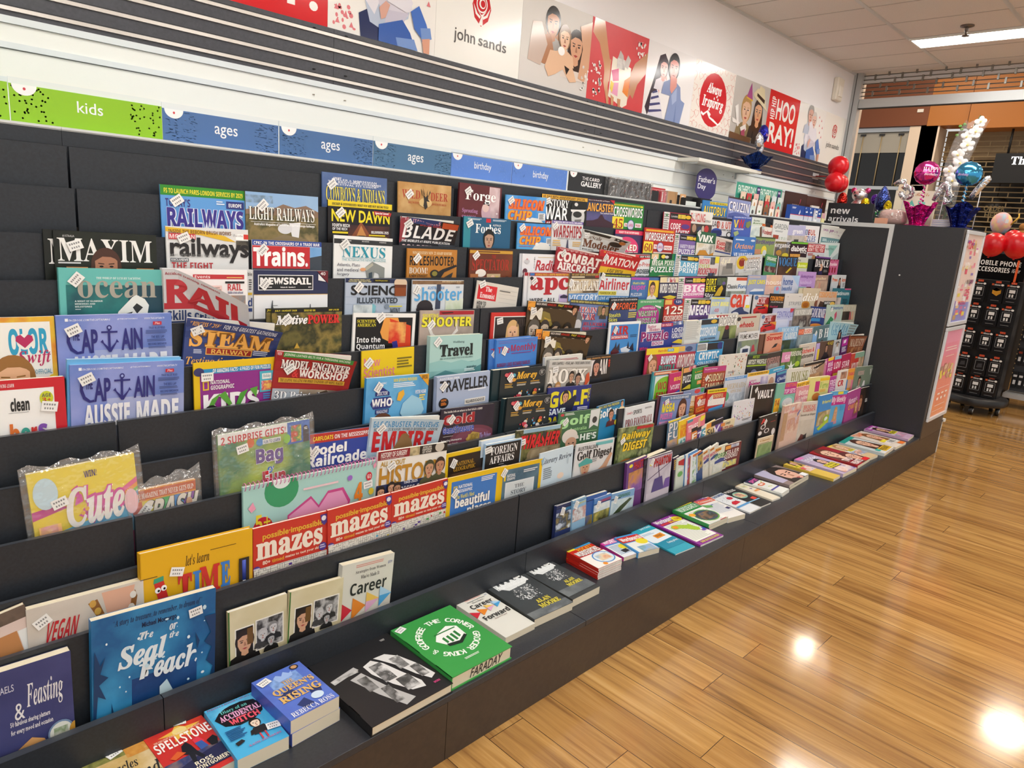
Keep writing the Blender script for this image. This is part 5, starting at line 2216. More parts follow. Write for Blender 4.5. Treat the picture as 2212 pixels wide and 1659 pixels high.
r 0 6 20 100 b8a8e0
r 10 40 22 100 e0c83a
t i 64 6 96 26 d8c83a GQ
f 60 40 20 2a1c14 c0947a 1c1c20
p 1c1c22 30,110 50,72 76,80 84,110
@9|4.4989|1.5835|.5014|.0258|.015|.1326|.2835|.0048|0.39|b4b8bc||magazine|magazine|narrow grey magazine with standing woman in pale dress
t s^ 30 20 90 50 444 JA
f 60 52 30 2a2422 c8a890 d8dce0
p d8dcdf 36,160 50,90 74,90 90,160
@9|4.6658|1.5835|.504|.0258|.0461|.1539|.297|.0048|0.39|5a2c68||magazine|magazine|narrow purple magazine with magenta block
r 4 24 66 100 b02c98
p e4e0f0 20,40 50,34 44,70 20,74
l 10 110 60 170 5 d8d0e8
@9|4.805|1.5789|.5029|.0104|-.0202|.2459|.2984|.008|0.36|8a4a24|B-.015|magazine|magazine|amber royal magazine with pale serif title, fanning at the end panel
r 0 0 100 22 3a241a
t f 4 26 94 92 d8c8b0 MAJESTY
n 0 94 100 160 a86430,7a3c1c,c88a50 12
@10|.8773|1.5423|.4023|.0141|-.0125|.3844|.2859|.008|0.99|a8d4cf|W|activity_book|book|pale mint spiral bound wipe-clean activity book with pink heart
e 26 7 12 12 3a9a6a
e 26 1 6 5 e4f0ee
e 13 32 7 9 c8283c
t b 8 21 18 33 f0d83a 5+
p c84a8c 30,26 47,16 53,24 60,15 72,15 78,26 74,40 56,56 36,50 30,40
p e49cc4 31,27 47,18 53,26 60,17 71,17 76,27 73,39 56,54 37,48 31,39
t b^ 44 29 67 37 f0ece8 WIPE CLEAN
t f^ 46 37 66 48 5a5ab0 GIANT
t f^ 42 50 70 60 d8803a ACTIVITY
t b^ 81 14 88 29 e8862c 4
e 93 11 2.5 3.3 c8283c
t b 91.5 9.5 94.5 12.5 f4e4e4 GO
e 95 23 2.2 2.6 e0c83a
e 89 33 2 2.4 e0c83a
p e89cb8 3,15 6,11 8,16 5,18
p e89cb8 96,3 98,1 99,4 97,6
e 77 9 2 2 9a6ac8
p e8b04a 24,38 28,52 31,38
e 27.5 36 4 3.4 e8a8c0
e 7 46 2.5 3 3a4ab0
l 41 9 68 10.5 1 e8c8d0
S 92 17 5
@10|1.1799|1.5377|.4071|.0105|-.0575|.2502|.2964|.008|0.86|e9e6e0||magazine|magazine|white history magazine with gold title and red surgery strip
r 0 0 44 12 8c2028
t b 4 2 40 9 f0e8e4 HISTORY OF SURGERY
t s 4 9.5 36 11.5 e8d8d4 From Body Snatching to Cavities
n 44 0 58 12 6a5a34,c8b890,3a3420 24
r 58 0 100 12 26201c
t b 62 1 76 11 e0dcd4 AFRICAN|EMPEROR|OF ROME
e 88 5 7 7 c8c0b4
t s^ 4 14 38 21 b8923a ALL ABOUT
t s^ 3 22 95 50 b8862c HISTORY
r 0 46 100 80 28355c
t b 38 46 58 50 dfe4ec 1945-2025
t b 28 53 66 64 c8ccd4 VOICES OF
f 74 34 11 4a4a30 c89878 5a5a40
f 90 32 11 3a2a20 c08c6c 5a5a40
f 6 56 8 2a2420 d8a888 3a3a34
f 20 52 8 2a2420 d8a888 3a3a34
f 28 54 8 2a2420 c89878 3a3a34
S 18 21 30
@10|1.4051|1.5423|.4012|.0259|-.0154|.1703|.2511|.0048|0.81|e6c016||magazine|magazine|yellow framed magazine with dark picture and gold title
r 7 9 93 140 2c2018
t f 26 24 70 34 c8982c NATIONAL
t f 20 36 74 46 c8982c GEOGRAPHIC
n 8 50 92 100 3a2c24,5a4030,221a16 8
p 8a2a20 30,70 46,58 54,70 44,80
S 20 26 60
@10|1.5491|1.5478|.4011|0|-.0156|.1671|.2665|.012|0.77|cfe0f0||journal|magazine|pale blue edged journal copies behind the black covered one
r 0 0 100 100 cfe0f0
@10|1.5538|1.5331|.4025|.0037|-.0326|.165|.2554|.01|0.76|a8c8e4||journal|magazine|black covered journal with white two line serif title and blue edges
r 0 4 97 140 1c1a1c
t f 14 10 88 32 f0f0f0 FOREIGN
t f 12 36 80 56 f0f0f0 AFFAIRS
l 38 60 56 62 1 999
e 50 76 18 10 d8d8d8
e 50 77 14 8 1c1a1c
S 6 16 10
@10|1.7248|1.5377|.4062|.0105|-.0543|.233|.2684|.008|0.71|4a4a2c||magazine|magazine|bushy skate magazine with jagged red title over a boulder
n 0 0 100 100 4a4a28,7a7844,2c301c,98946a 14
n 14 0 96 8 8ab0c8,a8c4d4 6
e 66 58 40 24 8a7a5c
n 34 46 96 74 8a7a5c,a8987a,6a5c44 12
t b/^:3a0c0c 6 12 94 42 d0242c THRASHER
e 60 16 4 6 3a3a3a
S 14 26 10
@10|1.9466|1.5423|.4077|.0259|-.0633|.2442|.294|.0048|0.66|3d6a4a||magazine|magazine|dark green golf magazine with pale green title and capped golfer
e 8 6 4 3 c83a4a
l 14 3 40 9 2 d8e4d8
t b^ 4 10 74 38 a8dc9c golf
t b 28 38 68 46 a8dc9c Australia
p d8dcdc 74,2 98,0 96,44 85,38 74,46
e 86 26 6 8 3a3a3c
e 30 58 18 17 dcd4cc
p dcd4cc 14,58 50,58 52,66 14,64
e 34 74 13 14 c89a80
e 29 74 2 1.5 2a2018
e 39 74 2 1.5 2a2018
r 52 51 94 52 a8dc9c
t b^ 54 56 94 72 e4ece4 HE'S
S 16 22 40
@10|2.1689|1.5469|.4034|.0295|.0402|.1729|.2999|.0048|0.65|2a86b8||magazine|magazine|blue golf magazine with yellow preview strip and man pointing up
r 0 0 82 15 1c5a88
t b 6 3 80 12 d8d03a THE 2025 PGA PREVIEW
t b^ 2 16 74 46 f0f4f6 Golfer
f 90 12 10 5a3a24 d8a484 d8c8a0
f 50 42 18 3a2c20 c89078 5a2830
e 74 74 11 12 e6da3a
@10|2.2762|1.5326|.407|.0482|-.0666|.1968|.2632|.014|0.60|26262a||magazine|magazine|stack of black spined sports magazines behind the white cover
r 0 0 100 100 2a2a2e
@10|2.3315|1.5331|.4003|.0185|-.0035|.2059|.2755|.0048|0.61|dde2e6||magazine|magazine|white football magazine with thin dark red serif title
t i 6 16 26 26 c2303c Lindy's
t b 28 14 56 28 3a3a3c SPORTS
t f 4 40 96 66 8a2c34 PRO FOOTBALL
l 66 12 94 18 2 888
p 2c3c70 36,80 46,72 54,78 50,90 40,92
p 5a88c8 6,100 60,88 96,86 60,92
@10|2.5798|1.5469|.4032|.0105|-.0315|.21|.2844|.01|0.57|7a4a58||puzzle_magazine|magazine|puzzle magazine copies behind the smiling woman cover
r 0 0 100 100 6a3a48
@10|2.7598|1.5423|.4005|.0259|-.0068|.1793|.2858|.0048|0.55|3a4a80||puzzle_magazine|magazine|puzzle magazine with blue car strip rising behind its neighbours
r 0 0 100 30 7a8ab0
e 66 12 14 10 c83a40
e 90 10 8 12 3a9a5c
@10|2.5837|1.5331|.4077|.0068|-.0668|.2356|.275|.008|0.55|7a8cc0||puzzle_magazine|magazine|mega puzzle magazine with yellow and pink title and smiling woman
r 0 0 100 16 5a78a0
t b 26 4 90 12 e4e8f0 70+ FOR PUZZLES AND GAMES
t b 6 14 28 30 d84a9c that's
t b^ 4 24 46 54 e8d82c MEGA
t b^ 2 58 42 78 e07ab8 PUZZLER
f 72 50 32 4a2418 d8a488 8a3a3a L
n 0 84 36 100 d8c84a,d87ab8,8ab0c8 20
S 16 18 20
@10|2.7528|1.5423|.4012|.0259|-.042|.0622|.2563|.0048|0.54|c8923a||puzzle_magazine|magazine|narrow gold and white puzzle digest
r 0 0 100 80 d8cbb0
t b 6 90 96 140 f4f0e4 SEEK
r 0 170 100 230 2a2624
t b 6 180 96 220 e8b83a PRIZE
@10|2.8356|1.5377|.4021|.0222|.0436|.0993|.2542|.0048|0.56|b83424||puzzle_magazine|magazine|red word search digest with orange jumbo label
r 14 12 60 32 e0862c
t b 20 44 96 96 f2e8e0 WORDSEARCH
r 10 104 96 144 e8862c
t b 14 110 92 138 7a1c10 JUMBO
S 30 60 40
@10|2.9401|1.5331|.4052|.0185|-.0578|.1824|.2633|.0048|0.51|c02a28||puzzle_magazine|magazine|red word search puzzle magazine with yellow top strip and blue tag
r 0 0 100 20 e8d02c
t b 6 6 90 14 4a3a10 WORDSEARCH LARGE PRINT WORDSEARCH
t b 24 26 84 46 e8d09c WONDERFUL
r 8 50 94 84 e8e4e0
t b 8 54 92 82 f6f0ea WORDSEARCH
p 3a8ac8 16,98 88,84 88,100 16,114
S 22 46 30
@10|3.1439|1.5423|.4043|.0259|-.0378|.2312|.3017|.0048|0.49|c9d0dc||magazine|magazine|pale line-drawing colouring magazine with blue top strip
r 0 2 100 14 4a90d0
t b 6 4 80 11 dcecfa DRAWINGS TO COLOUR
t f 10 30 94 54 c8b89c MERMAIDS
t f 28 58 78 72 c8b89c SPECIAL
n 10 76 96 118 d4dce4,b0bac8,e0e6ec 20
e 12 84 12 20 5aa87c
r 94 0 100 20 8a6a3a
@10|3.3649|1.5377|.403|.0222|-.0267|.2342|.3038|.0048|0.47|e4dfe0||magazine|magazine|white painting magazine with pink title and yellow top strip
r 0 0 100 16 e8b82c
t b 6 4 92 12 4a3a14 3 GREAT ART MAGAZINES IN ONE
t s 10 32 42 42 c85a9c Leisure
t s^ 10 42 62 68 d0348c Painter
n 62 26 98 66 c8b8d4,b0a4c8,e0d8e8 9
@10|3.6111|1.5469|.4029|.0295|.0299|.1956|.3017|.0048|0.47|3aa0c8||magazine|magazine|turquoise topped craft magazine with pale lower half
r 0 30 100 140 e4d8d0
t b 30 8 80 18 d8eef6 INSPIRATION
e 24 80 16 30 c89a80
@10|3.6768|1.5423|.4024|.0259|.0367|.1341|.2802|.0048|0.47|2c3f8a||magazine|magazine|small dark blue quilting magazine with white script
r 0 8 100 30 4a9ab8
t i 10 50 90 90 dfe6f4 Quilt
@10|3.8625|1.5326|.4069|.0482|-.0412|.3137|.2699|.014|0.42|d8d6cc||magazine|magazine|thick ivory house magazine with gold green serif title
t f 20 14 92 58 8a8c4a HOUSE
t f 20 58 92 78 8a8c4a & GARDEN
l 30 84 76 90 1 aaa
@10|4.0918|1.5423|.4|.0141|-.0008|.2883|.2923|.008|0.42|a88a70||magazine|magazine|brown interiors magazine with black white title and stair railing
r 0 0 100 12 26221f
t f 14 16 70 40 e8e4dc GRAND
t f 10 40 60 58 e8e4dc DESIGNS
n 0 58 100 140 a87c54,c8a078,6a4a34 8
p 2a2420 40,30 96,10 96,16 60,34
@10|4.2972|1.5469|.4018|.0295|.0536|.0681|.2884|.0048|0.43|c8789c||puzzle_magazine|magazine|slim pink puzzle digest next to the stair magazine
t b 4 40 96 120 f4e8f0 TAKE|5
@10|4.3505|1.5423|.4021|.0259|.0483|.0882|.294|.0048|0.42|b83a8c||puzzle_magazine|magazine|slim magenta puzzle digest with yellow top
r 0 0 100 50 e8c83a
t b 8 80 92 150 f4e4f0 BIG
t b 8 170 92 230 f4e4f0 PUZ
@10|4.4456|1.5377|.4001|.0222|-.0035|.1358|.2987|.0048|0.39|c22c60||puzzle_magazine|magazine|slim crimson digest with pale blue top and white lettering
r 0 0 100 40 8ac0e0
t b 6 70 94 150 f4e8ee LOVE
r 6 200 80 300 e0d03a
@10|4.5658|1.5331|.4018|.0185|.0276|.142|.301|.0048|0.39|b02c58||puzzle_magazine|magazine|slim dark pink digest with white lettering by the wellness tabloid
t b 8 80 92 150 f4e0e8 STAR
n 0 160 100 260 6a3a44,c89a88,3a2a30 9
@10|4.7591|1.5377|.4003|.0037|.0042|.2367|.2948|.01|0.38|c84a3c||magazine|magazine|red and cream women's tabloid with white title near the end panel
r 28 0 100 40 8ab09c
r 28 60 84 140 c8302c
t b 12 70 76 140 f4ece8 YOURS
n 60 40 100 180 8aa070,d8b090,5a6a48 9
@11|.245|1.4915|.3125|.057|.1789|.0625|.2528|.012|1.38|6a5444||book|book|interiors book with brown picture cut by the left edge
n 0 0 100 40 5a4c44,6a5a50,4a4038 6
r 0 30 100 120 d8c4bc
r 0 54 60 120 b88050
r 62 56 98 110 e0e4e4
@11|.3323|1.4915|.3096|.042|-.0246|.2131|.2425|.016|1.28|cfc8be||cookbook|book|pale marbled cookbook with red brush lettering and dessert
n 0 0 100 100 d8d0c6,c8c0b6,dcd6ce 5
p d8a890 62,2 92,2 86,28 66,20
p 8a5a2c 50,8 58,6 64,20 74,26 86,26 88,14 92,6 94,12 90,30 74,34 60,26
e 54 9 3 3 c89a4a
e 58 16 3 3 c8a04a
e 62 22 3 3 b88a3c
e 90 10 3 3 e0dcd4
e 88 20 3 3 e0d8cc
p 4a1c14 48,44 60,30 82,30 86,36 80,48 54,58
n 48 34 84 48 5a2416,3a120c,6a3424 12
p d8c0a0 48,50 80,44 84,52 52,64
t b/ 12 14 38 30 b8202c VEGAN
t b/ 10 32 40 48 b8202c ITALIAN
t b/ 14 50 36 62 b8202c FOOD
S 12 12 30
@11|.5573|1.4915|.3105|.042|-.0283|.2512|.2948|.016|1.13|e0ac1c|K|activity_book|book|yellow board book with pencil and a pen in its slot
t i 38 10 59 19 4a3414 let's learn
r 0 21 14 21.6 4a3414
r 60 10 84 10.5 4a3414
p c82c2c 11,27 19,26 24,47 16,49
p 3a9a7c 10.5,27 11,23 19,22 19,26
p f0e4c8 16,49 24,47 23,55
p 222 21,53 23,53 23,56
e 14 33 2.4 2.4 fff
e 19 32 2.4 2.4 fff
e 14.6 33.4 1 1 111
e 19.4 32.5 1 1 111
t f^ 31 25 43 47 c8302c T
t f^ 44 25 51 47 3a7ac8 I
t f^ 50 23 68 46 c8302c M
t f^ 69 23 78 45 3a7ac8 E
t b^ 26 49 39 61 f4f0e4 TO
e 34.5 55 3.4 3.6 c8302c
t b^ 43 49 84 62 f4f0e4 EXPLORE
e 66 55 3.2 3.6 c8302c
p 3a7ac8 55,50 59,51 59,54 55,55
e 76 76 12 10 f4f4f4
S 30 21 -15
@11|.7883|1.5012|.3081|.0145|-.0171|.1996|.2871|.008|1.03|c8382a||maze_book|book|red maze book with line maze, nearest the yellow board book
+mazes
@11|.994|1.4966|.3072|.0107|.0086|.2001|.2901|.008|0.96|c8382a||maze_book|book|red maze book with line maze, middle of three
+mazes
@11|1.1989|1.5012|.3065|.0145|-.0009|.2048|.2885|.008|0.88|c8382a||maze_book|book|red maze book with line maze, nearest the yellow framed magazines
+mazes
@11|1.4003|1.4966|.3105|.0228|-.0365|.2218|.2811|.0048|0.80|e6bc16||magazine|magazine|yellow framed magazine with blue sky and white places title
r 7 9 93 140 3d78c4
n 7 70 93 100 c8b890,dcd0a8,9ab0c8 5
r 11 18 18 30 e8c82c
r 12.5 19.5 16.5 28.5 3d78c4
t b 20 17 46 23 f0f4f8 NATIONAL
t b 20 25 46 31 f0f4f8 GEOGRAPHIC
l 62 11 92 20 3 e0e8f4
t f 16 34 50 42 e8dc5a The World's Most
t b^:5a6a8a 15 40 80 58 f4f4f0 beautiful
t b^:5a6a8a 38 59 84 76 f4f4f0 places
S 14 30 50
@11|1.6148|1.5012|.3109|.0265|-.0441|.2039|.2676|.0048|0.75|e6bc16||magazine|magazine|yellow framed magazine with slate picture and inset pale panel
n 7 9 93 140 3a5a70,5a7a8c,2c4858 6
r 10 22 14 34 e8c82c
t b 17 20 36 27 e8ecf0 NATIONAL
t b 17 28 36 34 e8ecf0 GEOGRAPHIC
r 14 38 82 140 d8e0e4
r 17 41 79 140 cfd8dc
t f 36 46 58 54 5a646c THE
t f 28 58 64 68 5a646c STORY
t f 38 72 52 82 5a646c OF
t f 16 86 76 104 2a3440 GOD
l 54 16 88 24 2 d8dce0
S 9 14 55
@11|1.8033|1.5012|.3068|.0265|.0042|.1774|.2864|.0048|0.72|c9dce8||magazine|magazine|pale blue literary magazine with italic title and line drawing
t i 4 18 96 38 3a4a60 Literary Review
p 8ab0cc 4,20 14,12 8,40
l 12 46 40 80 6 7a8a98
e 64 80 10 9 e8d4c4
e 84 40 3 12 b8ccd8
@11|1.9994|1.4966|.3126|.0228|-.0539|.2292|.2753|.0048|0.66|d8dadc||magazine|magazine|grey golf magazine with black serif title and man in teal cap
r 50 4 96 12 6ab8bc
t b 5 8 56 18 26262a AUSTRALIAN
t f^ 5 20 96 48 1c1c20 Golf Digest
f 28 62 22 c8b098 c89a7c 222
p 4aa4a0 10,50 28,38 44,46 46,54 12,58
p c89a7c 50,84 74,66 92,36 98,40 84,76 60,96
l 44 40 60 54 3 999
@11|2.2555|1.4966|.3137|.0228|-.0608|.2414|.2923|.0048|0.61|6a7a48||magazine|magazine|leafy railway magazine with fat yellow slanted two line title
n 0 0 100 140 5a6a3c,8a9860,3a4828,a0a878 16
r 50 2 98 10 b8282c
t b^/:3a3a14 8 14 90 40 e8c82c Railway
t b^/:3a3a14 16 42 82 66 e8c82c DIGEST
e 30 104 22 16 b06a30
S 14 36 30
@11|2.6047|1.5012|.3101|.0265|.0465|.1601|.2783|.0048|0.60|5a7a94||puzzle_magazine|magazine|grey blue puzzle book with white pixel lettering and man
r 0 0 60 8 e8d03a
t b 6 12 96 50 e8e4e4 PIXEL
t b 2 54 90 90 e8e4e4 FUN
n 0 92 100 150 6a8aa0,c8a088,e8d03a 12
@11|2.6802|1.4966|.3129|.0228|.0978|.132|.2682|.0048|0.61|e8c42c||puzzle_magazine|magazine|yellow word puzzle book with orange lettering
t b 10 22 60 44 d8742c Favourite
t b 8 46 60 96 e87a2c WORD
r 0 100 100 220 cfe0d8
t b 10 110 60 160 3a9aa0 120
@11|2.7475|1.492|.3137|.019|.0981|.1493|.2642|.0048|0.60|e0788c||puzzle_magazine|magazine|pink puzzle magazine with sun flash and white title
r 0 0 30 14 4a90a0
t b 6 30 60 66 f4ecee TIMES
p e8d83a 70,14 78,4 88,8 96,4 98,18 92,30 78,34 70,26
n 60 10 72 70 c89a7c,e0b8a0 8
@11|2.7364|1.492|.309|.0106|.1079|.0484|.2224|.0048|0.62|d8843a||puzzle_digest|book|first slim digest of the pocket puzzle row, orange and black
r 0 0 100 60 1c1a1e
t b 10 90 90 200 f4ece4 E
@11|2.7779|1.492|.3089|.0106|.1098|.0473|.2185|.0048|0.61|5a3a84||puzzle_digest|book|slim purple and white pocket puzzle digest beside the orange one
r 0 0 100 50 26222c
t b 20 80 90 240 e8e4f0 7
@11|2.8338|1.492|.3105|.0106|.1911|.0436|.2212|.0048|0.65|4aa0b8||puzzle_digest|book|slim teal pocket puzzle digest
r 0 0 100 50 e8e4dc
t b 20 90 90 200 f4f4f4 S
@11|2.8815|1.492|.3128|.0106|.1509|.0853|.2243|.0048|0.62|e0c888||puzzle_digest|book|slim tan pocket puzzle digest with yellow pages
r 10 8 60 50 e0923a
t b 16 60 90 120 4a4440 Su
@11|2.9282|1.492|.3105|.0106|.0752|.1103|.225|.0048|0.57|6a4a9c||puzzle_digest|book|purple pocket puzzle digest with lilac curled pages
r 0 0 100 36 22202a
t b 16 44 80 130 e4e0ee X
@11|3.0104|1.492|.3073|.0106|-.013|.1416|.2131|.0048|0.53|e0d4b0||puzzle_digest|book|cream pocket puzzle digest with red lettering and flame
r 6 14 34 36 d8863a
t i 36 10 70 34 4a4440 Simply
t b 10 42 84 70 b0342c PUZZLES
p d86a2c 88,40 94,60 86,64
@11|3.1669|1.4966|.3094|.0228|-.0281|.2153|.2847|.0048|0.50|dcdce2||magazine|magazine|white cover with columns of coloured doodle lettering
d 6 16 94 96 70 c83a5c,3a4ab0,3a9a4c,d8a02c,8a3aa0
l 50 90 92 100 2 555
@11|3.3591|1.5012|.3165|.0145|-.0674|.2984|.3323|.008|0.46|1b181a||magazine|magazine|black art magazine with white title and wine coloured panels
r 0 0 4 140 e0e0e0
r 30 0 31 140 5a2c20
r 58 0 59 140 5a2c20
n 4 60 98 140 2a1814,1c1412,38201a 6
t b^ 26 22 86 54 f0f0f0 VAULT
r 96 0 100 20 8ab0e0
S 20 18 40
@11|3.6223|1.4966|.3132|.0107|-.0547|.2496|.3174|.008|0.44|7ab8a4||magazine|magazine|teal and magenta knitting magazine with rainbow arch
r 40 2 100 60 c02c8c
t b 44 6 96 24 e8823a KNITTING
t b 40 34 96 56 f0dcee TOP SETS
r 0 74 26 140 e8b42c
t b 2 80 24 110 a8502c 14
e 64 104 36 36 8ac8c0
e 64 104 26 26 d8d8dc
@11|3.8815|1.5058|.3067|.0107|-.0034|.1858|.2992|.01|0.44|e0ac2c||magazine|magazine|yellow edged digest pile behind the pink reader
r 0 0 100 40 e8b82c
t b 6 10 90 30 6a4a14 BEST OF
@11|3.8854|1.5012|.3094|.007|-.0251|.2383|.2724|.01|0.43|c04a68||magazine|magazine|rose patterned magazine with cream title
n 0 0 100 140 c04a68,e0a0a8,d87888 14
t b 20 22 80 50 f4e8e4 Better
t b 24 56 80 84 f4e8e4 Living
@11|4.0794|1.4915|.3153|.042|-.0576|.2897|.2969|.016|0.40|e0d888||magazine|magazine|thick pale yellow magazine with green script and magenta block
r 28 22 50 74 c0307c
r 50 8 100 22 e8c42c
t i 54 28 96 62 8ab84a Verve
n 54 66 84 80 e8a050,e8c85a 20
e 40 100 20 20 d8823a
@11|4.318|1.5012|.307|.0265|-.0089|.1397|.2839|.0048|0.40|b03a90||puzzle_magazine|magazine|slim plum magazine with pale lettering
t b 14 40 86 110 f0e0ee FREE
l 14 120 80 200 4 e0c8e0
r 0 220 100 250 e8c03a
@11|4.4329|1.4966|.3091|.0228|-.0329|.1661|.3089|.0048|0.38|e0dcd8||magazine|magazine|white gossip magazine with red block initials
n 30 20 90 90 8a4a34,c8987c,3a2a24 9
t b^ 14 100 70 160 c8282c CR
@11|4.6042|1.5012|.3097|.0265|-.0325|.1995|.2991|.0048|0.37|e8a03c||magazine|magazine|orange gossip weekly with blue figure and pink lettering
t b 20 30 80 60 d83a6c TAKE
e 40 130 24 40 d8a888
r 0 90 24 220 4a88c8
r 56 100 96 200 e07a98
@11|4.7944|1.4966|.3145|.0107|-.0533|.3044|.292|.008|0.35|7a8a78||magazine|magazine|grey green fashion tabloid with bride, against the end panel
t b 14 26 50 52 d8b8b4 WEDDING
f 30 90 28 2a221e c8a08c e4e4e4
p e8e8ea 44,160 56,90 64,90 70,160
t f/ 82 20 98 60 e8e8e8 V
@12|.1849|1.456|.2008|0|-.0143|.2047|.2658|.02|1.46|3b3f70||cookbook|book|navy food platters cookbook with brush script, cut by the left edge
n 0 0 100 60 3a3e70,44487c,32366a 6
t s 30 11 53 16 dcdcea MICHAELS
t i 62 14 92 36 f0eef0 Feasting
t i 52 26 60 38 f0eef0 &
t s^ 48 38 80 43 e8e6ee 50 fabulous sharing platters
t s^ 48 44 82 49 e8e6ee for every mood and occasion
e 88 58 11 9 7a94b8
e 88 58 9.5 7.6 e4e8e0
n 82 54 94 63 e4e8e0,8aa078,eef0ea 30
p d8a468 52,60 64,54 74,58 78,66 66,70 54,68
p c8905a 56,64 68,60 76,66 64,72
e 63 78 14 10 2c5a9c
n 53 72 73 85 8a5a44,e0d8cc,5a8a4c,b05a4c 24
p 4a94c4 76,70 98,66 100,84 84,92
n 79 73 97 86 c89a4c,e0c080,a87434 20
e 100 60 5 7 c8963a
p d8646c 48,66 54,64 56,74 48,76
p b03a34 66,94 76,88 82,96 72,102
n 46 84 62 110 5a8a3c,8a4a3c,c8d0b8 16
@12|.4428|1.456|.2048|0|-.0435|.2519|.304|.016|1.24|2078b0||picture_book|book|blue underwater picture book with white italic lettering
n 0 0 100 140 2078b0,3a94c8,1a5c94,2a88bc 4
n 30 52 84 100 1c5a94,173f78,2a6aa8 5
t i 16 4 88 10 1c2c50 “A story to treasure, to remember, to dream of.”
t s^ 38 11 66 16 1c2c50 Michael Morpurgo
t i^ 36 18 47 24 dfeaf0 The
t i^ 19 25 58 42 e4eef2 Seal
t i^ 60 18 67 23 dfeaf0 on
t i^ 60 24 68 29 dfeaf0 the
t i^ 34 38 84 56 e4eef2 Beach
p 163c68 2,22 6,34 10,28 6,40 12,44 5,48 10,60 4,56 2,80 0,80
p 163c68 14,64 18,84 22,108 12,112 14,90
p 163c68 4,86 10,100 12,120 4,122
p 163c68 90,20 96,34 90,40 97,46 92,56 98,62 94,74 100,80 100,20
p 163c68 82,30 86,38 84,44
p bcd8e4 52,64 58,60 60,64 64,72 58,76 52,70
p d8c03a 62,72 70,70 72,76 66,82
p c83a5c 61,72 65,71 68,82 65,83
p cfe0e8 66,78 78,74 80,80 74,90 66,88
e 54 88 12 8 bcd4dc
p bcd4dc 42,78 48,84 46,94 40,90
d 10 10 92 90 26 c8e4f0,e4f4fa
S 82 14 8
@12|.6816|1.456|.2004|.0213|-.0119|.1479|.2242|.01|1.12|cfc49c||history_book|book|parchment coloured history book with two photos, left of the pair
+born
@12|.825|1.451|.2041|.0142|-.0615|.1524|.2195|.012|1.03|cfc49c||history_book|book|parchment coloured history book with two photos, right of the pair
+born
@12|.9773|1.456|.2053|0|-.0722|.1666|.2406|.018|0.96|d8d8ce||career_book|book|standing white career paperback with four coloured arrows
+career
@12|1.8208|1.461|.2013|.0399|-.0321|.1149|.1979|.0048|0.72|26305c||comic_book|comic|copy showing as a dark blue spine left of the small war comics
r 0 0 100 150 26305c
@12|1.8153|1.456|.2|.0399|-.012|.0884|.1998|.0048|0.73|2c3a6c||comic_book|comic|small purple and navy war comic, leftmost of its row
r 0 0 100 12 262e58
r 0 16 100 20 111
t b 28 24 96 40 4aa8d8 COMMANDO
n 0 44 100 150 5a4a9c,c8d4e4,2c3a50,8a7a4a,dfe8f0 9
S 40 40 70
@12|1.8966|1.451|.2008|.0213|.0346|.0753|.2043|.01|0.74|8ab4d4||comic_book|comic|small sky blue war comic with yellow title and pink bridge
r 0 14 100 17 1c2c50
t b 36 26 96 38 d8cc5a COMMANDO
n 0 60 100 150 d8c0b8,b88a84,cfd8dc,7a4a4a 8
S 26 34 60
@12|1.9964|1.461|.2015|.0142|-.0333|.1219|.192|.012|0.69|2c5aa4||comic_book|comic|small deep blue war comic behind the red titled one
r 0 20 100 24 142450
n 0 90 100 150 c8a83a,8a7a3a,3a5a9a 9
@12|2.0359|1.456|.1996|.0213|.001|.1054|.1785|.01|0.70|4a80c0||comic_book|comic|small blue war comic with red title and golden desert
r 0 0 100 14 5a8ac8
r 0 30 100 34 1c3060
t b 34 16 96 30 c8323c COMMANDO
n 0 36 100 80 a8c4d8,dfe4e0,7aa0c8 6
n 0 76 100 140 d8b84a,3a3a30,8a8a4a,e0c860 9
S 26 38 70
@12|2.1508|1.451|.2039|.0213|-.0583|.1497|.1673|.01|0.65|7aa4d0||comic_book|comic|small pale blue war comic with green title and plane
r 0 22 40 26 142040
t b 26 10 80 24 3a7a4a COMMANDO
n 0 30 100 120 9ac0d8,c8d8dc,7aa8c8 5
p 3a4a30 10,90 40,60 80,36 92,40 60,70 30,96
S 18 28 70
@12|2.2619|1.461|.2037|.0142|.0634|.1336|.2784|.012|0.67|6a3a7c||comic_book|comic|purple jungle comic with red vertical masthead, behind the dark spines
r 0 0 100 150 6a3f84
e 20 20 9 8 e8d83a
t b:3a0a0a 34 8 98 46 c8282c PHANTOM
n 10 50 100 150 5a3a8c,8a5aa0,c88a4a,3a2458 6
@12|2.3834|1.461|.2041|0|.06|.1583|.2768|.024|0.65|1c1624||comic_book|comic|stack of dark comics showing black spines
l 2 10 98 140 4 3a3244
@12|2.3968|1.446|.1997|.0285|-.0026|.1695|.2772|.008|0.61|c8c0cc||comic_book|comic|white and purple comic with jagged red masthead and window bars
n 0 0 100 150 c8c0cc,b8b0c0,d8d4dc 5
r 0 0 100 4 4a3a5c
e 12 30 8 6 e8d83a
t b:3a0a0a 22 10 96 46 c8282c PHANTOM
p 5a4a6c 0,90 100,40 100,43 0,94
p 5a4a6c 40,40 43,40 60,140 57,140
p 4a3a7c 20,150 30,96 62,92 74,150
p 6a4a98 70,150 78,110 98,108 100,150
S 14 20 60
@12|2.5744|1.461|.2024|.0285|.1309|.0446|.2326|.008|0.66|3a2c4a||puzzle_digest|book|dark spined digest squeezed beside the comics
l 10 40 90 200 5 d8b03a
@12|2.5831|1.456|.2006|.0285|.0325|.0674|.2283|.008|0.61|d0d8cc||puzzle_digest|book|white digest with red triangle and green circle
p b82c2c 20,40 90,30 90,110 20,80
t b 24 120 90 150 f4f4f4 WORD
e 50 190 30 30 6aa85c
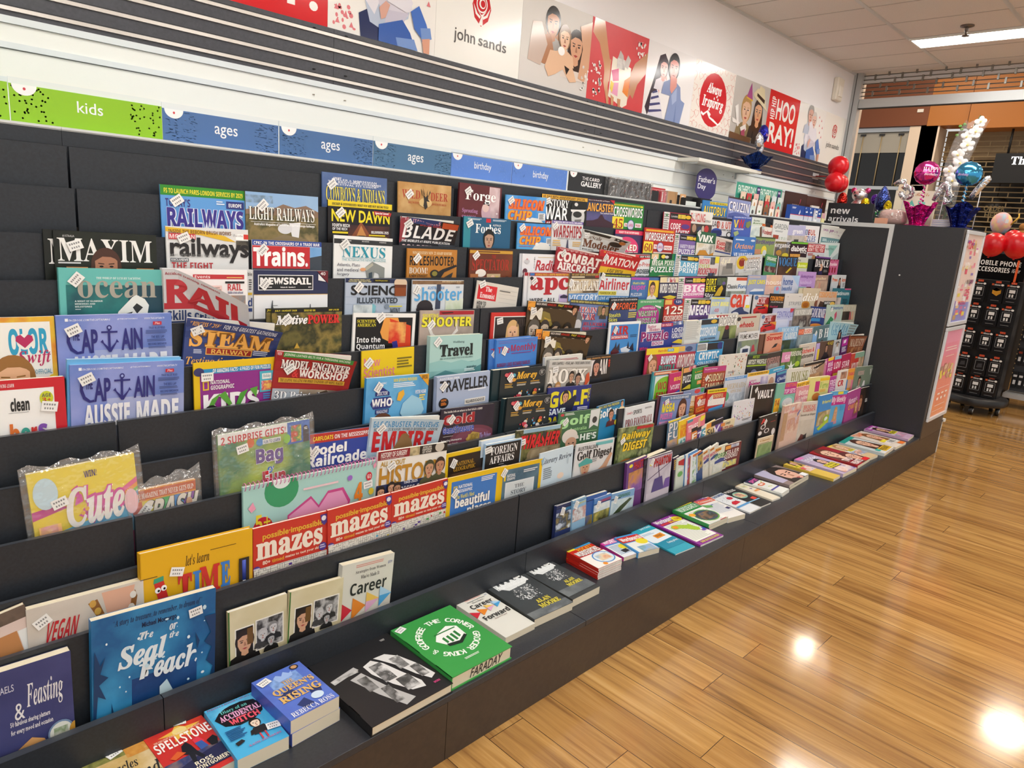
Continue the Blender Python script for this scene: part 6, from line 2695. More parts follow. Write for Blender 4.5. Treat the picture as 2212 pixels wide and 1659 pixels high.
@12|2.6756|1.451|.2049|.0285|.1097|.0991|.2342|.008|0.63|4a8ac8||puzzle_digest|book|blue and orange digest with spine turned out
r 0 0 20 260 dce4ea
n 20 30 100 240 4a8ac8,c85a3c,8a6ab0,e8e4e0 12
@12|2.7062|1.446|.2048|.0285|.1163|.0912|.2257|.008|0.63|c86a3c||puzzle_digest|book|orange and green digest in the lower puzzle row
r 0 0 20 260 dce0e4
n 20 20 100 240 c86a3c,6aa878,e0e4e4,8ab0d0 12
@12|2.7499|1.446|.2045|.0213|.196|.0518|.2245|.008|0.67|2c4a7c||puzzle_digest|book|navy digest in the lower puzzle row
r 0 0 20 260 a8c0d8
n 20 30 100 240 2c4a7c,c8a84a,1c2a4c 12
@12|2.8259|1.451|.2072|.0249|.1865|.0825|.2246|.009|0.66|d8d4c8||puzzle_digest|book|pale digest with pink letters and blue car, left of its twin
+simply c83a6c
@12|2.879|1.446|.2076|.0249|.202|.0806|.2328|.009|0.66|d8d4c8||puzzle_digest|book|pale digest with pink letters and blue car, right of its twin
+simply c84a6c
@12|2.9039|1.446|.1998|.0213|.006|.1244|.2234|.008|0.55|dcdcc4||puzzle_digest|book|pale green digest with green letters and red car
+simply 3a8a3c
@12|3.0121|1.446|.202|.0213|-.0309|.1619|.2124|.008|0.52|6a2428||puzzle_digest|book|maroon sudoku digest with white two line title and pink pages
r 4 6 36 26 e09a3a
n 36 4 84 22 3a4a8c,dfe4ea 20
t b 8 34 88 56 f0e8e4 KILLER
t b 2 58 80 82 f0e8e4 SUDOKU
n 0 96 80 130 d8d4c8,e0d86a,4a6ab0 20
@12|3.3901|1.456|.1999|.0285|-.0041|.204|.2966|.008|0.48|1a1618||magazine|magazine|black magazine with single red initial and rings of white circles
t b^ 10 14 36 40 d0302c A
e 24 58 14 13 d8d4d4
e 24 58 9 9 1a1618
e 46 84 14 13 d8d4d4
e 46 84 9 9 1a1618
e 10 88 10 11 d8d4d4
e 84 100 10 18 d8d4d4
l 86 12 96 16 1 c8c8c8
l 62 40 90 44 1 8a2c2c
S 34 34 45
@12|3.6426|1.451|.2019|.007|-.0235|.2149|.3173|.014|0.45|e0bca8|F|gift_bagged_magazine|magazine|peach bagged home magazine with a kraft bag, bulging over the lip
n 0 0 100 60 e07a68,eed8d0,d89a88,f0e4dc 10
p b88a54 0,40 24,40 24,200 0,200
t b 34 34 84 50 d8485c Home
p cfd8e4 40,20 60,14 52,40
n 30 80 96 160 d8a890,e8ccb8,c88a6c,d8c8dc 10
p 4a5aa8 80,60 94,40 98,46 84,80
@12|3.916|1.456|.214|.0285|-.0893|.3235|.2813|.008|0.40|cfc8bc||magazine|magazine|putty coloured house magazine with red serif title and kitchen table
t f 12 14 66 32 c8423a HOUSE
t f 12 32 66 44 c8423a GARDEN
t i 4 52 70 64 5a5248 Secrets at Hogar
n 0 80 100 160 d0c8bc,c0b8aa,dcd4c8 6
p 6a3a34 6,180 20,140 40,150 36,190
p 3a3230 30,150 44,140 44,190 34,190
@12|4.0967|1.451|.2018|.007|-.0264|.1848|.3145|.014|0.41|3c8ad0||magazine|magazine|blue women's magazine with green puzzle ring and yellow title
t b 20 44 92 70 e0dc3a friend
n 0 130 100 240 c8b48a,8a7a4c,d8c89c 10
e 74 200 26 34 8aa82c
e 74 200 13 18 d8e8e4
p a8c82c 10,260 90,200 96,230 30,280
@12|4.3058|1.456|.2109|.0142|-.0893|.2563|.2981|.012|0.37|5aa8d8||magazine|magazine|bright women's weekly with white and magenta title and woman
r 0 26 100 90 c02c88
t b 6 34 94 84 f4ecf2 My Weekly
r 36 4 70 22 e8d83a
f 42 140 34 c89a5c d8a888 c88a9c L
r 66 96 96 130 4a9ad0
r 8 200 40 250 3a8ac8
@12|4.5733|1.451|.2041|.0213|.0403|.2277|.2827|.01|0.41|a8488c||magazine|magazine|magenta gossip weekly with yellow caption box, by the end panel
t b 16 50 80 90 f0d4e8 Woman's
t b 20 96 80 130 e8a04a OWN
f 80 120 34 9a6a3c d8a488 8a3a6a L
r 14 220 84 300 e6dc2c
t b 18 228 80 292 3a3420 LIVING|LONGER
@12|4.7392|1.456|.2031|.0285|-.0306|.2324|.2741|.008|0.37|4a3428||magazine|magazine|dark magazine with large bearded man's face against the end panel
n 0 0 100 260 4a3428,2c2420,6a4a38 5
f 40 110 52 6a3a24 c08c70 2a2624
r 72 0 100 300 1a1818
l 76 90 96 120 3 d8d8d8
@12|3.3518|1.446|.2025|.0072|-.0367|.1751|.1864|.0048|0.48|dcc8a8|L|booklet|book|small leaning booklet with cream top and green landscape
t s^ 12 12 80 24 b8863a Classic
n 4 40 96 120 6a8a4c,8aa46a,4a6a3c 9
l 10 34 90 38 1 8a7a5c
@F|.3516|1.2581|-.0056|.1284|.1882|.02|1|d8c49c||novel|book|sunlit outback novel with gum tree, cut by the bottom edge
n 0 0 100 150 e0cfa8,c8a868,f0e4c8 4
n 0 0 60 30 6a6a34,8a8a4a,3a4020 20
n 60 8 100 40 d8a050,c88838,e8c888 14
t i 12 44 70 66 2a2a2c Miracles
t s 26 68 56 78 4a4438 ON THE
t i 40 70 96 100 2a2a2c Land
S 46 16 20
@F|.4763|1.2455|.0469|.1227|.1988|.022|1|c8302c||novel|book|red children's fantasy novel with white slanted title and running figures
n 0 0 100 50 b8242c,d8402c,8a1c28 4
p e8b84a 54,12 66,26 92,30 66,38 70,58 54,44 38,56 42,36 18,28 44,24
e 54 30 12 9 f0d88a
t f 8 34 90 39 f0dcc0 THE GREATEST MAGIC IS HIDDEN IN PLAIN SIGHT...
t b 4 40 98 66 f4f0ec SPELLSTONE
n 0 100 100 150 d8b06a,2c3a6c,c8a05a 4
p 26284c 0,126 50,112 100,104 100,150 0,150
p 1c1c24 40,72 50,66 54,80 56,98 62,120 56,122 50,106 46,124 40,124 42,100 34,92
p d83a4c 60,70 70,66 76,82 70,94 60,90
p 3a5aa0 60,80 72,80 76,100 62,102
p 1a1a20 78,86 92,80 96,90 90,106 80,104
p d8602c 14,90 30,80 40,92 20,98
t b 40 124 70 134 f4ead0 ROSS
t b 34 136 96 147 f4ead0 MONTGOMERY
S 62 10 -20
@F|.5845|1.2293|-.0279|.1147|.1875|.034|1|4ab0e0||novel|book|bright blue witch story paperback with black ink blot title
t f 4 2 90 7 a03a6c PERDITA & HONOR CARGILL
n 0 8 100 30 4ab0e0,6ac4ea,3a98cc 9
e 52 46 42 32 14141c
p 14141c 6,40 20,24 40,16 66,14 90,22 98,44 92,64 70,78 40,80 16,68
t f 22 22 74 34 6ac8c0 Diary of an
t f^ 14 36 94 54 e8a8d0 ACCIDENTAL
t b^ 26 56 84 74 e85a6c WITCH
f 64 92 13 1c1418 f0dcc8 1c1c22
p 1c1c22 54,104 76,104 82,124 50,124
p c83a4a 58,124 61,124 61,142 58,142
p c83a4a 68,124 71,124 71,142 68,142
p 1c1c24 12,124 26,120 30,128 14,134
l 8 84 44 116 7 14508a
t f 30 143 92 148 c84a7c KATIE SAUNDERS
S 88 120 -10
@F|.7088|1.2323|.0468|.1258|.1748|.034|2|4a62c0||novel|book|royal blue fantasy paperback with gold title and floral crown
n 0 0 100 150 4a64c4,5a78d0,3c50a8 4
n 20 20 80 50 2c3c84,8ab0e8,3a5ab0 12
p 26366c 20,70 40,60 50,74 44,88 26,84
p 26366c 70,80 90,90 86,104 66,98
p 26366c 30,110 50,100 58,124 38,128
p 9ab8ec 34,18 42,12 50,20 58,10 66,20 72,16 68,30 38,34
e 82 10 9 8 2a2a3a
e 82 10 6 5 c89a6c
t f 40 36 62 47 d8a860 THE
t f^ 12 50 94 70 d8b068 QUEEN'S
t f^ 12 74 94 94 d8b068 RISING
e 72 110 12 10 c8dcf0
t f 8 124 92 137 e8ecf4 REBECCA ROSS
l 8 140 92 143 1 c8d0ec
S 16 18 15
@F|.9215|1.143|.0141|.2443|.2837|.027|1|1d1d20|H|art_book|book|big black hardback with large cut-out numerals filled with photos
p b8b8b8 5,36 36,30 38,37 6,43
p b4b4b4 22,46 37,43 46,78 58,108 44,112 32,82
n 6 36 36 40 d8d8d8,8a8a8a,bbb 30
n 27 50 38 74 d8d8d8,3a3a3a,8a8a8a 30
n 38 76 48 104 b8b8b8,4a4a4a,888 30
p d8d8d8 44,36 56,32 64,44 70,66 78,92 76,102 62,98 52,78 44,52
n 48 40 62 72 e4e4e4,4a4a4a,9a9a9a 30
n 58 74 74 96 dadada,5a5a5a,2a2a2a 30
p d8d8d8 60,31 74,32 84,44 92,68 96,92 88,96 80,80 72,54 64,38
n 72 42 84 64 e0e0e0,6a6a6a,aaa 30
n 82 66 92 88 d0d0d0,444,999 30
t b 84 8 90 11 c8c8c8 SHIRE|HALL
t b 85 102 93 105 d84a8c WORK
@F|1.1515|1.1503|.0002|.2154|.2656|.038|1|3a9a48|G|cookbook|book|green cloth book with circular white lettering around a shop drawing
c 50 56 33 190 530 9 eef4ec KING & GODFREE THE CORNER GROCER
p eef2ee 30,56 40,44 62,36 74,44 72,66 56,76 40,74
p 2c7a3a 40,56 44,54 44,66 40,68
p 2c7a3a 47,55 51,54 51,68 47,69
p 2c7a3a 54,54 58,53 58,68 54,69
p 2c7a3a 61,52 65,51 65,64 61,66
p 1c2a20 38,68 56,72 70,64 72,68 56,78 38,74
r 36 44 70 46 2c7a3a
l 36 104 64 108 2 d8ecd8
S 10 8 20
@F|1.3537|1.2081|-.0073|.1213|.223|.02|1|dcdcd4||career_book|book|white career paperback lying flat with four coloured arrows
+career
@F|1.5009|1.21|-.0404|.1684|.2329|.027|1|3a3d3e||novel|book|charcoal burst-title paperback, left of two
+moore
@F|1.6643|1.2163|-.004|.1366|.2225|.027|1|3a3d3e||novel|book|charcoal burst-title paperback, right of two
+moore
@F|1.8608|1.2727|-.0537|.1251|.1591|.0085|5|c8281c||puzzle_book|book|red pocket word puzzle book with round picture
r 0 0 100 10 3a9ad0
r 0 2 30 14 e8d83a
t b 30 12 90 30 e8b02c POCKET
t b^:7a100c 6 28 96 54 f4f0ec WORDSEARCHES
r 0 58 100 150 f0ece4
e 66 88 36 32 4a8ac8
e 66 88 32 28 d8e4ec
n 44 72 88 104 8ab8d8,e8d0a8,c84a3a 14
e 40 118 8 7 e8922c
@F|2.0339|1.2961|-.141|.099|.1459|.015|1|d0389c||puzzle_book|book|pink and blue crossword paperback with yellow disc
t b^ 10 14 90 40 f4e4f0 WORDS
r 0 50 100 150 e4e8ec
r 0 44 100 52 4a9ad8
l 8 60 70 130 8 9ab0c8
e 70 80 26 20 e8d82c
p 2a2a2c 30,100 60,96 64,118 34,122
@F|2.1001|1.2729|-.2037|.1071|.1364|.022|1|4a9ad8||puzzle_book|book|blue and red word search paperback with landscape picture
r 0 10 100 50 c8281c
t b^ 6 16 96 44 f4f0ec Wordsearch
r 6 56 94 144 e4e8e4
e 76 62 24 20 e8d82c
n 26 90 90 130 6a9a4c,8ab0d8,c8b86a 8
@F|2.2459|1.2058|-.0801|.1225|.2272|.005|1|2ca4bc||puzzle_book|book|cyan fact puzzle book with white panel and orange tag
t b 40 6 92 18 e4f4f8 Just Facts
p dfeaf0 0,34 96,34 96,100 20,110 0,100
l 10 44 70 56 2 9ab8d0
p e8962c 40,64 84,60 84,84 40,86
l 46 68 78 80 2 7a4a14
p 1a8aa8 0,108 100,100 100,150 0,150
t b 44 116 94 130 dff0f4 Easy-print
@F|2.4088|1.185|-.0538|.1624|.243|.008|1|8a2c94||puzzle_book|book|purple word search book with green cartoon reptile in trainers
t b^:5a1464 4 4 80 22 f4ecf4 Wordsearch
r 10 24 60 32 c83a3c
t f 44 22 70 34 e8d83a Fun
r 6 36 94 134 eceee6
l 10 40 90 130 18 c8ccc0
e 80 24 16 13 e8d82c
t b 70 20 90 28 c8302c 130
p a8c83a 16,52 30,44 50,50 70,64 78,58 80,76 86,88 76,100 62,92 50,76 34,66 20,64
e 30 56 9 7 e8922c
p 7a4ab8 76,100 90,98 92,108 78,108
p 3a6ac8 88,90 96,96 94,104 86,100
t b 14 138 90 146 e8dc4a OVER 80 PUZZLES INSIDE
@F|2.5631|1.2452|-.0455|.1479|.1875|.013|2|2c8a44||puzzle_book|book|green word search paperback with oval train picture
r 0 0 100 6 e8c82c
t b 6 10 94 34 dfeee0 WORDSEARCH
r 4 42 100 150 eceee8
l 8 48 96 140 16 ccd0c8
e 54 84 44 34 6ab04a
e 54 84 40 30 3a4a5c
n 24 66 84 104 4a5a6a,8a6a4a,2a3438,6a8aa0 12
e 16 62 12 9 e8a82c
r 60 124 92 132 c83a3c
@F|2.6857|1.2269|-.1886|.112|.2059|.022|1|e8e6e2||puzzle_book|book|white jumbo puzzle paperback with violet and orange title
p d8604a 0,10 100,4 100,40 0,48
t b^ 8 2 80 18 6a3a9c JUMBO
t b 10 22 90 38 f0e4d8 Crosswords
l 6 60 94 140 14 c8d0dc
p 3a5ab0 10,70 50,64 52,68 12,74
p 6aa85c 0,52 40,70 30,86 0,80
p 3a3a6c 70,110 90,104 94,120 74,124
@F|2.8592|1.2262|-.0109|.1063|.2132|.007|1|dfe4e8||puzzle_book|book|pale crossword digest with small red cars on the cover
r 8 2 40 14 e0963a
t i 40 4 80 14 4a4a50 Simply
t b 6 18 94 34 2c4a8a CROSSWORD
d 8 44 94 110 30 3a4a6c,2c3a5c
p c8283a 20,110 40,96 70,100 76,120 24,124
e 70 70 18 12 c8384a
r 0 138 100 150 5a9ad0
@F|2.9543|1.2262|-.0596|.0986|.2017|.007|1|26282c||puzzle_book|book|black edged puzzle digest with oval mosaic picture
t b 10 10 90 28 e8e8e4 PUZZLES
e 50 74 40 34 8ab8a8
n 22 52 78 96 6aa89a,e0d8b0,c88a6a,4a7ab0 12
p d8483a 60,120 92,114 96,136 64,142
r 0 142 100 150 8ab8d8
@F|3.0697|1.2278|-.0901|.0716|.2098|.008|1|e4dcc8||puzzle_book|book|cream puzzle digest with orange corner and tiny star
n 0 0 60 24 e0a83a,e8d8b8 8
e 40 60 34 24 dfe4c8
n 16 46 66 74 8ab08a,e0c890,a8c8d8 12
s 60 100 14 5a4a9c
p e09a5a 40,134 100,124 100,150 40,150
@F|3.1725|1.2324|.0731|.0941|.1862|.01|2|e4e8e4||puzzle_book|book|white spot puzzle book with pink title and orange star burst
r 0 0 100 44 2a2c4c
t b^ 20 14 100 40 e06ab0 SPOT
p d8602c 10,70 30,62 50,66 70,62 76,76 66,88 40,90 18,86
p f0d8d0 24,70 62,68 60,82 28,82
p b8c83a 70,60 98,50 74,66
p b8c83a 40,110 70,120 68,124 38,114
r 0 140 100 150 4a4aa0
@F|3.3697|1.2518|.0362|.2448|.1804|.014|2|8a7a78||coffee_table_book|book|thick red spined magazine book with two women's portraits
r 0 0 40 60 b8b4d0
f 62 44 38 2a2220 e0b09c 3a3034 L
f 44 96 30 1c1416 c89878 d8a080 L
e 26 120 14 9 f0ece8
e 54 134 22 8 e8ece0
r 80 60 100 76 e8ecf0
@F|3.6255|1.1627|.0144|.0926|.2619|.014|1|d8b84a||weekly_magazine|magazine|women's weekly with yellow boxes, half tucked by the thick red spined book
f 60 30 30 2a1c18 e0b098 c8a84a L
r 0 56 60 80 e8dc3a
t b 6 60 56 76 4a3a1c JAIL
r 10 90 100 150 e0c0b8
r 10 92 50 120 d85a5a
n 40 100 96 140 8ab0c8,e8d8c8,c86a5c 14
@F|3.7788|1.1537|-.0292|.1798|.2635|.02|1|b8a8c8||weekly_magazine|magazine|purple edged weekly with big white title and yellow caption
r 0 0 40 14 e07ac0
t b^:3a2878 10 14 90 40 e8e4f4 Insider
f 56 60 22 1c1a1c e0b49c 4a3a3a L
r 20 78 84 104 e8dc2c
t b 24 81 80 90 3a3420 STRONG
t b 26 93 78 101 3a3420 ALL ALONE
n 20 108 96 144 d89078,e8d8d4,5a4aa0 14
@F|4.0163|1.1645|.0332|.2084|.2628|.018|1|a01f2a||weekly_magazine|magazine|red celebrity weekly with two large pale faces
f 40 40 36 6a3a2c e8c0a4 8a1c24 L
f 74 90 30 5a2c24 e0b49a 8a1c24 L
t b^ 10 80 50 100 f0dcd8 TWO
t b^ 8 104 60 122 f0dcd8 HEARTS
r 66 112 100 136 d8242c
t b 70 117 96 131 f0dcdc BONUS
r 20 134 44 146 e8e8e8
@F|4.1815|1.1691|-.0555|.127|.2414|.014|1|d0b890||weekly_magazine|magazine|pale gossip weekly with yellow block between red and teal ones
r 0 0 60 14 e8c85a
f 50 40 30 b88a54 e8c4a8 c8d8e4 L
r 30 80 84 98 e8dc4a
t b 34 83 80 95 4a4420 SECRET
n 0 104 100 146 d8c8b8,8aa8c8,c88a6a,eee 14
@F|4.3992|1.1531|.0571|.1983|.2538|.018|1|c8d0d0||weekly_magazine|magazine|teal topped weekly with smiling face and mustard caption
r 0 0 100 16 2a9a90
f 56 54 34 4a2c20 e0b498 d8d8d8 L
r 10 98 40 112 3ab0a8
r 30 100 96 124 e0b82c
t b 34 103 92 120 4a3a14 PREGNANT
l 20 128 90 146 4 4a4a4c
@F|4.607|1.15|-.0087|.1901|.2665|.016|1|d8cfc4||weekly_magazine|magazine|weekly with orange masthead and white caption blocks
t b^ 4 4 70 26 e8702c TAKE
f 60 50 30 8a5a34 e0b094 e8e0d8 L
r 20 84 60 98 e8dc3a
r 40 96 94 118 e8e8e4
t b 44 99 90 115 3a3a3a FAMILY
r 60 124 96 144 e8782c
@F|4.8732|1.1683|.0662|.1544|.262|.014|1|c8a8c4||weekly_magazine|magazine|weekly with violet masthead nearest the end panel
r 0 4 100 30 a82ca0
t b^ 10 8 90 26 f0d8ee Woman
f 50 54 30 3a2420 d8a88c d8c8d8 L
r 30 88 90 110 e8dc2c
t b 34 91 86 106 3a3420 GROOM
n 10 114 96 146 e0c0d0,c88aa8,8ab8c8 14
'''


# ---------------------------------------------------------------- printed matter
def art_lines(block):
    d, cur = {}, None
    for ln in block.split('\n'):
        if ln.startswith('%'):
            cur = ln[1:]
            d[cur] = []
        elif ln.strip():
            d[cur].append(ln)
    return d


TEMPL = art_lines(TPL)
PAPER = M('#e9e6de', .6)
PAGES = noise_mat(['#dcd8cc', '#efece2'], 40, .7, (1, 1, 60), key='pages')
CREAM = M('#e2d8bf', .7)
STICK = M('#eeeeec', .45)
STEP = .00013


class Cover:
    """Draws flat print on the front of a cover; u runs across, v down, both in hundredths of the width."""

    def __init__(s, mb, w, h, y, bend, fv=1.0):
        s.fv = fv
        s.mb, s.w, s.h, s.y, s.k, s.bend = mb, w, h, y, 0, bend

    def P(s, u, v):
        return s.fix((u / 100 - .5) * s.w, s.y - STEP * s.k, s.h - v / 100 * s.w)

    def fix(s, x, y, z):
        if s.bend:
            q = max(0.0, (x / s.w + .5) * .55 + (z / s.h - .64) * 1.25 - .2)
            y += s.bend * q * q * 2.4
            z += s.bend * q * q * .9
        return (x, y, z)

    def clip(s, u, v):
        return min(100, max(0, u)), min(s.h / s.w * 100, max(0, v))

    def poly(s, pts, mat):
        pts = [s.clip(*p) for p in pts]
        s.mb.face([s.P(*p) for p in pts], mat)

    def rect(s, u0, v0, u1, v1, mat):
        (u0, v0), (u1, v1) = s.clip(u0, v0), s.clip(u1, v1)
        if u1 - u0 < .01 or v1 - v0 < .01:
            return
        n = 10 if s.bend and (u1 - u0 > 15 or v1 - v0 > 15) else 1
        for i in range(n):
            for j in range(n):
                a, b = u0 + (u1 - u0) * i / n, u0 + (u1 - u0) * (i + 1) / n
                c, d = v0 + (v1 - v0) * j / n, v0 + (v1 - v0) * (j + 1) / n
                s.mb.face([s.P(a, d), s.P(b, d), s.P(b, c), s.P(a, c)], mat)

    def ell(s, u, v, ru, rv, mat, n=22):
        s.poly([(u + ru * math.cos(2 * PI * k / n), v - rv * math.sin(2 * PI * k / n)) for k in range(n)], mat)

    def text(s, st, u0, v0, u1, v1, col, txt, outline=None, heavy=False, shear=0):
        vm = s.h / s.w * 100
        if v1 > vm + 1:
            return
        f = st if st in 'bficms' else 's'
        off = .022 if heavy else 0.0
        if f == 's':
            off += .004
        small = (u1 - u0) / 100 * s.w / max(len(txt), 1) < .004
        for o, c, kk in (((off + .045, outline, 0),) if outline else ()) + ((off, col, 1),):
            s.k += 1
            g = .012 * (v1 - v0) if (outline and kk == 0) else 0
            s.mb.text(txt, f, ink(c), lambda a, b: s.P(a, b), (u0 - g, v1 + g, u1 + g, v0 - g), o, -shear, 1 if small else 3)

    def face(s, u, v, r, hair, skin, shirt='#333333', long=False):
        H, K = ink(hair), ink(skin)
        s.k += 1
        vm = s.h / s.w * 100
        if v + r < vm:
            s.poly([(u - r * 1.5, v + r * 2.2), (u - r * 1.25, v + r * 1.3), (u - r * .4, v + r * .95), (u + r * .4, v + r * .95), (u + r * 1.25, v + r * 1.3), (u + r * 1.5, v + r * 2.2)], ink(shirt))
        s.k += 1
        s.ell(u, v - r * .12, r * .84, r * 1.05, H)
        if long:
            s.k += 1
            s.poly([(u - r * .84, v - r * .1), (u - r * .5, v - r * .6), (u + r * .5, v - r * .6), (u + r * .84, v - r * .1), (u + r * 1.0, v + r * 1.5), (u + r * .5, v + r * 1.6), (u - r * .5, v + r * 1.6), (u - r * 1.0, v + r * 1.5)], H)
        s.k += 1
        s.poly([(u - r * .28, v + r * .5), (u + r * .28, v + r * .5), (u + r * .32, v + r * 1.15), (u, v + r * 1.3), (u - r * .32, v + r * 1.15)], K)
        s.k += 1
        s.poly([(u - r * .62, v - r * .45), (u, v - r * .72), (u + r * .62, v - r * .45), (u + r * .62, v + r * .2), (u + r * .42, v + r * .72), (u + r * .12, v + r * .98), (u - r * .12, v + r * .98), (u - r * .42, v + r * .72), (u - r * .62, v + r * .2)], K)
        s.k += 1
        D = ink('#2a1d1a')
        for e in (-1, 1):
            s.ell(u + e * r * .28, v - r * .02, r * .12, r * .06, D, 8)
            s.poly([(u + e * r * .12, v - r * .2), (u + e * r * .45, v - r * .24), (u + e * r * .45, v - r * .17), (u + e * r * .12, v - r * .14)], H)
        s.poly([(u - r * .04, v), (u + r * .04, v), (u + r * .14, v + r * .36), (u - r * .1, v + r * .36)], ink('#a8765c'))
        s.poly([(u - r * .24, v + r * .58), (u, v + r * .52), (u + r * .24, v + r * .58), (u, v + r * .7)], ink('#a8443f'))
        s.poly([(u - r * .7, v - r * .3), (u - r * .6, v - r * .85), (u, v - r * 1.12), (u + r * .6, v - r * .85), (u + r * .7, v - r * .3), (u + r * .4, v - r * .6), (u - r * .2, v - r * .62)], H)

    def star(s, u, v, r, mat):
        s.poly([(u + (r if k % 2 == 0 else r * .42) * math.sin(PI * k / 5), v - (r if k % 2 == 0 else r * .42) * math.cos(PI * k / 5)) for k in range(10)], mat)

    def maze(s, u0, v0, u1, v1):
        rr = random.Random(11)
        vm = s.h / s.w * 100
        v1 = min(v1, vm)
        K = ink('#2a2826')
        c = 3.1
        nu, nv = int((u1 - u0) / c), int((v1 - v0) / c)
        for i in range(nu):
            for j in range(nv):
                u, v = u0 + i * c, v0 + j * c
                if rr.random() < .6:
                    s.mb.face([s.P(u, v + .4), s.P(u + c, v + .4), s.P(u + c, v), s.P(u, v)], K)
                if rr.random() < .6:
                    s.mb.face([s.P(u, v + c), s.P(u + .4, v + c), s.P(u + .4, v), s.P(u, v)], K)
        s.k += 1
        for q in range(26):
            u, v = rr.uniform(u0 + 2, u1 - 6), rr.uniform(v0 + 2, max(v0 + 3, v1 - 5))
            s.rect(u, v, u + rr.uniform(2, 5), v + rr.uniform(2, 3.4), ink(rr.choice(['#e0c83a', '#4ab0d8', '#5a3a94', '#c83a3a', '#4a9a4c', '#5a3a94'])))

    def draw(s, lines, args=()):
        stick = []
        for ln in lines:
            if ln[0] == '+':
                p = ln[1:].split()
                stick += s.draw(TEMPL[p[0]], p[1:])
                continue
            op, rest = ln.split(' ', 1)
            if args:
                rest = rest.replace('COLOR', args[0])
            elif 'COLOR' in rest:
                rest = rest.replace('COLOR', '888')
            s.k += 1
            p = rest.split(' ')
            for j in {'r': (1, 3), 'n': (1, 3), 'l': (1, 3), 'd': (1, 3), 'z': (1, 3), 'e': (1, 3), 't': (2, 4), 'f': (1, 2), 's': (1,), 'h': (1,), 'S': (1,)}.get(op, ()):
                p[j] = float(p[j]) * s.fv
            if op == 'r':
                s.rect(*map(float, p[:4]), ink('#' + p[4]))
            elif op == 'e':
                s.ell(*map(float, p[:4]), ink('#' + p[4]))
            elif op == 'p':
                s.poly([(float(q.split(',')[0]), float(q.split(',')[1]) * s.fv) for q in p[1:]], ink('#' + p[0]))
            elif op == 'n':
                s.rect(*map(float, p[:4]), noise_mat(['#' + q for q in p[4].split(',')], float(p[5]) * 1.1 / s.w * .2))
            elif op == 's':
                s.star(*map(float, p[:3]), ink('#' + p[3]))
            elif op == 'h':
                u, v, r = map(float, p[:3])
                s.poly([(u, v + r), (u - r, v), (u - r * .9, v - r * .6), (u - r * .4, v - r * .8), (u, v - r * .35), (u + r * .4, v - r * .8), (u + r * .9, v - r * .6), (u + r, v)], ink('#' + p[3]))
            elif op == 'l':
                u0, v0, u1, v1 = map(float, p[:4])
                n = int(p[4])
                rr = random.Random(n + int(u0 * 7))
                for k in range(n):
                    a = (v1 - v0) / n
                    s.rect(u0, v0 + a * k, u0 + (u1 - u0) * rr.uniform(.72, 1), v0 + a * k + a * (.55 if n > 1 else 1), ink('#' + p[5]))
            elif op == 'd':
                u0, v0, u1, v1 = map(float, p[:4])
                rr = random.Random(int(p[4]))
                cs = p[5].split(',')
                for k in range(int(p[4])):
                    q = rr.uniform(.6, 1.9)
                    s.ell(rr.uniform(u0, u1), rr.uniform(v0, v1), q, q * rr.uniform(.6, 1.5), ink('#' + rr.choice(cs)), 7)
            elif op == 'f':
                s.face(float(p[0]), float(p[1]), float(p[2]), '#' + p[3], '#' + p[4], '#' + (p[5] if len(p) > 5 else '333'), 'L' in p[6:])
            elif op == 'R':      # lettering that reads upward
                u0, v0, u1, v1 = map(float, p[:4])
                s.mb.text(' '.join(p[5:]), 'b', ink('#' + p[4]), lambda a, b: s.P(u1 - b, v1 - a), (0, 0, v1 - v0, u1 - u0))
            elif op == 'z':
                s.maze(*map(float, p[:4]))
            elif op == 'c':      # lettering on a circle: centre, radius, first and last angle (clockwise from the top), height
                u, v, r, a0, a1, hh = map(float, p[:6])
                txt = ' '.join(p[7:])
                for k, ch in enumerate(txt):
                    if ch == ' ':
                        continue
                    t = math.radians(a0 + (a1 - a0) * k / (len(txt) - 1))
                    du, dv = math.cos(t), math.sin(t)
                    cw = hh * .8
                    s.mb.text(ch, 'b', ink('#' + p[6]), lambda a, b: s.P(u + math.sin(t) * (r + b) + du * a, v - math.cos(t) * (r + b) + dv * a), (-cw / 2, 0, cw / 2, hh))
            elif op == 't':
                st = p[0]
                out = None
                if ':' in st:
                    st, out = st.split(':')
                s.text(st[0], *map(float, p[1:5]), '#' + p[5], ' '.join(p[6:]), '#' + out if out else None, '^' in st, .22 if '/' in st else 0)
            elif op == 'S':
                stick.append(tuple(map(float, p[:3])))
        return stick


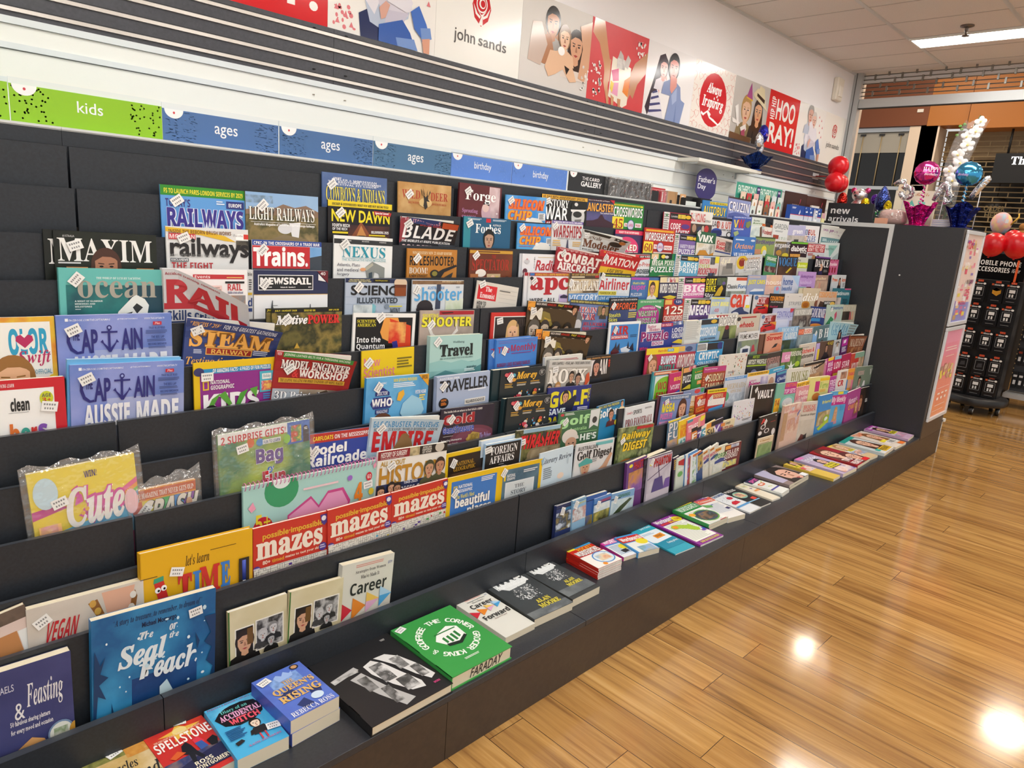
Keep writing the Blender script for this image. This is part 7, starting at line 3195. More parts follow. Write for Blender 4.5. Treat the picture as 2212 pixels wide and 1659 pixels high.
def make_cover(root, w, h, t, base, lines, opts, thick, fv=1.0):
    hard = 'H' in opts or 'K' in opts or 'G' in opts
    bend = 0.0
    i = opts.find('B')
    if i >= 0:
        bend = float(opts[i + 1:] or 0)
    # pages
    g = .003 if hard else .0008
    ct = .0022 if hard else .00045
    mb = MB()
    mb.box((-w / 2 + ct, -t / 2 + ct, g if hard else 0), (w / 2 - g, t / 2 - ct, h - g), CREAM if thick else PAGES)
    pg = mb.build('pages', root)
    # cover: front, spine and back, front printed
    mb = MB()
    B = ink('#' + base)
    mb.box((-w / 2, t / 2 - ct, 0), (w / 2, t / 2, h), B)
    mb.box((-w / 2, -t / 2, 0), (-w / 2 + ct, t / 2, h), B)
    c = Cover(mb, w, h, -t / 2 - .0001, bend, fv)
    if bend:
        c.rect(0, 0, 100, h / w * 100, B)
    else:
        mb.box((-w / 2, -t / 2, 0), (w / 2, -t / 2 + ct, h), B)
    st = c.draw(lines)
    if 'S' in opts and not st:
        st = [(14, 14, 35)]
    if 'K' in opts:     # board book: a window slot holding a pen
        c.k += 1
        c.rect(86, 24 * fv, 97, 92 * fv, ink('#2c2620'))
        c.k += 1
        c.rect(96, 24 * fv, 98, 92 * fv, ink('#c8a02c'))
    if 'G' in opts:     # page edge lettering
        mb.text('FARADAY', 's', ink('#26282a'), lambda a, b: (a, -b, .0022), (-w * .2, -t * .32, w * .32, t * .36), .01, .25)
        mb.box((-w / 2, t / 2 - .003, -.001), (w / 2, t / 2 + .0005, h), B)
    mb.build('cover', root)
    for (u, v, r) in st:
        if u < 0 or v / 100 * w > h - .004:
            continue
        m = MB()
        x, z = (u / 100 - .5) * w, h - v / 100 * w
        a = math.radians(r)
        y = -t / 2 - STEP * (c.k + 3)
        sw, sh = .0145, .0105

        def Q(p, q, dy=0):
            return c.fix(x + p * math.cos(a) - q * math.sin(a), y - dy, z + p * math.sin(a) + q * math.cos(a))
        m.face([Q(-sw, -sh), Q(sw, -sh), Q(sw, sh), Q(-sw, sh)], STICK)
        m.face([Q(-sw, -sh, -.0004), Q(sw, -sh, -.0004), Q(sw, sh, -.0004), Q(-sw, sh, -.0004)], STICK)
        K = ink('#8a8a8c')
        for k in range(5):
            p = -.011 + k * .0046
            m.face([Q(p, .002, (.0005 if bend else .00008)), Q(p + .003, .002, (.0005 if bend else .00008)), Q(p + .003, .006, (.0005 if bend else .00008)), Q(p, .006, (.0005 if bend else .00008))], K)
            if k < 4:
                m.face([Q(p + .002, -.0065, (.0005 if bend else .00008)), Q(p + .0046, -.0065, (.0005 if bend else .00008)), Q(p + .0046, -.0025, (.0005 if bend else .00008)), Q(p + .002, -.0025, (.0005 if bend else .00008))], K)
        m.build('price_sticker', root)
    if 'K' in opts:
        m = MB()
        y = -t / 2 - .001
        x = (91 / 100 - .5) * w
        z1, z0 = h - .26 * w * fv, h - .9 * w * fv
        m.tube([(x, y, z0), (x, y, z1 - .05 * w)], .0048, M('#d8dadc', .3), 10)
        m.tube([(x, y, z1 - .2 * w), (x, y, z1)], .0058, M('#3448a8', .3), 10)
        m.build('marker_pen', root)
    if 'W' in opts:     # pink wire spiral along the top edge
        m = MB()
        n = 34
        for k in range(n):
            x = -w / 2 + w * (k + .5) / n
            pts = [(x + .0012 * math.sin(q), t * .1 - .0085 * math.cos(q), h - .002 + .0095 * math.sin(q)) for q in [2 * PI * j / 14 for j in range(15)]]
            m.tube(pts, .0011, M('#e27fb4', .25, .3), 5, caps=False)
        m.build('spiral_binding', root)
    if 'F' in opts:     # clear bag around the magazine
        m = MB()
        y0, y1 = -t / 2 - .004, t / 2 + .002
        e = .012
        top = h + .012
        pts = []
        for k in range(13):
            x = -w / 2 - e + (w + 2 * e) * k / 12
            pts.append((x, top + .006 * math.sin(k * 1.7) + (.02 * k / 12 if w < .16 else 0)))
        for k in range(12):
            (x0, a0), (x1, a1) = pts[k], pts[k + 1]
            j0, j1 = .0015 * math.sin(k * 2.3), .0015 * math.sin((k + 1) * 2.3)
            m.face([(x0, y0 + j0, 0), (x1, y0 + j1, 0), (x1, y0 + j1, h), (x0, y0 + j0, h)], clear_film(), True)
            m.face([(x0, y0 + j0, h), (x1, y0 + j1, h), (x1, 0, a1), (x0, 0, a0)], clear_film(), True)
            m.face([(x1, y1, 0), (x0, y1, 0), (x0, 0, a0), (x1, 0, a1)], clear_film(), True)
        m.build('clear_bag', root)


def build_items():
    cur, todo = None, []
    for ln in ITEMS.strip('\n').split('\n'):
        if ln.startswith('@'):
            cur = (ln[1:].split('|'), [])
            todo.append(cur)
        else:
            cur[1].append(ln)
    rows = ['', 'top row', 'second row', 'third row', 'fourth row', 'fifth row', 'sixth row', 'seventh row', 'eighth row', 'ninth row', 'tenth row', 'eleventh row', 'lowest row']
    for q, lines in todo:
        if q[0] == 'F':
            bx, by, rot, w, h, t = map(float, q[1:7])
            n = int(q[7])
            base, opts, name, cat, label = q[8:13]
            rr = random.Random(int(bx * 1000))
            src = None
            for k in range(n):
                z = PLAT + t * (n - k) - t / 2 + .0003
                dx, dr = (rr.uniform(-.004, .004), rr.uniform(-.02, .02)) if k else (0, 0)
                lab = label if n == 1 else label + (', topmost of stack' if k == 0 else ', ' + ['', 'second', 'third', 'fourth', 'fifth'][k] + ' in its stack')
                e = empty(name, (bx + dx + (.006 * k if n == 2 else 0), by, z), (-PI / 2, 0, 0), lab, cat, 'books and magazines lying on the ledge')
                e.rotation_mode = 'XYZ'
                e.matrix_world = Matrix.Translation((bx + dx + (.006 * k if n == 2 else 0), by, z)) @ Matrix.Rotation(rot + dr, 4, 'Z') @ Matrix.Rotation(-PI / 2, 4, 'X')
                if src is None:
                    make_cover(e, w, h, t, base, lines, opts, t > .012, .8 if lines[0] == '+career' else 1.0)
                    src = e
                else:
                    for ch in [o for o in COL.objects if o.parent == src]:
                        d = ch.copy()
                        COL.objects.link(d)
                        d.parent = e
            continue
        i = int(q[0])
        bx, yb, bz, tilt, roll, w, h, t, fv = map(float, q[1:10])
        base, opts, name, cat, label = q[10:15]
        e = empty(name, (bx, yb, bz), (0, 0, 0), label, cat, 'magazines and books in the ' + rows[i])
        e.matrix_world = Matrix.Translation((bx, yb, bz)) @ Matrix.Rotation(-tilt, 4, 'X') @ Matrix.Rotation(-roll, 4, 'Y') @ Matrix.Translation((0, t / 2, 0))
        if 'P' in opts:
            make_torn(e, w, h, t, base, lines, fv)
        else:
            make_cover(e, w, h, t, base, lines, opts, t > .011, fv)


def make_torn(root, w, h, t, base, lines, fv):
    """An open page with the magazine's own cover curling forward and down in front of it."""
    make_cover(root, w, h, t, base, lines, '', False, fv)
    n = 24
    mb = MB()

    def S(u, v, k=0.0):
        # u, v in 0..1 of the cover (v down from the top); the curl bends its upper right away
        d = max(0.0, u * .9 - v * .55 - .12)
        x = (u - .5) * w - d * d * w * .22
        z = h - v * w * 1.38 - d * w * .52
        y = -t / 2 - .004 - d * .075 - k
        return (x, y, z)
    RED, GR, NAVY = ink('#b02832'), ink('#c4c4c6'), ink('#1f3564')
    for i in range(n):
        for j in range(n):
            a, b, c, d = i / n, (i + 1) / n, j / n * .62, (j + 1) / n * .62
            m = GR
            v = (c + d) / 2
            if .29 < v < .33:
                m = RED
            elif .44 < v < .5 and .02 < (a + b) / 2 < .95:
                m = NAVY
            elif v > .51:
                m = ink('#6a6c70')
            mb.face([S(a, d), S(b, d), S(b, c), S(a, c)], m, True)
            mb.face([S(a, c, -.0006), S(b, c, -.0006), S(b, d, -.0006), S(a, d, -.0006)], ink('#d8786c'), True)
    mb.text('Accident training: comments', 'b', ink('#a02832'), lambda a, b: S(a, b, .0006), (.02, .055, .62, .025))
    mb.text('RAIL', 'b', RED, lambda a, b: S(a, b, .0006), (.03, .285, .96, .085), .03)
    mb.text('Skills crisis ahead', 'b', NAVY, lambda a, b: S(a, b, .0006), (.03, .43, .97, .345), .012)
    mb.text('Revealed: the size of the coming retirement', 's', ink('#e8e8ec'), lambda a, b: S(a, b, .0006), (.05, .49, .93, .455), .008)
    mb.build('peeling_cover', root)


build_items()
# ---------------------------------------------------------------- after the print code: posters, signs, gifts, the walkway beyond
POSTERS = r'''
%hooray
R 9 8 22 38 fff HIP HIP
t s^ 26 9 88 37 f6f4f0 HOO
t s^ 10 42 92 70 f6f4f0 RAY!
%older
d 4 60 24 76 16 e08088
p e08088 5,64 7,60 9,64
p e08088 13,68 15,63 17,68
p e08088 6,73 8,69 10,73
p e08088 18,74 20,70 22,74
p e08088 74,14 76,10 78,14
p e08088 84,18 86,14 88,18
p e08088 78,26 80,22 82,26
p e08088 90,28 92,24 94,28
p e08088 82,36 84,32 86,36
p e08088 90,42 92,38 94,42
p 22305c 26,62 36,56 44,62 46,78 28,78
p b8c4d8 34,26 40,22 48,26 64,30 74,44 72,56 60,62 56,72 36,66 30,48
p e4e2ea 36,28 46,24 64,30 74,40 76,50 56,56 46,46 40,60 32,52
p d4d0dc 40,34 52,40 70,48 72,54 54,58 44,52
p c8c4d4 50,54 72,52 64,66 50,70
f 42 14 13 a8a4a0 d8a898 b8c4d8
f 57 20 11 d0ccc8 e0b4a4 e4e2ea
p e4e2ea 40,26 48,22 58,32 68,30 76,44 70,52 52,48 44,40
p d8a898 44,54 50,48 54,50 50,60 46,62
p 3a62b0 44,66 66,58 74,66 80,78 44,78
p 4a74c4 74,50 82,44 90,56 94,66 86,68 78,62
p 7898d0 84,60 94,58 96,66 86,70
p d8a088 86,68 94,66 94,78 88,78
p 7898d0 60,72 78,70 82,78 62,78
%sands
p c8242c 50,16 58,19 61,28 58,38 50,44 42,38 39,28 42,19
p f4f2ec 47,43 50,36 44,30 45,31 50,34.5 55,31 56,30 51.5,36 52,43
e 50 26 6.5 7 f4f2ec
e 50 26 5.4 5.8 c8242c
e 50.5 25.6 3.8 4 f4f2ec
e 51 25.6 2.7 2.9 c8242c
p f4f2ec 40,27 45,34 49,36 48,38 43,35
p f4f2ec 60,27 55,34 51,36 52,38 57,35
t s 20 50 44 63 5a5656 john
t s 48 50.4 82 59.4 5a5656 sands
%family
n 0 0 100 79 cfcac4,dcd8d2 2
p d8d4d0 0,56 100,58 100,79 0,79
p b88a6c 34,10 50,16 54,30 44,44 34,38
f 42 20 13 2a2422 c08c6c a8a4a0
p b07c5c 22,34 40,30 46,46 34,58 14,56 14,46
p c8b4a8 14,24 26,22 36,40 28,60 10,58
f 78 34 14 3a2a24 d8a484 e0d4cc L
p d8a888 82,14 100,6 100,50 94,64 84,62 88,34
p e4bc9c 40,44 66,42 76,56 82,66 72,68 60,58 50,64 40,68 34,60
f 60 30 11 8a6a4c e8c0a0 e4bc9c
p 2a2422 62,54 70,56 66,62
t i^ 0 22 100 96 f6f6f4 hi
e 56 42 5 4 f6f6f4
d 88 48 99 76 14 f4f0ec
%gift
n 0 0 100 79 c01c24,d4262c,a8141c 3
p d09a74 4,0 20,0 30,26 36,40 36,56 28,54 24,40 14,22 2,14
p d09a74 26,34 36,34 34,62 38,74 34,76 26,58
p c08a64 100,14 78,30 70,44 74,62 80,66 86,50 100,36
p c88e68 68,52 76,60 66,76 58,74
p f0e8d8 38,30 72,36 70,74 62,78 36,70
p c8c0bc 46,32 50,22 56,26 60,36 54,40
p c8c0bc 58,36 64,24 70,28 66,38
p d0407c 38,44 50,40 52,52 42,54
p e8a0c0 40,56 52,54 52,68 40,66
p e8862c 62,50 72,44 70,66 60,62
p e8c83a 38,54 44,56 42,66 38,62
n 46 30 60 40 b8b0ac,dcd6d2,9a9490 30
p d09a74 30,66 34,66 38,78 34,78
p d09a74 40,68 46,70 46,79 42,79
p c88e68 52,70 58,70 58,79 54,79
d 4 40 22 76 34 f4e8e4
d 76 6 96 22 20 f4e8e4
%couple
p f1eff0 0,0 100,0 100,79 0,79
p 3a2a38 24,12 34,8 40,14 38,26 30,36 24,52 10,78 4,70 14,44
p e8b0a8 34,22 42,26 42,36 38,46 30,46 28,60 22,60 26,40
f 34 24 11 3a2a38 e8b0a8 e4e0ea
p e4e2ec 14,54 26,48 34,60 42,78 12,78
p 4a4a7c 14,58 28,54 30,56 14,61
p 4a4a7c 13,65 32,61 34,63 13,68
p 4a4a7c 12,72 36,68 38,70 12,75
p 4a4a7c 16,52 24,49 26,51 16,54
f 54 20 14 23262c e09a90 8a9ac4
p e09a90 48,28 62,30 64,44 56,50 50,44
p 8a9cc8 52,50 64,38 76,52 84,54 78,79 46,79
p a8b8dc 54,50 64,40 66,54 58,60
p 7488b8 66,56 68,79 64,79
%always
H 20
e 50 40 33 32 d0202c
t i^ 32 20 68 36 fff Always
t i^ 24 36 76 53 fff Inspiring
p fff 24,56 30,58 40,53 48,57 46,60 56,62 68,66 74,63 74,65 68,68 56,65 45,62 38,56 30,61 24,59
%mother
n 0 0 100 79 b8b2ac,c8c2bc 3
f 38 38 17 b08a54 e0b494 8a7a5a
p a8508c 34,22 44,2 52,24
p d8b03a 34,21 52,23 52,25 34,23
f 72 36 16 2a2020 d8a078 2a2a2c L
p e4d8b4 52,14 62,6 84,10 90,24 98,32 74,24 54,18
p e4d8b4 62,14 68,2 82,4 86,20
p 2e2622 62,12 86,18 86,23 62,16
p 2a2a2c 64,62 84,58 90,79 62,79
p 3aa088 86,50 98,52 96,74 86,74
p f0ece8 6,38 14,34 22,60 18,62
p f0ece8 2,52 24,56 24,58 4,58
p f0ece8 26,62 40,56 44,62 34,72
p a84a68 30,66 40,62 42,74 32,76
p 6a4a34 0,70 60,72 60,79 0,79
'''
PT = art_lines(POSTERS)


def hearts(c, n):
    rr = random.Random(4)
    for i in range(9):
        for j in range(6):
            u, v, r = i * 12 + rr.uniform(0, 5), j * 14 + rr.uniform(2, 8), rr.uniform(4, 6.5)
            a = rr.uniform(-.3, .3)
            pts = []
            for k in range(19):
                t = 2 * PI * k / 18
                x, y = 16 * math.sin(t) ** 3, 13 * math.cos(t) - 5 * math.cos(2 * t) - 2 * math.cos(3 * t) - math.cos(4 * t)
                pts.append((u + r * (x * math.cos(a) - y * math.sin(a)) / 16, v - r * (x * math.sin(a) + y * math.cos(a)) / 16))
            for k in range(18):
                (x0, y0), (x1, y1) = pts[k], pts[k + 1]
                (p0, q0), (p1, q1) = [((x - u) * .84 + u, (y - v) * .84 + v) for x, y in (pts[k], pts[k + 1])]
                if 0 < min(x0, x1) and max(x0, x1) < 100 and 0 < min(y0, y1) and max(y0, y1) < 78:
                    c.poly([(x0, y0), (x1, y1), (p1, q1), (p0, q0)], ink('#e2aaa4'))


GLOSS = {}


def poster(x0, key, base, label, w=.4345):
    h = .342
    t = empty('wall_poster', (x0 + w / 2, YW - .001, 1.9188), label=label, cat='poster', group='greeting card posters along the wall')
    b = MB()
    b.box((-w / 2, -.004, 0), (w / 2, 0, h), M('#' + base, .2))
    b.build('backing_board', t)
    m = MB()
    c = Cover(m, w, h, -.0042, 0.0, 1.0)
    c.rect(0, 0, 100, 80, M('#' + base, .2))
    L = PT[key]
    if L[0].startswith('H '):
        c.k += 1
        hearts(c, 20)
        L = L[1:]
    c.draw(L)
    for i, q in enumerate(m.mats):       # posters are glossier than paper
        if q.node_tree and not q.name.startswith('mottled'):
            col = q.node_tree.nodes['Principled BSDF'].inputs['Base Color'].default_value
            k = tuple(round(v, 4) for v in col)
            if k not in GLOSS:
                g = q.copy()
                g.name = 'poster_print'
                g.node_tree.nodes['Principled BSDF'].inputs['Roughness'].default_value = .14
                GLOSS[k] = g
            m.mats[i] = GLOSS[k]
    m.build('printed_face', t)


W = .4354
X0 = 1.2745
poster(X0 - W, 'hooray', 'd6232b', 'red cheering poster cut off by the top edge of the picture')
poster(X0, 'older', 'f0eee9', 'white poster of a hugging pair in jeans, above the dark slats near the left')
poster(X0 + W, 'sands', 'f1f0ea', 'white poster with large red rose emblem, between the jeans and the grey family poster')
poster(X0 + 2 * W, 'family', 'c9c4be', 'grey poster of parents kissing a baby with big white lettering')
poster(X0 + 3 * W, 'gift', 'c41f27', 'red poster of hands holding a flowered gift')
poster(X0 + 4 * W, 'couple', 'f1eff0', 'white poster of a young couple face to face, striped top and denim')
poster(X0 + 5 * W, 'always', 'f3ede6', 'heart patterned poster with a big red circle')
poster(X0 + 6 * W, 'mother', 'bab4ae', 'grey poster of a child in party hat and woman in straw hat')
poster(X0 + 7 * W, 'hooray', 'd6232b', 'red cheering poster between the party hat and grey haired pair')
poster(X0 + 8 * W, 'older', 'f0eee9', 'white poster of a grey haired pair hugging, above the red balloons')
poster(X0 + 9 * W, 'sands', 'f1eee6', 'last white poster with red rose emblem, by the shop opening', .376)

# ---------------------------------------------------------------- header signs on the top shelf
SY = 1.958


def header(x0, x1, base, txt, pattern, label, font='s', z1=1.574):
    w, h = x1 - x0, z1 - 1.4975
    t = empty('header_sign', ((x0 + x1) / 2, SY, 1.4972), label=label, cat='sign', group='card header signs on the top shelf')
    m = MB()
    m.box((-w / 2, -.0015, 0), (w / 2, .0015, h), M('#' + base, .3))
    c = Cover(m, w, h, -.0016, 0, 1.0)
    c.rect(0, 0, 100, 100, M('#' + base, .3))
    rr = random.Random(len(label))
    vm = h / w * 100
    lite = {'dots': '#c4dc7a', 'dash': '#9fb6d2', 'bits': '#b4c6ee', '': ''}[pattern]
    for k in range(0 if not pattern else 170 if pattern == 'dash' else 70):
        u = rr.choice((rr.uniform(1, 26), rr.uniform(77, 99)))
        v = rr.uniform(1, vm - 1)
        if pattern == 'dots':
            c.ell(u, v, .7, .7, ink(lite), 7)
        elif pattern == 'dash':
            L = rr.uniform(.5, 2.4)
            c.poly([(u, v), (u + L, v + L * .12), (u + L, v + .4 + L * .12), (u, v + .4)], ink(lite))
        else:
            a = rr.uniform(0, 3)
            c.poly([(u, v), (u + 1.6 * math.cos(a), v + 1.6 * math.sin(a)), (u + 1.6 * math.cos(a) + .4, v + 1.6 * math.sin(a)), (u + .4, v)], ink(lite))
    c.k += 1
    c.poly([(9 + 7.5 * math.cos(PI * k / 14), 7.0 * math.sin(PI * k / 14)) for k in range(15)], ink('#f2f2f2'))
    c.k += 1
    c.ell(9, 2.6, .9, 1.0, ink('#c8404a'), 10)
    if txt == 'GALLERY':
        c.text('s', 28, 4.5, 42, 9, '#f2f2f2', 'THE')
        c.text('b', 44, 4.5, 66, 9, '#f2f2f2', 'CARD')
        c.text('s', 26, 10.5, 72, 17.5, '#f2f2f2', 'GALLERY', None, True)
    elif txt:
        c.text('s', *{'kids': (41, 5.5, 58, 13.5), 'ages': (42, 8, 62, 17.5), 'birthday': (36, 6, 64, 16.5)}[txt], '#eef2f6', txt)
    m.build('sign_face', t)
    if txt == 'kids' or txt == 'ages':
        g = MB()
        g.box((-w / 2, .002, h), (w / 2, .004, h + .014), M('#dfe6e6', .3))
        g.build('clear_lip', t)


header(.04, .3585, '8dc21f', '', 'dots', 'lime green header sign cut by the left edge', 's', 1.5775)
header(.361, .6785, '8dc21f', 'kids', 'dots', 'lime green header sign reading kids', 's', 1.5765)
header(.680, .990, '4a6fa5', 'ages', 'dash', 'slate blue ages sign beside the lime green one')
header(.994, 1.3055, '466c9f', 'ages', 'dash', 'slate blue ages sign, middle of the three alike')
header(1.3085, 1.6255, '4a7296', 'ages', 'dash', 'slate blue ages sign beside the brighter blue birthday one')
header(1.627, 1.9225, '5a84d2', 'birthday', 'bits', 'bright blue birthday sign beside the ages signs')
header(1.926, 2.2395, '5a84d2', 'birthday', 'bits', 'bright blue birthday sign beside the black gallery sign')
header(2.2515, 2.5535, '232426', 'GALLERY', '', 'black card gallery header sign with white lettering', 's', 1.5745)


# ---------------------------------------------------------------- cards and gifts on the top shelf
def slab(name, label, cat, x0, x1, y, z1, base, lines=(), t=.004, group=None, lean=0.0, opts='', z0=None):
    z0 = TZ[0] - .003 if z0 is None else z0
    w, h = x1 - x0, z1 - z0
    e = empty(name, ((x0 + x1) / 2, y, z0), (-lean, 0, 0), label, cat, group)
    m = MB()
    m.box((-w / 2, -t / 2, 0), (w / 2, t / 2, h), ink('#' + base))
    m.build('card_board', e)
    c = MB()
    q = Cover(c, w, h, -t / 2 - .0002, 0)
    q.rect(0, 0, 100, h / w * 100, ink('#' + base))
    q.draw(list(lines))
    c.build('printed_front', e)
    if 'F' in opts:
        f = MB()
        f.box((-w / 2 - .006, -t / 2 - .006, 0), (w / 2 + .006, t / 2 + .004, h + .006), clear_film('bag', a=.22))
        f.build('clear_wrap', e)
    return e


slab('gift_wrap_pack', 'black cellophane-wrapped pack standing by the black gallery sign', 'pack', 2.497, 2.815, 1.946, 1.571, '202124', ['r 0 5 100 6 3a3b40', 'p 2c2d30 30,6 70,6 56,20 40,20', 'p 8a3a3a 36,18 38,12 40,14'], .012, None, 0, 'F')
slab('card_pack', 'red card pack beside the black wrapped pack', 'cards', 2.838, 2.964, 1.962, 1.561, 'b8202c', ['r 0 6 100 8 e0a0a0', 'd 8 10 90 14 9 e8c8c8'], .006, 'card packs on the top shelf')
slab('card_pack', 'dark envelope pack in front of the red one', 'cards', 2.835, 2.885, 1.945, 1.545, '1f2024', [], .006, 'card packs on the top shelf')
slab('card_pack', 'red and white striped card pack in clear sleeve', 'cards', 2.905, 2.95, 1.945, 1.546, 'c82c3c', ['r 20 4 40 100 e8e4e4', 'r 60 4 78 100 d85a68'], .006, 'card packs on the top shelf', 0, 'F')
slab('envelope_stack', 'tan kraft envelope stack with clipped corners', 'envelopes', 2.968, 3.056, 1.958, 1.553, 'b08a60', ['p a07c52 70,0 100,18 100,100 90,100', 'r 30 46 52 90 26262a'], .02, 'card packs on the top shelf')
slab('gift_tag', 'small kraft face tag with a round eye', 'tag', 3.105, 3.155, 1.962, 1.549, 'd8a878', ['e 44 36 20 20 f0ece4', 'e 46 36 12 12 4a3a34', 'p 3a2c28 76,60 96,66 78,84'], .003)
tray = empty('desk_tray', (3.28, 1.962, TZ[0] - .003), label='low black divider tray with pale cards on the top shelf', cat='tray')
m = MB()
m.box((-.17, -.03, 0), (.16, .02, .004), M('#1b1c1f', .5))
m.box((-.17, .016, 0), (.16, .02, .052), M('#1b1c1f', .5))
m.box((-.17, -.03, 0), (-.166, .02, .04), M('#1b1c1f', .5))
m.box((.156, -.03, 0), (.16, .02, .04), M('#1b1c1f', .5))
m.box((-.03, -.03, 0), (-.026, .02, .046), M('#1b1c1f', .5))
m.build('tray_body', tray)
m = MB()
m.box((-.15, -.012, .005), (-.04, -.008, .026), M('#dbe4e0', .5))
m.box((-.01, -.012, .005), (.13, -.008, .024), M('#d4e0dc', .5))
m.build('pale_card', tray)

# round purple sign
t = empty('fathers_day_sign', (3.568, 2.1, TZ[0] - .003), label='round dark purple sign standing under the small white shelf', cat='sign')
m = MB()
P0 = M('#38306c', .4)
prof = []
for k in range(40):
    a = 2 * PI * k / 40
    prof.append((max(-.104, min(.104, .118 * math.cos(a))), .139 + .087 * math.sin(a) * (1 if math.sin(a) < 0 else .96)))
m.face([(x, -.002, z) for x, z in prof], P0)
m.face([(x, .002, z) for x, z in reversed(prof)], P0)
for k in range(40):
    (a, b), (c, d) = prof[k], prof[(k + 1) % 40]
    m.face([(a, .002, b), (c, .002, d), (c, -.002, d), (a, -.002, b)], P0)
m.text("Father's", 's', ink('#f0eef4'), lambda a, b: (a, -.0024, b), (-.088, .147, .088, .178), .012)
m.text('Day', 's', ink('#f0eef4'), lambda a, b: (a, -.0024, b), (-.088, .103, -.004, .138), .012)
m.build('sign_disc', t)
m = MB()
m.box((-.03, -.002, 0), (.03, .03, .003), M('#c8ccd0', .3))
m.box((-.03, .0025, 0), (.03, .004, .08), M('#c8ccd0', .3))
m.build('sign_stand', t)

# small white shelf on the slat wall and its foil bouquet
t = empty('wall_shelf', (3.71, YW - .023, 1.741), label='short white shelf on the dark slat wall holding a foil bouquet', cat='shelf')
m = MB()
m.box((-.352, -.13, -.0085), (.352, 0, .0085), M('#e9e8df', .4))
m.build('shelf_board', t, bevel=.001)
for x in (-.3, .28):
    m = MB()
    m.box((x, -.09, -.016), (x + .004, 0, -.0085), ALU)
    m.box((x, -.012, -.045), (x + .004, 0, -.016), ALU)
    m.build('shelf_bracket', t)

SILV = foil('#d9dade', .12, .6)
BLUEF = foil('#1a2f86', .14, .6)


def wrap_pot(parent, col, r, h, base_r, name='foil_wrap', seed=0):
    m = MB()
    f = foil(col, .18, .8, 34)
    prof = [(base_r, 0), (base_r * .98, .006), (base_r * .55, .014), (r * .5, .03), (r * .62, h * .45), (r * .8, h * .75), (r * 1.0, h)]
    seg = 36
    rr = random.Random(seed)
    ph = [rr.uniform(0, 6) for _ in range(3)]
    v, fc = [], []
    for i, (q, z) in enumerate(prof):
        for k in range(seg):
            a = 2 * PI * k / seg
            s = i / (len(prof) - 1)
            w = 1 + .10 * math.sin(9 * a + ph[0]) * (.5 + s) + .07 * math.sin(5 * a + ph[1])
            zz = z * (1 + (.22 * max(0, math.sin(2 * a + ph[2])) + .1 * math.sin(4 * a)) * (s ** 4))
            v.append((q * w * math.cos(a), q * w * math.sin(a), zz))
    for i in range(len(prof) - 1):
        for k in range(seg):
            a, b = i * seg + k, i * seg + (k + 1) % seg
            fc.append((a, b, b + seg, a + seg))
    m.raw(v, fc, f)
    m.raw([(x * .9, y * .9, z * .96 + .001) for x, y, z in v[3 * seg:]], [tuple(reversed([a - 0 for a in q])) for q in fc[:(len(prof) - 4) * seg]], f)
    m.build(name, parent)


def puff(m, c, rx, rz, ry, mat, rot=None):
    """A sealed foil balloon: round face, pinched rim."""
    def fn(q):
        s = math.sqrt(q.x * q.x + q.z * q.z)
        a = math.atan2(q.z, q.x)
        return Vector((q.x * (1 + .02 * math.cos(16 * a) * s ** 6), q.y * (1 - .35 * s ** 4), q.z * (1 + .02 * math.cos(16 * a) * s ** 6)))
    m.ball(c, (rx, ry, rz), mat, 40, 24, rot, fn)


t = empty('foil_bouquet', (4.03, YW - .125, 1.7497), label='silver and blue foil balloon bouquet standing on the small white shelf', cat='balloon bouquet')
wrap_pot(t, '#16306f', .085, .075, .04, 'foil_wrap', 2)
m = MB()
puff(m, (-.012, -.01, .165), .034, .05, .024, SILV)
puff(m, (.028, .0, .13), .026, .045, .02, SILV)
m.build('silver_balloon', t)
m = MB()
m.ball((.012, -.015, .205), (.036, .028, .052), foil('#2b2aa0', .15, .9, 60), 20, 14)
m.text('Birthday', 'i', ink('#e8a0b0'), lambda a, b: (a, -.046, b), (-.014, .188, .036, .206))
m.build('blue_balloon', t)
m = MB()
for x in (-.012, .012, .028):
    m.tube([(x * .3, 0, .02), (x, -.005, .1)], .003, M('#e8e8ec', .3), 6)
m.build('balloon_stick', t)

# Father's Day card rack, chocolate coloured wrap panels, blue boxes
fc = empty('card_display', (4.05, 2.02, TZ[0] - .003), label="teal header card display with a row of Father's Day cards", cat='card display')
m = MB()
m.box((-.29, .0, 0), (.29, .004, .172), M('#e6e6e0', .5))
c = Cover(m, .58, .172, -.0002, 0)
c.rect(0, 0, 100, 15, ink('#3a9d86'))
c.k += 1
for k in range(8):
    c.rect(1 + k * 12.2, 11, 11 + k * 12.2, 17.5, ink('#2a8a74'))
c.text('s', 4, 2.2, 41, 10, '#e6f4ee', "FATHER'S DAY", None, True)
c.text('s', 51, 2.2, 88, 10, '#e6f4ee', "FATHER'S DAY", None, True)
for u in (43, 90):
    c.rect(u, 1.5, u + 7, 10.5, ink('#3a2f68'))
    c.k += 1
    c.rect(u + 1, 3, u + 6, 5, ink('#c8b8dc'))
m.build('header_panel', fc)
rr = random.Random(12)
cc = ['e8d0bc', 'e4e4e0', 'e0c8a8', 'c83a40', '8a5a3a', 'dfe6ea', 'e8b8b0', 'f0ece4', 'd8e4e0', '7ab8b0']
k = 0
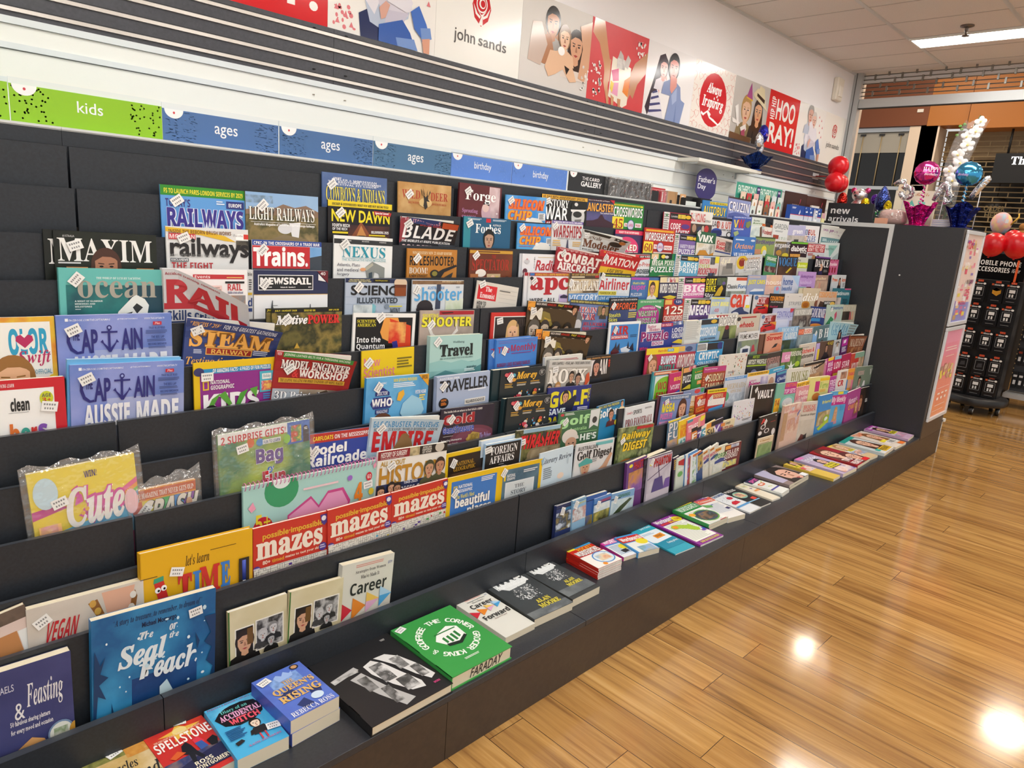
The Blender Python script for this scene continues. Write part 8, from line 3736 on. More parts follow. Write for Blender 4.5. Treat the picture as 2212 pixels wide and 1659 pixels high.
for row, (y, z1) in enumerate(((2.008, 1.612), (1.99, 1.578), (1.972, 1.545))):
    for j in range(7 - row):
        x = 3.80 + j * .078 + row * .035 + rr.uniform(-.006, .006)
        col = cc[(j * 3 + row * 4) % 10]
        slab('greeting_card', ['back', 'middle', 'front'][row] + ' row gift card, ' + ['first', 'second', 'third', 'fourth', 'fifth', 'sixth', 'seventh'][j] + ' from the left, under the teal header', 'card', x, x + .058, y, z1 + rr.uniform(-.006, .008), col, ['e 50 60 %d %d %s' % (rr.randint(12, 30), rr.randint(12, 34), rr.choice(['c89a6c', '3a4a5c', 'c83a40', '6a8a5c', '4a4a4c'])), 'l 20 %d 80 %d 2 %s' % (110, 125, '8a8a8c')], .002, 'gift cards on the top shelf')
pw = empty('gift_wrap_display', (4.815, 2.062, TZ[0] - .003), label='dark chocolate coloured gift wrap panel with pale lettering', cat='gift wrap')
m = MB()
m.box((-.334, 0, 0), (-.0015, .005, .178), M('#3c201e', .35))
m.box((.0015, 0, 0), (.332, .005, .172), M('#40221f', .35))
for x in (-.16, .2):
    m.text('PAPYRUS', 's', ink('#d8c8c0'), lambda a, b: (x + a, -.0004, b), (-.05, .088, .05, .106))
    m.face([(x + .06, -.0004, .11), (x + .07, -.0004, .14), (x + .064, -.0004, .145), (x + .056, -.0004, .115)], ink('#d84a6c'))
m.build('wrap_panel', pw)
for j in range(5):
    slab('stationery_box', 'blue stationery box with white wing mark, ' + ['widest, nearest the greeting cards', 'second of the row', 'third of the row', 'fourth of the row', 'last, beside the yellow pack'][j], 'box', 4.362 + (0 if j == 0 else .205 + (j - 1) * .068), 4.362 + (.198 if j == 0 else .205 + j * .068 - .004), 1.972, 1.582, '1f4aa0', ['r 0 %s 100 200 c9d0dc' % (30 if j == 0 else 92), 'r 0 %s 100 %s c83a4c' % (28 if j == 0 else 86, 30 if j == 0 else 92), 'p e8eef6 %s' % ('60,26 68,12 72,20 66,28' if j == 0 else '20,50 60,40 80,54 40,60'), 'l 8 %s 40 %s 2 e0e8f4' % ((6, 12) if j == 0 else (10, 24))], .03, 'blue boxes on the top shelf')
slab('stationery_pack', 'small white tube pack in front of the blue boxes', 'pack', 4.70, 4.735, 1.948, 1.566, 'e8eaee', ['r 20 40 80 60 4a6ab0', 'r 10 90 90 160 b8c0cc'], .012)
slab('stationery_pack', 'pale patterned pack behind the last blue box', 'pack', 4.75, 4.875, 2.0, 1.6, 'e4dcd0', ['n 10 14 90 60 e4dcd0,b89a9c,8aa0b8 14'], .01)
slab('stationery_pack', 'pale yellow memo pack at the end of the row', 'pack', 4.85, 4.90, 1.965, 1.558, 'e8e0a0', ['r 0 0 100 70 d8a8b0'], .016)

# ---------------------------------------------------------------- red balloons on the wall corner
RUB = M('#d3121f', .28)


def balloon(c, r, label, grp, knot=(0, 0, -1)):
    t = empty('red_balloon', c, label=label, cat='balloon', group=grp)
    d = Vector(knot).normalized()
    q = Vector((0, 0, -1)).rotation_difference(d).to_matrix()
    m = MB()
    m.ball((0, 0, 0), (r, r, r * 1.07), RUB, 32, 22, q, lambda p: Vector((p.x * (1 - .12 * max(0, -p.z)), p.y * (1 - .12 * max(0, -p.z)), p.z)))
    m.build('balloon_skin', t)
    m = MB()
    m.tube([d * r * 1.05, d * (r * 1.05 + .012)], [.004, .008], RUB, 8)
    m.build('balloon_knot', t)


balloon((5.14, 2.02, 1.884), .068, 'top red balloon of the trio by the shop opening', 'red balloons on the wall corner', (0, .4, -1))
balloon((5.075, 2.0, 1.778), .066, 'left lower red balloon of the trio by the shop opening', 'red balloons on the wall corner', (.6, .5, .6))
balloon((5.25, 2.045, 1.785), .066, 'right lower red balloon of the trio by the shop opening', 'red balloons on the wall corner', (-.6, .3, .6))
m = MB()
m.box((5.1, YW - .02, 1.80), (5.2, YW - .018, 1.84), M('#c8ccd0', .4))
m.tube([(5.15, YW - .02, 1.82), (5.15, 2.06, 1.82)], .004, M('#b8181f', .4), 8)
tag(m.build('balloon_hook'), 'small wall hook holding the red balloon trio', 'hook')

# ---------------------------------------------------------------- on top of the end cabinet
TOP = 1.5137
t = empty('new_arrivals_sign', (4.994, 1.835, TOP), label='black new arrivals sign standing on the far cabinet', cat='sign')
m = MB()
m.box((-.003, -.148, 0), (.003, .148, .121), M('#26272b', .35))
m.text('new', 'b', ink('#f2f2f2'), lambda a, b: (-.0035, -a, b), (-.125, .051, .0, .083))
m.text('arrivals', 'b', ink('#f2f2f2'), lambda a, b: (-.0035, -a, b), (-.135, .0, .062, .036))
m.build('sign_board', t)
m = MB()
m.box((.0035, -.1, 0), (.05, .1, .003), M('#26272b', .35))
m.build('sign_foot', t)


def bouquet(loc, col, col2, label, txt, tcol, seed, ball_r=.074, hz=.335):
    t = empty('balloon_bouquet', loc, label=label, cat='balloon bouquet', group='foil balloon bouquets on the end cabinet')
    wrap_pot(t, col, .088, .125, .075, 'foil_wrap', seed)
    m = MB()
    q = Matrix.Rotation(math.radians(-68), 3, 'Z')
    puff(m, (0, 0, hz), ball_r, ball_r, .052, foil(col2, .14, .35, 14), q)
    m.build('foil_balloon', t)
    if txt:
        m = MB()
        for s, st, b in txt:
            def Pm(a, z):
                p = q @ Vector((a, 0, 0))
                n = q @ Vector((0, -1, 0))
                d = math.sqrt(max(0, 1 - (a * a + (z - hz) ** 2) / ball_r ** 2))
                return p + n * (.0535 * (.25 + .75 * d)) + Vector((0, 0, z))
            m.text(s, st, ink(tcol), Pm, b)
        m.build('balloon_lettering', t)
    m = MB()
    rr = random.Random(seed)
    pts = [(.014 * math.sin(k * 1.3) * (1 - k / 40), .014 * math.cos(k * 1.3) * (1 - k / 40), .125 + (hz - ball_r - .125) * k / 26) for k in range(27)]
    m.tube(pts, .004, foil(col2, .2, .2), 6)
    m.tube([(0, 0, .02), (0, 0, hz - ball_r + .006)], .003, M('#e4e4e8', .3), 8)
    m.build('ribbon_stick', t)
    return t


bouquet((5.16, 1.463, TOP), '#d3258c', '#dc3f9a', 'pink foil balloon on a stick in a pink foil wrapped pot', [('HAPPY', 'f', (-.03, .338, .06, .368)), ('Birthday', 'i', (-.02, .312, .058, .332))], '#f4e0ec', 5)
bouquet((5.2, 1.237, TOP), '#16246f', '#4aa4d8', 'blue foil balloon on a stick in a navy foil wrapped pot', [('Birthday', 'i', (-.064, .315, -.01, .334))], '#d8b0e0', 9)


def number_balloon(loc, pts, r, label, roll=0.0, h=.22):
    t = empty('number_balloon', loc, label=label, cat='balloon', group='silver number balloons on the end cabinet')
    m = MB()
    P = [(0, -a, b) for a, b in pts]
    n = len(P)
    m.tube(P, [r * (.72 if i in (0, n - 1) else 1) for i in range(n)], foil('#e0e1e4', .1, .55, 40), 12)
    m.build('foil_digit', t)
    m = MB()
    m.tube([(0, 0, 0), (0, -pts[len(pts) // 2][0] * .3, pts[len(pts) // 2][1])], .0025, M('#e4e4e8', .3), 6)
    m.build('balloon_stick', t)


arc = lambda cx, cz, r, a0, a1, n=12: [(cx + r * math.cos(math.radians(a0 + (a1 - a0) * k / n)), cz + r * math.sin(math.radians(a0 + (a1 - a0) * k / n))) for k in range(n + 1)]
number_balloon((5.22, 1.60, TOP), [(-.062, .262), (-.03, .285), (.0, .282), (.02, .262)] + arc(.022, .215, .033, 140, -190, 14), .019, 'silver curled number balloon left of the pink one')
number_balloon((5.26, 1.372, TOP), [(-.05, .17), (-.035, .21), (-.012, .262), (.004, .285), (.02, .26), (.03, .22), (.052, .2), (.05, .165), (.02, .16), (.018, .19)], .019, 'silver angled number balloon between pink and blue balloons')
number_balloon((5.24, 1.165, TOP), [(-.045, .19), (-.02, .235), (.01, .285), (.026, .31), (.04, .318)], .021, 'silver straight number balloon right of the blue one')

# wrapped white orchid
t = empty('wrapped_orchid', (5.33, 1.362, TOP), label='tall white orchid stem in clear cellophane among the foil balloons', cat='flower')
m = MB()
ST = M('#4d5a34', .5)
stem = [(0, 0, .01), (-.005, .0, .2), (0, -.012, .38), (.0, -.035, .52), (0, -.065, .64), (0, -.09, .70)]
m.tube(stem, .0035, ST, 8)
m.tube([(0, -.03, .5), (0, -.075, .56), (0, -.09, .57)], .0025, ST, 6)
m.tube([(0, -.01, .36), (0, .03, .42)], .0025, ST, 6)
m.build('stem', t)
PET = M('#f4f2ee', .55)
rr = random.Random(2)
for (x, y, z, s) in ((0, -.012, .30, .045), (0, .018, .36, .04), (0, -.035, .41, .046), (0, -.012, .46, .042), (0, -.055, .52, .044), (0, -.04, .57, .038), (0, -.085, .60, .042), (0, -.1, .66, .036)):
    m = MB()
    for k in range(5):
        a = 2 * PI * k / 5 + rr.uniform(0, .5)
        q = Matrix.Rotation(a, 3, 'X') @ Matrix.Rotation(.35, 3, 'Z')
        m.ball((x - .012 + .003 * k, y + math.cos(a) * s * .45, z + math.sin(a) * s * .45), (s * .16, s * .55, s * .42), PET, 14, 8, q)
    m.ball((x - .016, y, z), s * .16, M('#e8d060', .5), 10, 6)
    m.build('orchid_flower', t)
m = MB()
for (y, z) in ((.0, .62), (.012, .64), (-.01, .65), (.02, .585)):
    m.ball((.004, y, z), (.004, .011, .009), M('#5f8a3c', .5), 10, 6)
for k in range(5):
    a = k * 1.3
    m.ball((.02 * math.cos(a), .02 * math.sin(a), .1 + .02 * k), (.012, .012, .035), M('#3d5a34', .5), 10, 8)
m.build('leaves', t)
m = MB()
F = clear_film('cello', a=.09)
seg = 14
prof = [(.035, .0, 0), (.05, .0, .1), (.058, -.0, .25), (.064, -.012, .4), (.068, -.04, .55), (.066, -.075, .665)]
v, f = [], []
for i, (r, yo, z) in enumerate(prof):
    for k in range(seg):
        a = 2 * PI * k / seg
        w = 1 + .08 * math.sin(3 * a + i) + .05 * math.sin(7 * a + 2 * i)
        v.append((r * .7 * w * math.cos(a), yo + r * w * math.sin(a), z + (.015 * math.sin(4 * a) if i == 5 else 0)))
for i in range(5):
    for k in range(seg):
        a, b = i * seg + k, i * seg + (k + 1) % seg
        f.append((a, b, b + seg, a + seg))
m.raw(v, f, F)
m.build('cellophane_sleeve', t)

# cushion, towels, gift bag, peach card behind them
t = empty('wrapped_cushion', (5.20, 1.625, TOP), label='pale pink cushion in a clear bag on the end cabinet', cat='cushion')
m = MB()
m.ball((0, 0, .05), (.06, .082, .05), M('#d9b3a8', .7), 28, 18, None, lambda q: Vector((math.copysign(abs(q.x) ** .6, q.x), math.copysign(abs(q.y) ** .5, q.y), math.copysign(abs(q.z) ** .7, q.z))))
m.build('cushion_pad', t)
m = MB()
m.ball((0, 0, .05), (.064, .09, .056), clear_film('cush', a=.18), 20, 12, None, lambda q: Vector((math.copysign(abs(q.x) ** .6, q.x), math.copysign(abs(q.y) ** .45, q.y), math.copysign(max(-.89, q.z if q.z < 0 else abs(q.z) ** .7), q.z))))
m.build('clear_bag', t)
m = MB()
m.box((-.078, -.02, .06), (-.0765, -.008, .08), M('#eceae6', .5))
m.build('swing_tag', t)
t = empty('folded_towels', (5.30, 1.335, TOP), label='folded white towels with blue stripes in a clear bag between the pots', cat='towels')
m = MB()
for k in range(4):
    m.box((-.05, -.068, .0005 + k * .0135), (.05, .068, .0125 + k * .0135), M('#eceaea', .8))
    m.box((-.0512, -.0685, .007 + k * .0135), (.0512, .0685, .0092 + k * .0135), M('#7a86b8', .8))
m.build('towel_stack', t, bevel=.003)
slabp = empty('gift_bag', (5.375, 1.562, TOP), (0, 0, -PI / 2), 'cream gift bag with turquoise letters behind the balloons', 'gift bag')
m = MB()
m.box((-.125, -.02, 0), (.125, .02, .238), M('#ece4cf', .5))
c = Cover(m, .25, .238, -.0202, 0)
c.rect(0, 0, 100, 95, ink('#ece4cf'))
c.k += 1
c.text('c', 50, 5, 84, 18, '#c87a3a', 'Boofle')
c.poly([(34, 42), (44, 24), (54, 42), (50, 44), (46, 36), (40, 44)], ink('#6ac4b4'))
c.poly([(60, 26), (66, 26), (66, 46), (60, 46)], ink('#6ac4b4'))
c.poly([(66, 26), (78, 30), (76, 38), (66, 36)], ink('#7accbc'))
m.build('bag_body', slabp)
m = MB()
m.tube([(-.05, 0, .238), (-.04, 0, .275), (.04, 0, .275), (.05, 0, .238)], .0025, M('#d8d0bc', .6), 6)
m.build('bag_handle', slabp)
boxobj_ = MB()
boxobj_.box((-.02, -.034, 0), (.02, .034, .036), M('#dca184', .6))
o = boxobj_.build('peach_card_box', None, (5.0, 1.632, TOP))
tag(o, 'small peach coloured box at the cabinet edge', 'box')

# toys and balloons grouped behind the new arrivals sign
t = empty('bear_balloon', (5.32, 1.905, TOP), label='white bear shaped foil balloon behind the new arrivals sign', cat='balloon')
m = MB()
WB = foil('#ece6e6', .3, .3)
m.ball((0, 0, .10), (.05, .058, .075), WB, 24, 16)
m.ball((-.01, .0, .195), (.045, .05, .045), WB, 24, 16)
m.build('bear_body', t)
m = MB()
PK = foil('#cf4f86', .3, .3)
for s in (-1, 1):
    m.ball((0, s * .047, .228), (.012, .019, .02), PK, 14, 10)
m.ball((-.05, .012, .112), (.012, .026, .024), M('#c8203a', .3), 16, 10)
for s in (-1, 1):
    m.ball((-.02, s * .035, .03), (.03, .022, .022), PK, 14, 10)
m.build('bear_trim', t)
m = MB()
m.ball((-.054, .012, .19), (.007, .01, .008), M('#221c1e', .3), 10, 8)
for s in (-1, 1):
    m.ball((-.049, .006 + s * .017, .212), (.004, .005, .006), M('#221c1e', .3), 10, 8)
m.build('bear_face', t)


def small_foil(x, y, z, r, rz, col, label, top=0.0):
    t = empty('foil_balloon', (x, y, TOP), label=label, cat='balloon', group='small foil balloons behind the sign')
    m = MB()
    m.ball((0, 0, z - TOP), (r, r, rz), foil(col, .18, .8, 44), 22, 16, None, (lambda q: Vector((q.x * (1 - top * max(0, q.z)), q.y * (1 - top * max(0, q.z)), q.z))) if top else None)
    m.build('foil_skin', t)
    m = MB()
    m.tube([(0, 0, 0), (0, 0, max(.02, z - TOP - rz + .004))], .0025, M('#e4e4e8', .3), 6)
    m.build('balloon_stick', t)


small_foil(5.22, 1.985, 1.66, .034, .06, '#b8261c', 'crimson foil balloon left of the white bear balloon')
small_foil(5.40, 1.83, 1.69, .026, .036, '#5a2aa0', 'purple foil balloon right of the white bear balloon')
small_foil(5.24, 1.835, 1.645, .03, .045, '#e0c51e', 'yellow foil balloon in front of the purple one')
small_foil(5.36, 1.765, 1.69, .05, .09, '#3f4f92', 'tall blue foil balloon with pointed top', .55)
small_foil(5.30, 1.705, 1.635, .026, .045, '#d8c41e', 'second yellow foil balloon, right of the blue pointed one')
t = empty('tinsel_spray', (5.22, 1.712, TOP), label='green tinsel spray right of the new arrivals sign', cat='tinsel')
m = MB()
rr = random.Random(8)
for k in range(70):
    a, z = rr.uniform(0, 6.28), rr.uniform(.005, .09)
    q = .034 * (1 - abs(z - .05) * 6)
    p = Vector((q * math.cos(a), q * math.sin(a), z))
    d = Vector((rr.uniform(-1, 1), rr.uniform(-1, 1), rr.uniform(-.6, .9))).normalized() * .014
    m.tube([p, p + d], .0028, foil(rr.choice(['#1f9a4a', '#2ab85c', '#18407c', '#dfe6e8']), .15, .2), 4)
m.build('tinsel_strands', t)

# ---------------------------------------------------------------- shop opening, roller grille and walkway beyond
m = MB()
JAMB = M('#bfc3c4', .4, .5)
m.box((XFAR, 2.13, 0), (XFAR + .06, YW + .1, CEIL), JAMB)
m.box((XFAR - .001, 2.165, 0), (XFAR, 2.17, CEIL), M('#3a3c3e', .5))
struct(m.build('trim_1'), 'grey aluminium jamb of the shop opening')
g = empty('roller_grille', (XFAR + .03, 0, 2.34), label='half raised metal roller grille across the shop opening', cat='grille')
m = MB()
m.box((-.02, -4.2, 0), (.02, 2.128, .062), M('#c6c9c9', .4, .4))
m.box((-.022, -4.2, -.004), (.022, 2.128, 0), M('#33363a', .6))
m.build('bottom_bar', g)
GR = M('#8d8a84', .35, .8)
m = MB()
nz = 7
for k in range(nz):
    z = .085 + k * .0275
    m.tube([(0, 2.128, z), (0, -1.2, z)], .0036, GR, 6)
m.build('grille_rod', g)
m = MB()
for k in range(0, nz, 1):
    z = .085 + k * .0275
    y = 2.05 - (k % 2) * .09 - (k % 4 // 2) * .045
    if k % 1 == 0 and k < nz - 1:
        while y > -1.2:
            m.box((-.006, y - .006, z - .006), (.006, y + .006, z + .0335), GR)
            y -= .18
m.build('grille_link', g)
m = MB()
m.box((XFAR + .12, -4.2, CEIL - .05), (XFAR + .16, YW + .12, 3.6), WALLP)
struct(m.build('wall_front'), 'bulkhead above the shop opening')

XM = 9.5
m = MB()
CRM = M('#e6d3bd', .6)
m.box((5.74, 2.19, 0), (5.84, 2.215, 3.6), CRM)
m.box((XM + .02, 2.68, 0), (XM + .4, 2.98, 2.79), CRM)
m.box((XM + .02, 2.66, 0), (XM + .03, 2.86, 2.79), M('#efdcc6', .6))
struct(m.build('wall_right'), 'cream walls of the walkway outside the shop')
m = MB()
m.box((XM, 2.80, 2.795), (XM + .3, 4.6, 3.6), M('#7a4425', .5))
m.box((XM + .0, 2.385, 2.785), (XM + .3, 2.798, 3.6), M('#b4702c', .5))
m.box((XM - .02, -1.0, 2.74), (XM + .3, 2.375, 3.6), M('#b4702c', .5))
m.box((XM + .01, 2.375, 2.74), (XM + .3, 2.385, 3.6), M('#24160c', .6))
struct(m.build('wall_left'), 'brown and orange fascia panels across the walkway')
m = MB()
m.box((XM - .012, 2.86, 2.94), (XM, 2.925, 2.975), M('#ece6da', .5))
tag(m.build('wall_alarm'), 'small pale alarm box on the brown fascia', 'alarm')
# dark window with a half lowered blind
m = MB()
m.box((XM + .1, 2.98, 0), (XM + .14, 4.6, 2.8), M('#17181a', .15))
m.box((XM + .06, 2.98, 2.74), (XM + .12, 4.6, 2.79), ALU)
m.box((XM + .06, 2.955, 0), (XM + .12, 2.985, 2.79), ALU)
m.box((XM + .06, 2.98, 2.06), (XM + .12, 4.6, 2.10), ALU)
for y in (3.95,):
    m.box((XM + .06, y, 0), (XM + .12, y + .03, 2.06), ALU)
struct(m.build('window_1'), 'dark shop window across the walkway')
m = MB()
m.box((XM + .09, 3.0, 2.50), (XM + .095, 4.6, 2.735), M('#a9a59a', .7))
BL = tag(m.build('window_blind'), 'grey blind half lowered in the dark window', 'blind')
for j, y in enumerate((3.08, 3.30, 3.52)):
    m = MB()
    m.tube([(XM + .085, y, 2.70), (XM + .085, y, 2.11)], .006, M('#c8b48a', .4, .4), 6)
    m.box((XM + .07, y - .03, 2.70), (XM + .1, y + .03, 2.72), M('#2c2c2e', .5))
    m.build('hanging_cord', BL)
# neighbouring shop behind a brick patterned grille
m = MB()
m.box((XM + .5, -1.2, 0), (XM + .6, 2.68, 2.78), noise_mat(['#15120f', '#2a231a'], 3, .6, key='shop'))
m.box((XM + .45, -1.2, 2.45), (XM + .499, 2.68, 2.78), M('#b09a78', .6))  # pale upper band: the lit part of the shop painted in
struct(m.build('wall_shop'), 'dim shop interior across the walkway')
g = empty('security_grille', (XM + .3, .7, 0), label='brick patterned security grille of the shop across the walkway', cat='grille')
m = MB()
BRZ = M('#8f7a58', .45, .3)
for k in range(48):
    z = .06 + k * .056
    m.box((-.006, -1.9, z - .006), (.006, 1.95, z + .006), BRZ)
m.build('grille_rod', g)
m = MB()
for k in range(47):
    z = .06 + k * .056
    y = 1.9 - (k % 2) * .14
    while y > -1.0:
        m.box((-.005, y - .006, z), (.005, y + .006, z + .056), BRZ)
        y -= .28
m.build('grille_link', g)
t = empty('shop_sign', (XM + .05, 1.75, 2.16), label='black box sign with white letters on the shop opposite', cat='sign')
m = MB()
m.box((0, -.35, 0), (.12, .30, .315), M('#151516', .4))
m.build('sign_case', t)
m = MB()
m.text('The', 'f', M('#f4f4f4', .5, 0, 0, 3.0), lambda a, b: (-.002, -a, b), (-.145, .195, .04, .278))
m.build('lit_letters', t)
m = MB()
m.tube([(.06, .2, .315), (.06, .2, .64)], .012, M('#1c1c1c', .5), 8)
m.build('hanger', t)
t = empty('order_sign', (XM + .34, 2.01, 1.70), label='round dark order here sign behind the brick patterned grille', cat='sign')
m = MB()
m.lathe([(0, 0), (.17, 0), (.17, .01), (0, .01)], M('#1d1712', .5), (0, 0, 0), 30)
o = m.build('sign_disc', t, (0.02, 0, .16))
o.rotation_euler = (0, -PI / 2, 0)
m = MB()
m.text('ORDER', 's', M('#a08a5c', .5), lambda a, b: (-.003, -a, b), (-.105, .165, .105, .225), .02)
m.text('HERE', 's', M('#a08a5c', .5), lambda a, b: (-.003, -a, b), (-.085, .09, .085, .15), .02)
m.build('sign_lettering', t)
m = MB()
m.tube([(.02, 0, .33), (.02, 0, 1.0)], .005, M('#1d1712', .5), 6)
m.build('sign_cord', t)
t = empty('hanging_sign', (7.4, 1.36, 2.30), label='white hanging sign cut by the right edge of the picture', cat='sign')
m = MB()
m.box((0, -.3, .0), (.03, .0, .34), M('#e8e8ea', .5))
m.build('sign_panel', t)
m = MB()
m.tube([(.015, -.15, .34), (.015, -.15, 1.28)], .004, ALU, 6)
m.build('hanger', t)
# walkway ceiling and its downlights
m = MB()
m.box((XFAR + .16, -4.2, 3.6), (14, 4.6, 3.65), M('#d8d2ca', .8))
struct(m.build('ceiling_walkway'), 'walkway ceiling outside the shop')
for j, (x, y) in enumerate(((6.8, 1.9), (8.4, 2.6), (7.2, .4), (8.6, .6), (6.9, -1.2), (8.6, -1.3))):
    t = empty('downlight', (x, y, 3.6), label='round downlight in the walkway ceiling', cat='light', group='walkway downlights')
    m = MB()
    m.lathe([(.20, -.001), (.22, -.001), (.22, -.012), (.20, -.012)], WHITE)
    m.build('light_rim', t)
    m = MB()
    m.lathe([(0, -.008), (.2, -.008)], M('#fff0dc', .5, 0, 0, MALL * 6))
    m.build('light_lens', t)
m = MB()
m.box((12.6, -4.2, 0), (12.7, 2.6, 3.6), M('#cfc8c0', .6))
m.box((12.57, -4.2, 0), (12.6, 2.6, .14), M('#ded8d0', .6))
struct(m.build('wall_back_walkway'), 'far wall of the walkway')

# ---------------------------------------------------------------- phone accessory spinner
SPX, SPY = 7.28, 1.318
sp = empty('accessory_spinner', (SPX, SPY, 0), label='black phone accessory spinner stand on casters', cat='stand')
BLK = M('#19191b', .4)
m = MB()
m.lathe([(0, .085), (.245, .085), (.25, .095), (.25, .14), (.24, .15), (0, .15)], BLK, (.0, 0, 0), 40)
m.build('round_base', sp)
for a in (.6, 1.9, 3.3, 4.7, 5.6):
    m = MB()
    cx, cy = .19 * math.cos(a), .19 * math.sin(a)
    m.tube([(cx, cy, .09), (cx, cy, .05)], .009, M('#2c2c2e', .4), 8)
    v = []
    m.tube([(cx, cy - .014, .036), (cx, cy + .014, .036)], .036, BLK, 20)
    m.tube([(cx, cy - .016, .036), (cx, cy + .016, .036)], .02, M('#c8c8c8', .3, .5), 14)
    m.build('caster', sp)
m = MB()
m.box((-.06, -.17, .15), (.10, .19, 1.16), BLK)
m.build('panel', sp)
m = MB()
m.box((-.075, -.165, 1.165), (-.06, .215, 1.385), M('#0f0f11', .12))
m.text('MOBILE PHONE', 'b', ink('#f2f2f2'), lambda a, b: (-.0756, -a, b), (-.205, 1.285, .125, 1.325))
m.text('ACCESSORIES', 'b', ink('#f2f2f2'), lambda a, b: (-.0756, -a, b), (-.205, 1.23, .055, 1.27))
m.text('iGear', 'o', ink('#c8c8c8'), lambda a, b: (-.0756, -a, b), (.07, 1.235, .13, 1.268))
m.build('header_board', sp)
t = empty('arrow_sticker', (SPX - .078, SPY - .105, 1.10), label='orange arrow hanging over the spinner header', cat='sign')
m = MB()
m.box((-.002, -.008, .06), (0, .008, .24), M('#e8622c', .5))
m.face([(-.001, -.03, .065), (-.001, .03, .065), (-.001, 0, .0)], M('#e8622c', .5))
m.face([(-.001, 0, .0), (-.001, .03, .065), (-.001, -.03, .065)], M('#e8622c', .5))
m.build('arrow_shape', t)
rown = ['top', 'second', 'third', 'fourth', 'bottom']
coln = ['left', 'middle', 'right']
for r, zr in enumerate((1.062, .862, .642, .424, .245)):
    for c_, yc in enumerate((1.448, 1.318, 1.207)):
        p = empty('accessory_pack', (SPX - .088, yc, zr - .09), label='black hanging accessory pack, ' + rown[r] + ' row ' + coln[c_] + (', with yellow cube picture' if (r, c_) == (0, 1) else ''), cat='pack', group='accessory packs on the spinner')
        m = MB()
        m.box((-.012, -.051, 0), (.012, .051, .168), M('#1b1b1e', .25))
        m.box((-.001, -.02, .168), (.001, .02, .185), M('#d8502c', .4))
        m.build('pack_box', p)
        m = MB()
        P = lambda a, b: (-.0124, -a, b)
        m.face([P(-.043, .148), P(-.027, .148), P(-.027, .163), P(-.043, .163)], ink('#c8562c'))
        m.text('iGear', 'o', ink('#e8e8e8'), P, (-.024, .147, .022, .161))
        m.face([(-.0124, -.034 + .011 * math.cos(k * .7), .154 + .009 * math.sin(k * .7)) for k in range(9)], ink('#e8e8e6'))
        if (r, c_) == (0, 1):
            m.face([P(-.03, .08), P(.005, .06), P(.034, .085), P(.03, .115), P(-.005, .13), P(-.03, .11)], ink('#d0962c'))
            m.face([P(-.03, .11), P(-.002, .1), P(.034, .112), P(-.005, .13)], ink('#e4b04a'))
        else:
            for (a0, b0, a1, b1) in ((-.036, .05, .036, .053), (-.036, .132, .036, .135), (-.036, .05, -.033, .135), (.033, .05, .036, .135)):
                m.face([P(a0, b0), P(a1, b0), P(a1, b1), P(a0, b1)], ink('#8d9094'))
            if r != 3 or c_ == 2:
                m.face([P(-.02, .095), P(.022, .095), P(.022, .122), P(-.02, .122)], ink('#e6e6e6'))
                for a in (-.012, .008):
                    m.face([P(a - .006, .06), P(a + .006, .06), P(a + .006, .085), P(a - .006, .085)], ink('#dcdcdc'))
            else:
                m.face([P(-.022, .07), P(.02, .075), P(.016, .11), P(-.014, .105)], ink('#3a3a3e'))
        m.face([P(-.03, .02), P(.03, .02), P(.03, .023), P(-.03, .023)], ink('#8a8a8a'))
        m.build('pack_print', p)
        m = MB()
        m.tube([(.028, 0, .178), (-.006, 0, .178)], .002, ALU, 6)
        m.build('hook', p)
balloon((6.62, 1.305, 1.447), .088, 'left big red balloon above the phone accessory spinner', 'red balloons over the spinner', (.2, .2, -1))
balloon((6.66, 1.155, 1.452), .096, 'right big red balloon above the phone accessory spinner', 'red balloons over the spinner', (.3, .1, -1))
balloon((6.76, 1.21, 1.50), .07, 'rear red balloon between the two big ones', 'red balloons over the spinner', (.5, .1, -1))
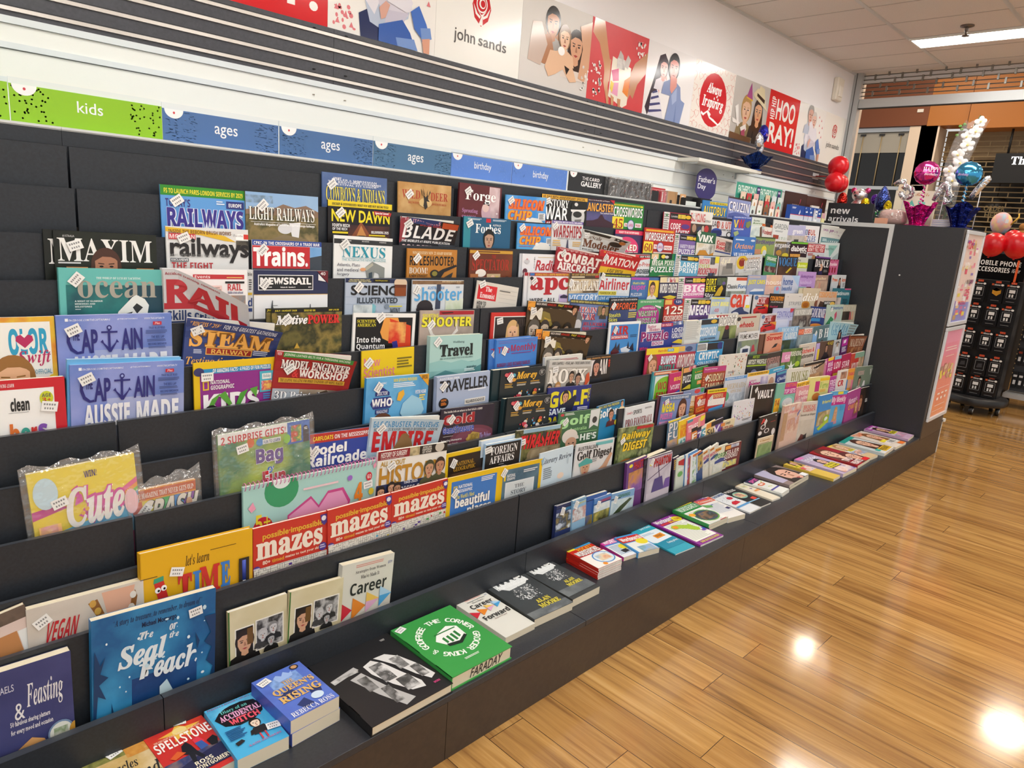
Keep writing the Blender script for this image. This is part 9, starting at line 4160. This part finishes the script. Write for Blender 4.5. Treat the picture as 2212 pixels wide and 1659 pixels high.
# second accessory stand further along
st = empty('accessory_stand', (7.95, 1.08, 0), label='grey wheeled stand of small hanging packs behind the spinner', cat='stand')
m = MB()
m.box((-.02, -.35, .14), (.02, .1, 1.25), M('#3c3c40', .5))
m.build('back_panel', st)
m = MB()
m.box((-.16, -.35, .09), (.1, .12, .13), M('#b8babc', .4, .4))
m.build('stand_base', st)
for y in (.08, -.3):
    m = MB()
    m.tube([(-.12, y - .014, .04), (-.12, y + .014, .04)], .04, BLK, 18)
    m.tube([(-.12, y, .04), (-.12, y, .1)], .008, M('#2c2c2e', .4), 8)
    m.build('caster', st)
for r, z in enumerate((.18, .40, .62, .84, 1.04)):
    for k in range(5):
        m = MB()
        m.box((-.05, .055 - k * .045, z), (-.022, .09 - k * .045, z + .15), M('#1d1d20', .35))
        m.box((-.0505, .062 - k * .045, z + .03), (-.05, .082 - k * .045, z + .07), M('#d8d8da', .4))
        m.box((-.0505, .058 - k * .045, z + .1), (-.05, .087 - k * .045, z + .12), M(['#d8d8da', '#8a3420', '#e0e0e0', '#c8c8ca', '#c8502c'][r], .4))
        tag(m.build('small_pack', None, (7.95, 1.08, 0)), 'small dark pack on the grey stand, ' + ['lowest', 'second lowest', 'middle', 'second', 'top'][r] + ' row, ' + ['first', 'second', 'third', 'fourth', 'fifth'][k] + ' from the spinner', 'pack', 'packs on the grey stand')
# plush toys above the rear unit
ru = empty('gift_gondola', (7.9, 1.35, 0), label='dark gift unit standing behind the phone accessory spinner', cat='display unit')
m = MB()
m.box((-.15, -.13, 0), (.25, .35, 1.56), M('#232427', .5))
m.build('unit_body', ru)
t = empty('plush_toy', (7.88, 1.53, 1.5605), label='rainbow pastel plush toy on the dark unit behind the spinner', cat='plush toy')
m = MB()
m.ball((0, 0, .10), (.08, .085, .10), noise_mat(['#e8d48a', '#e8a8a8', '#a8c8e0', '#f0d8b0'], 9, .9), 24, 16)
m.build('toy_body', t)
m = MB()
m.tube([(-.02, -.08, .09), (-.02, -.13, .16), (.0, -.12, .19)], .008, M('#d8b04a', .6), 8)
m.build('toy_loop', t)
m = MB()
m.box((-.09, -.07, .10), (-.088, -.045, .135), M('#e4e8f0', .5))
m.build('swing_tag', t)
t = empty('plush_bear', (7.9, 1.36, 1.5605), label='small brown plush bear with a red bow behind the spinner', cat='plush toy')
m = MB()
m.ball((0, 0, .075), (.03, .032, .036), M('#a8743c', .9), 18, 12)
m.ball((0, 0, .022), (.03, .034, .03), M('#a8743c', .9), 18, 12)
m.build('bear_body', t)
m = MB()
m.ball((-.02, -.03, .09), (.012, .02, .014), M('#c8202c', .6), 14, 10)
m.build('bow', t)
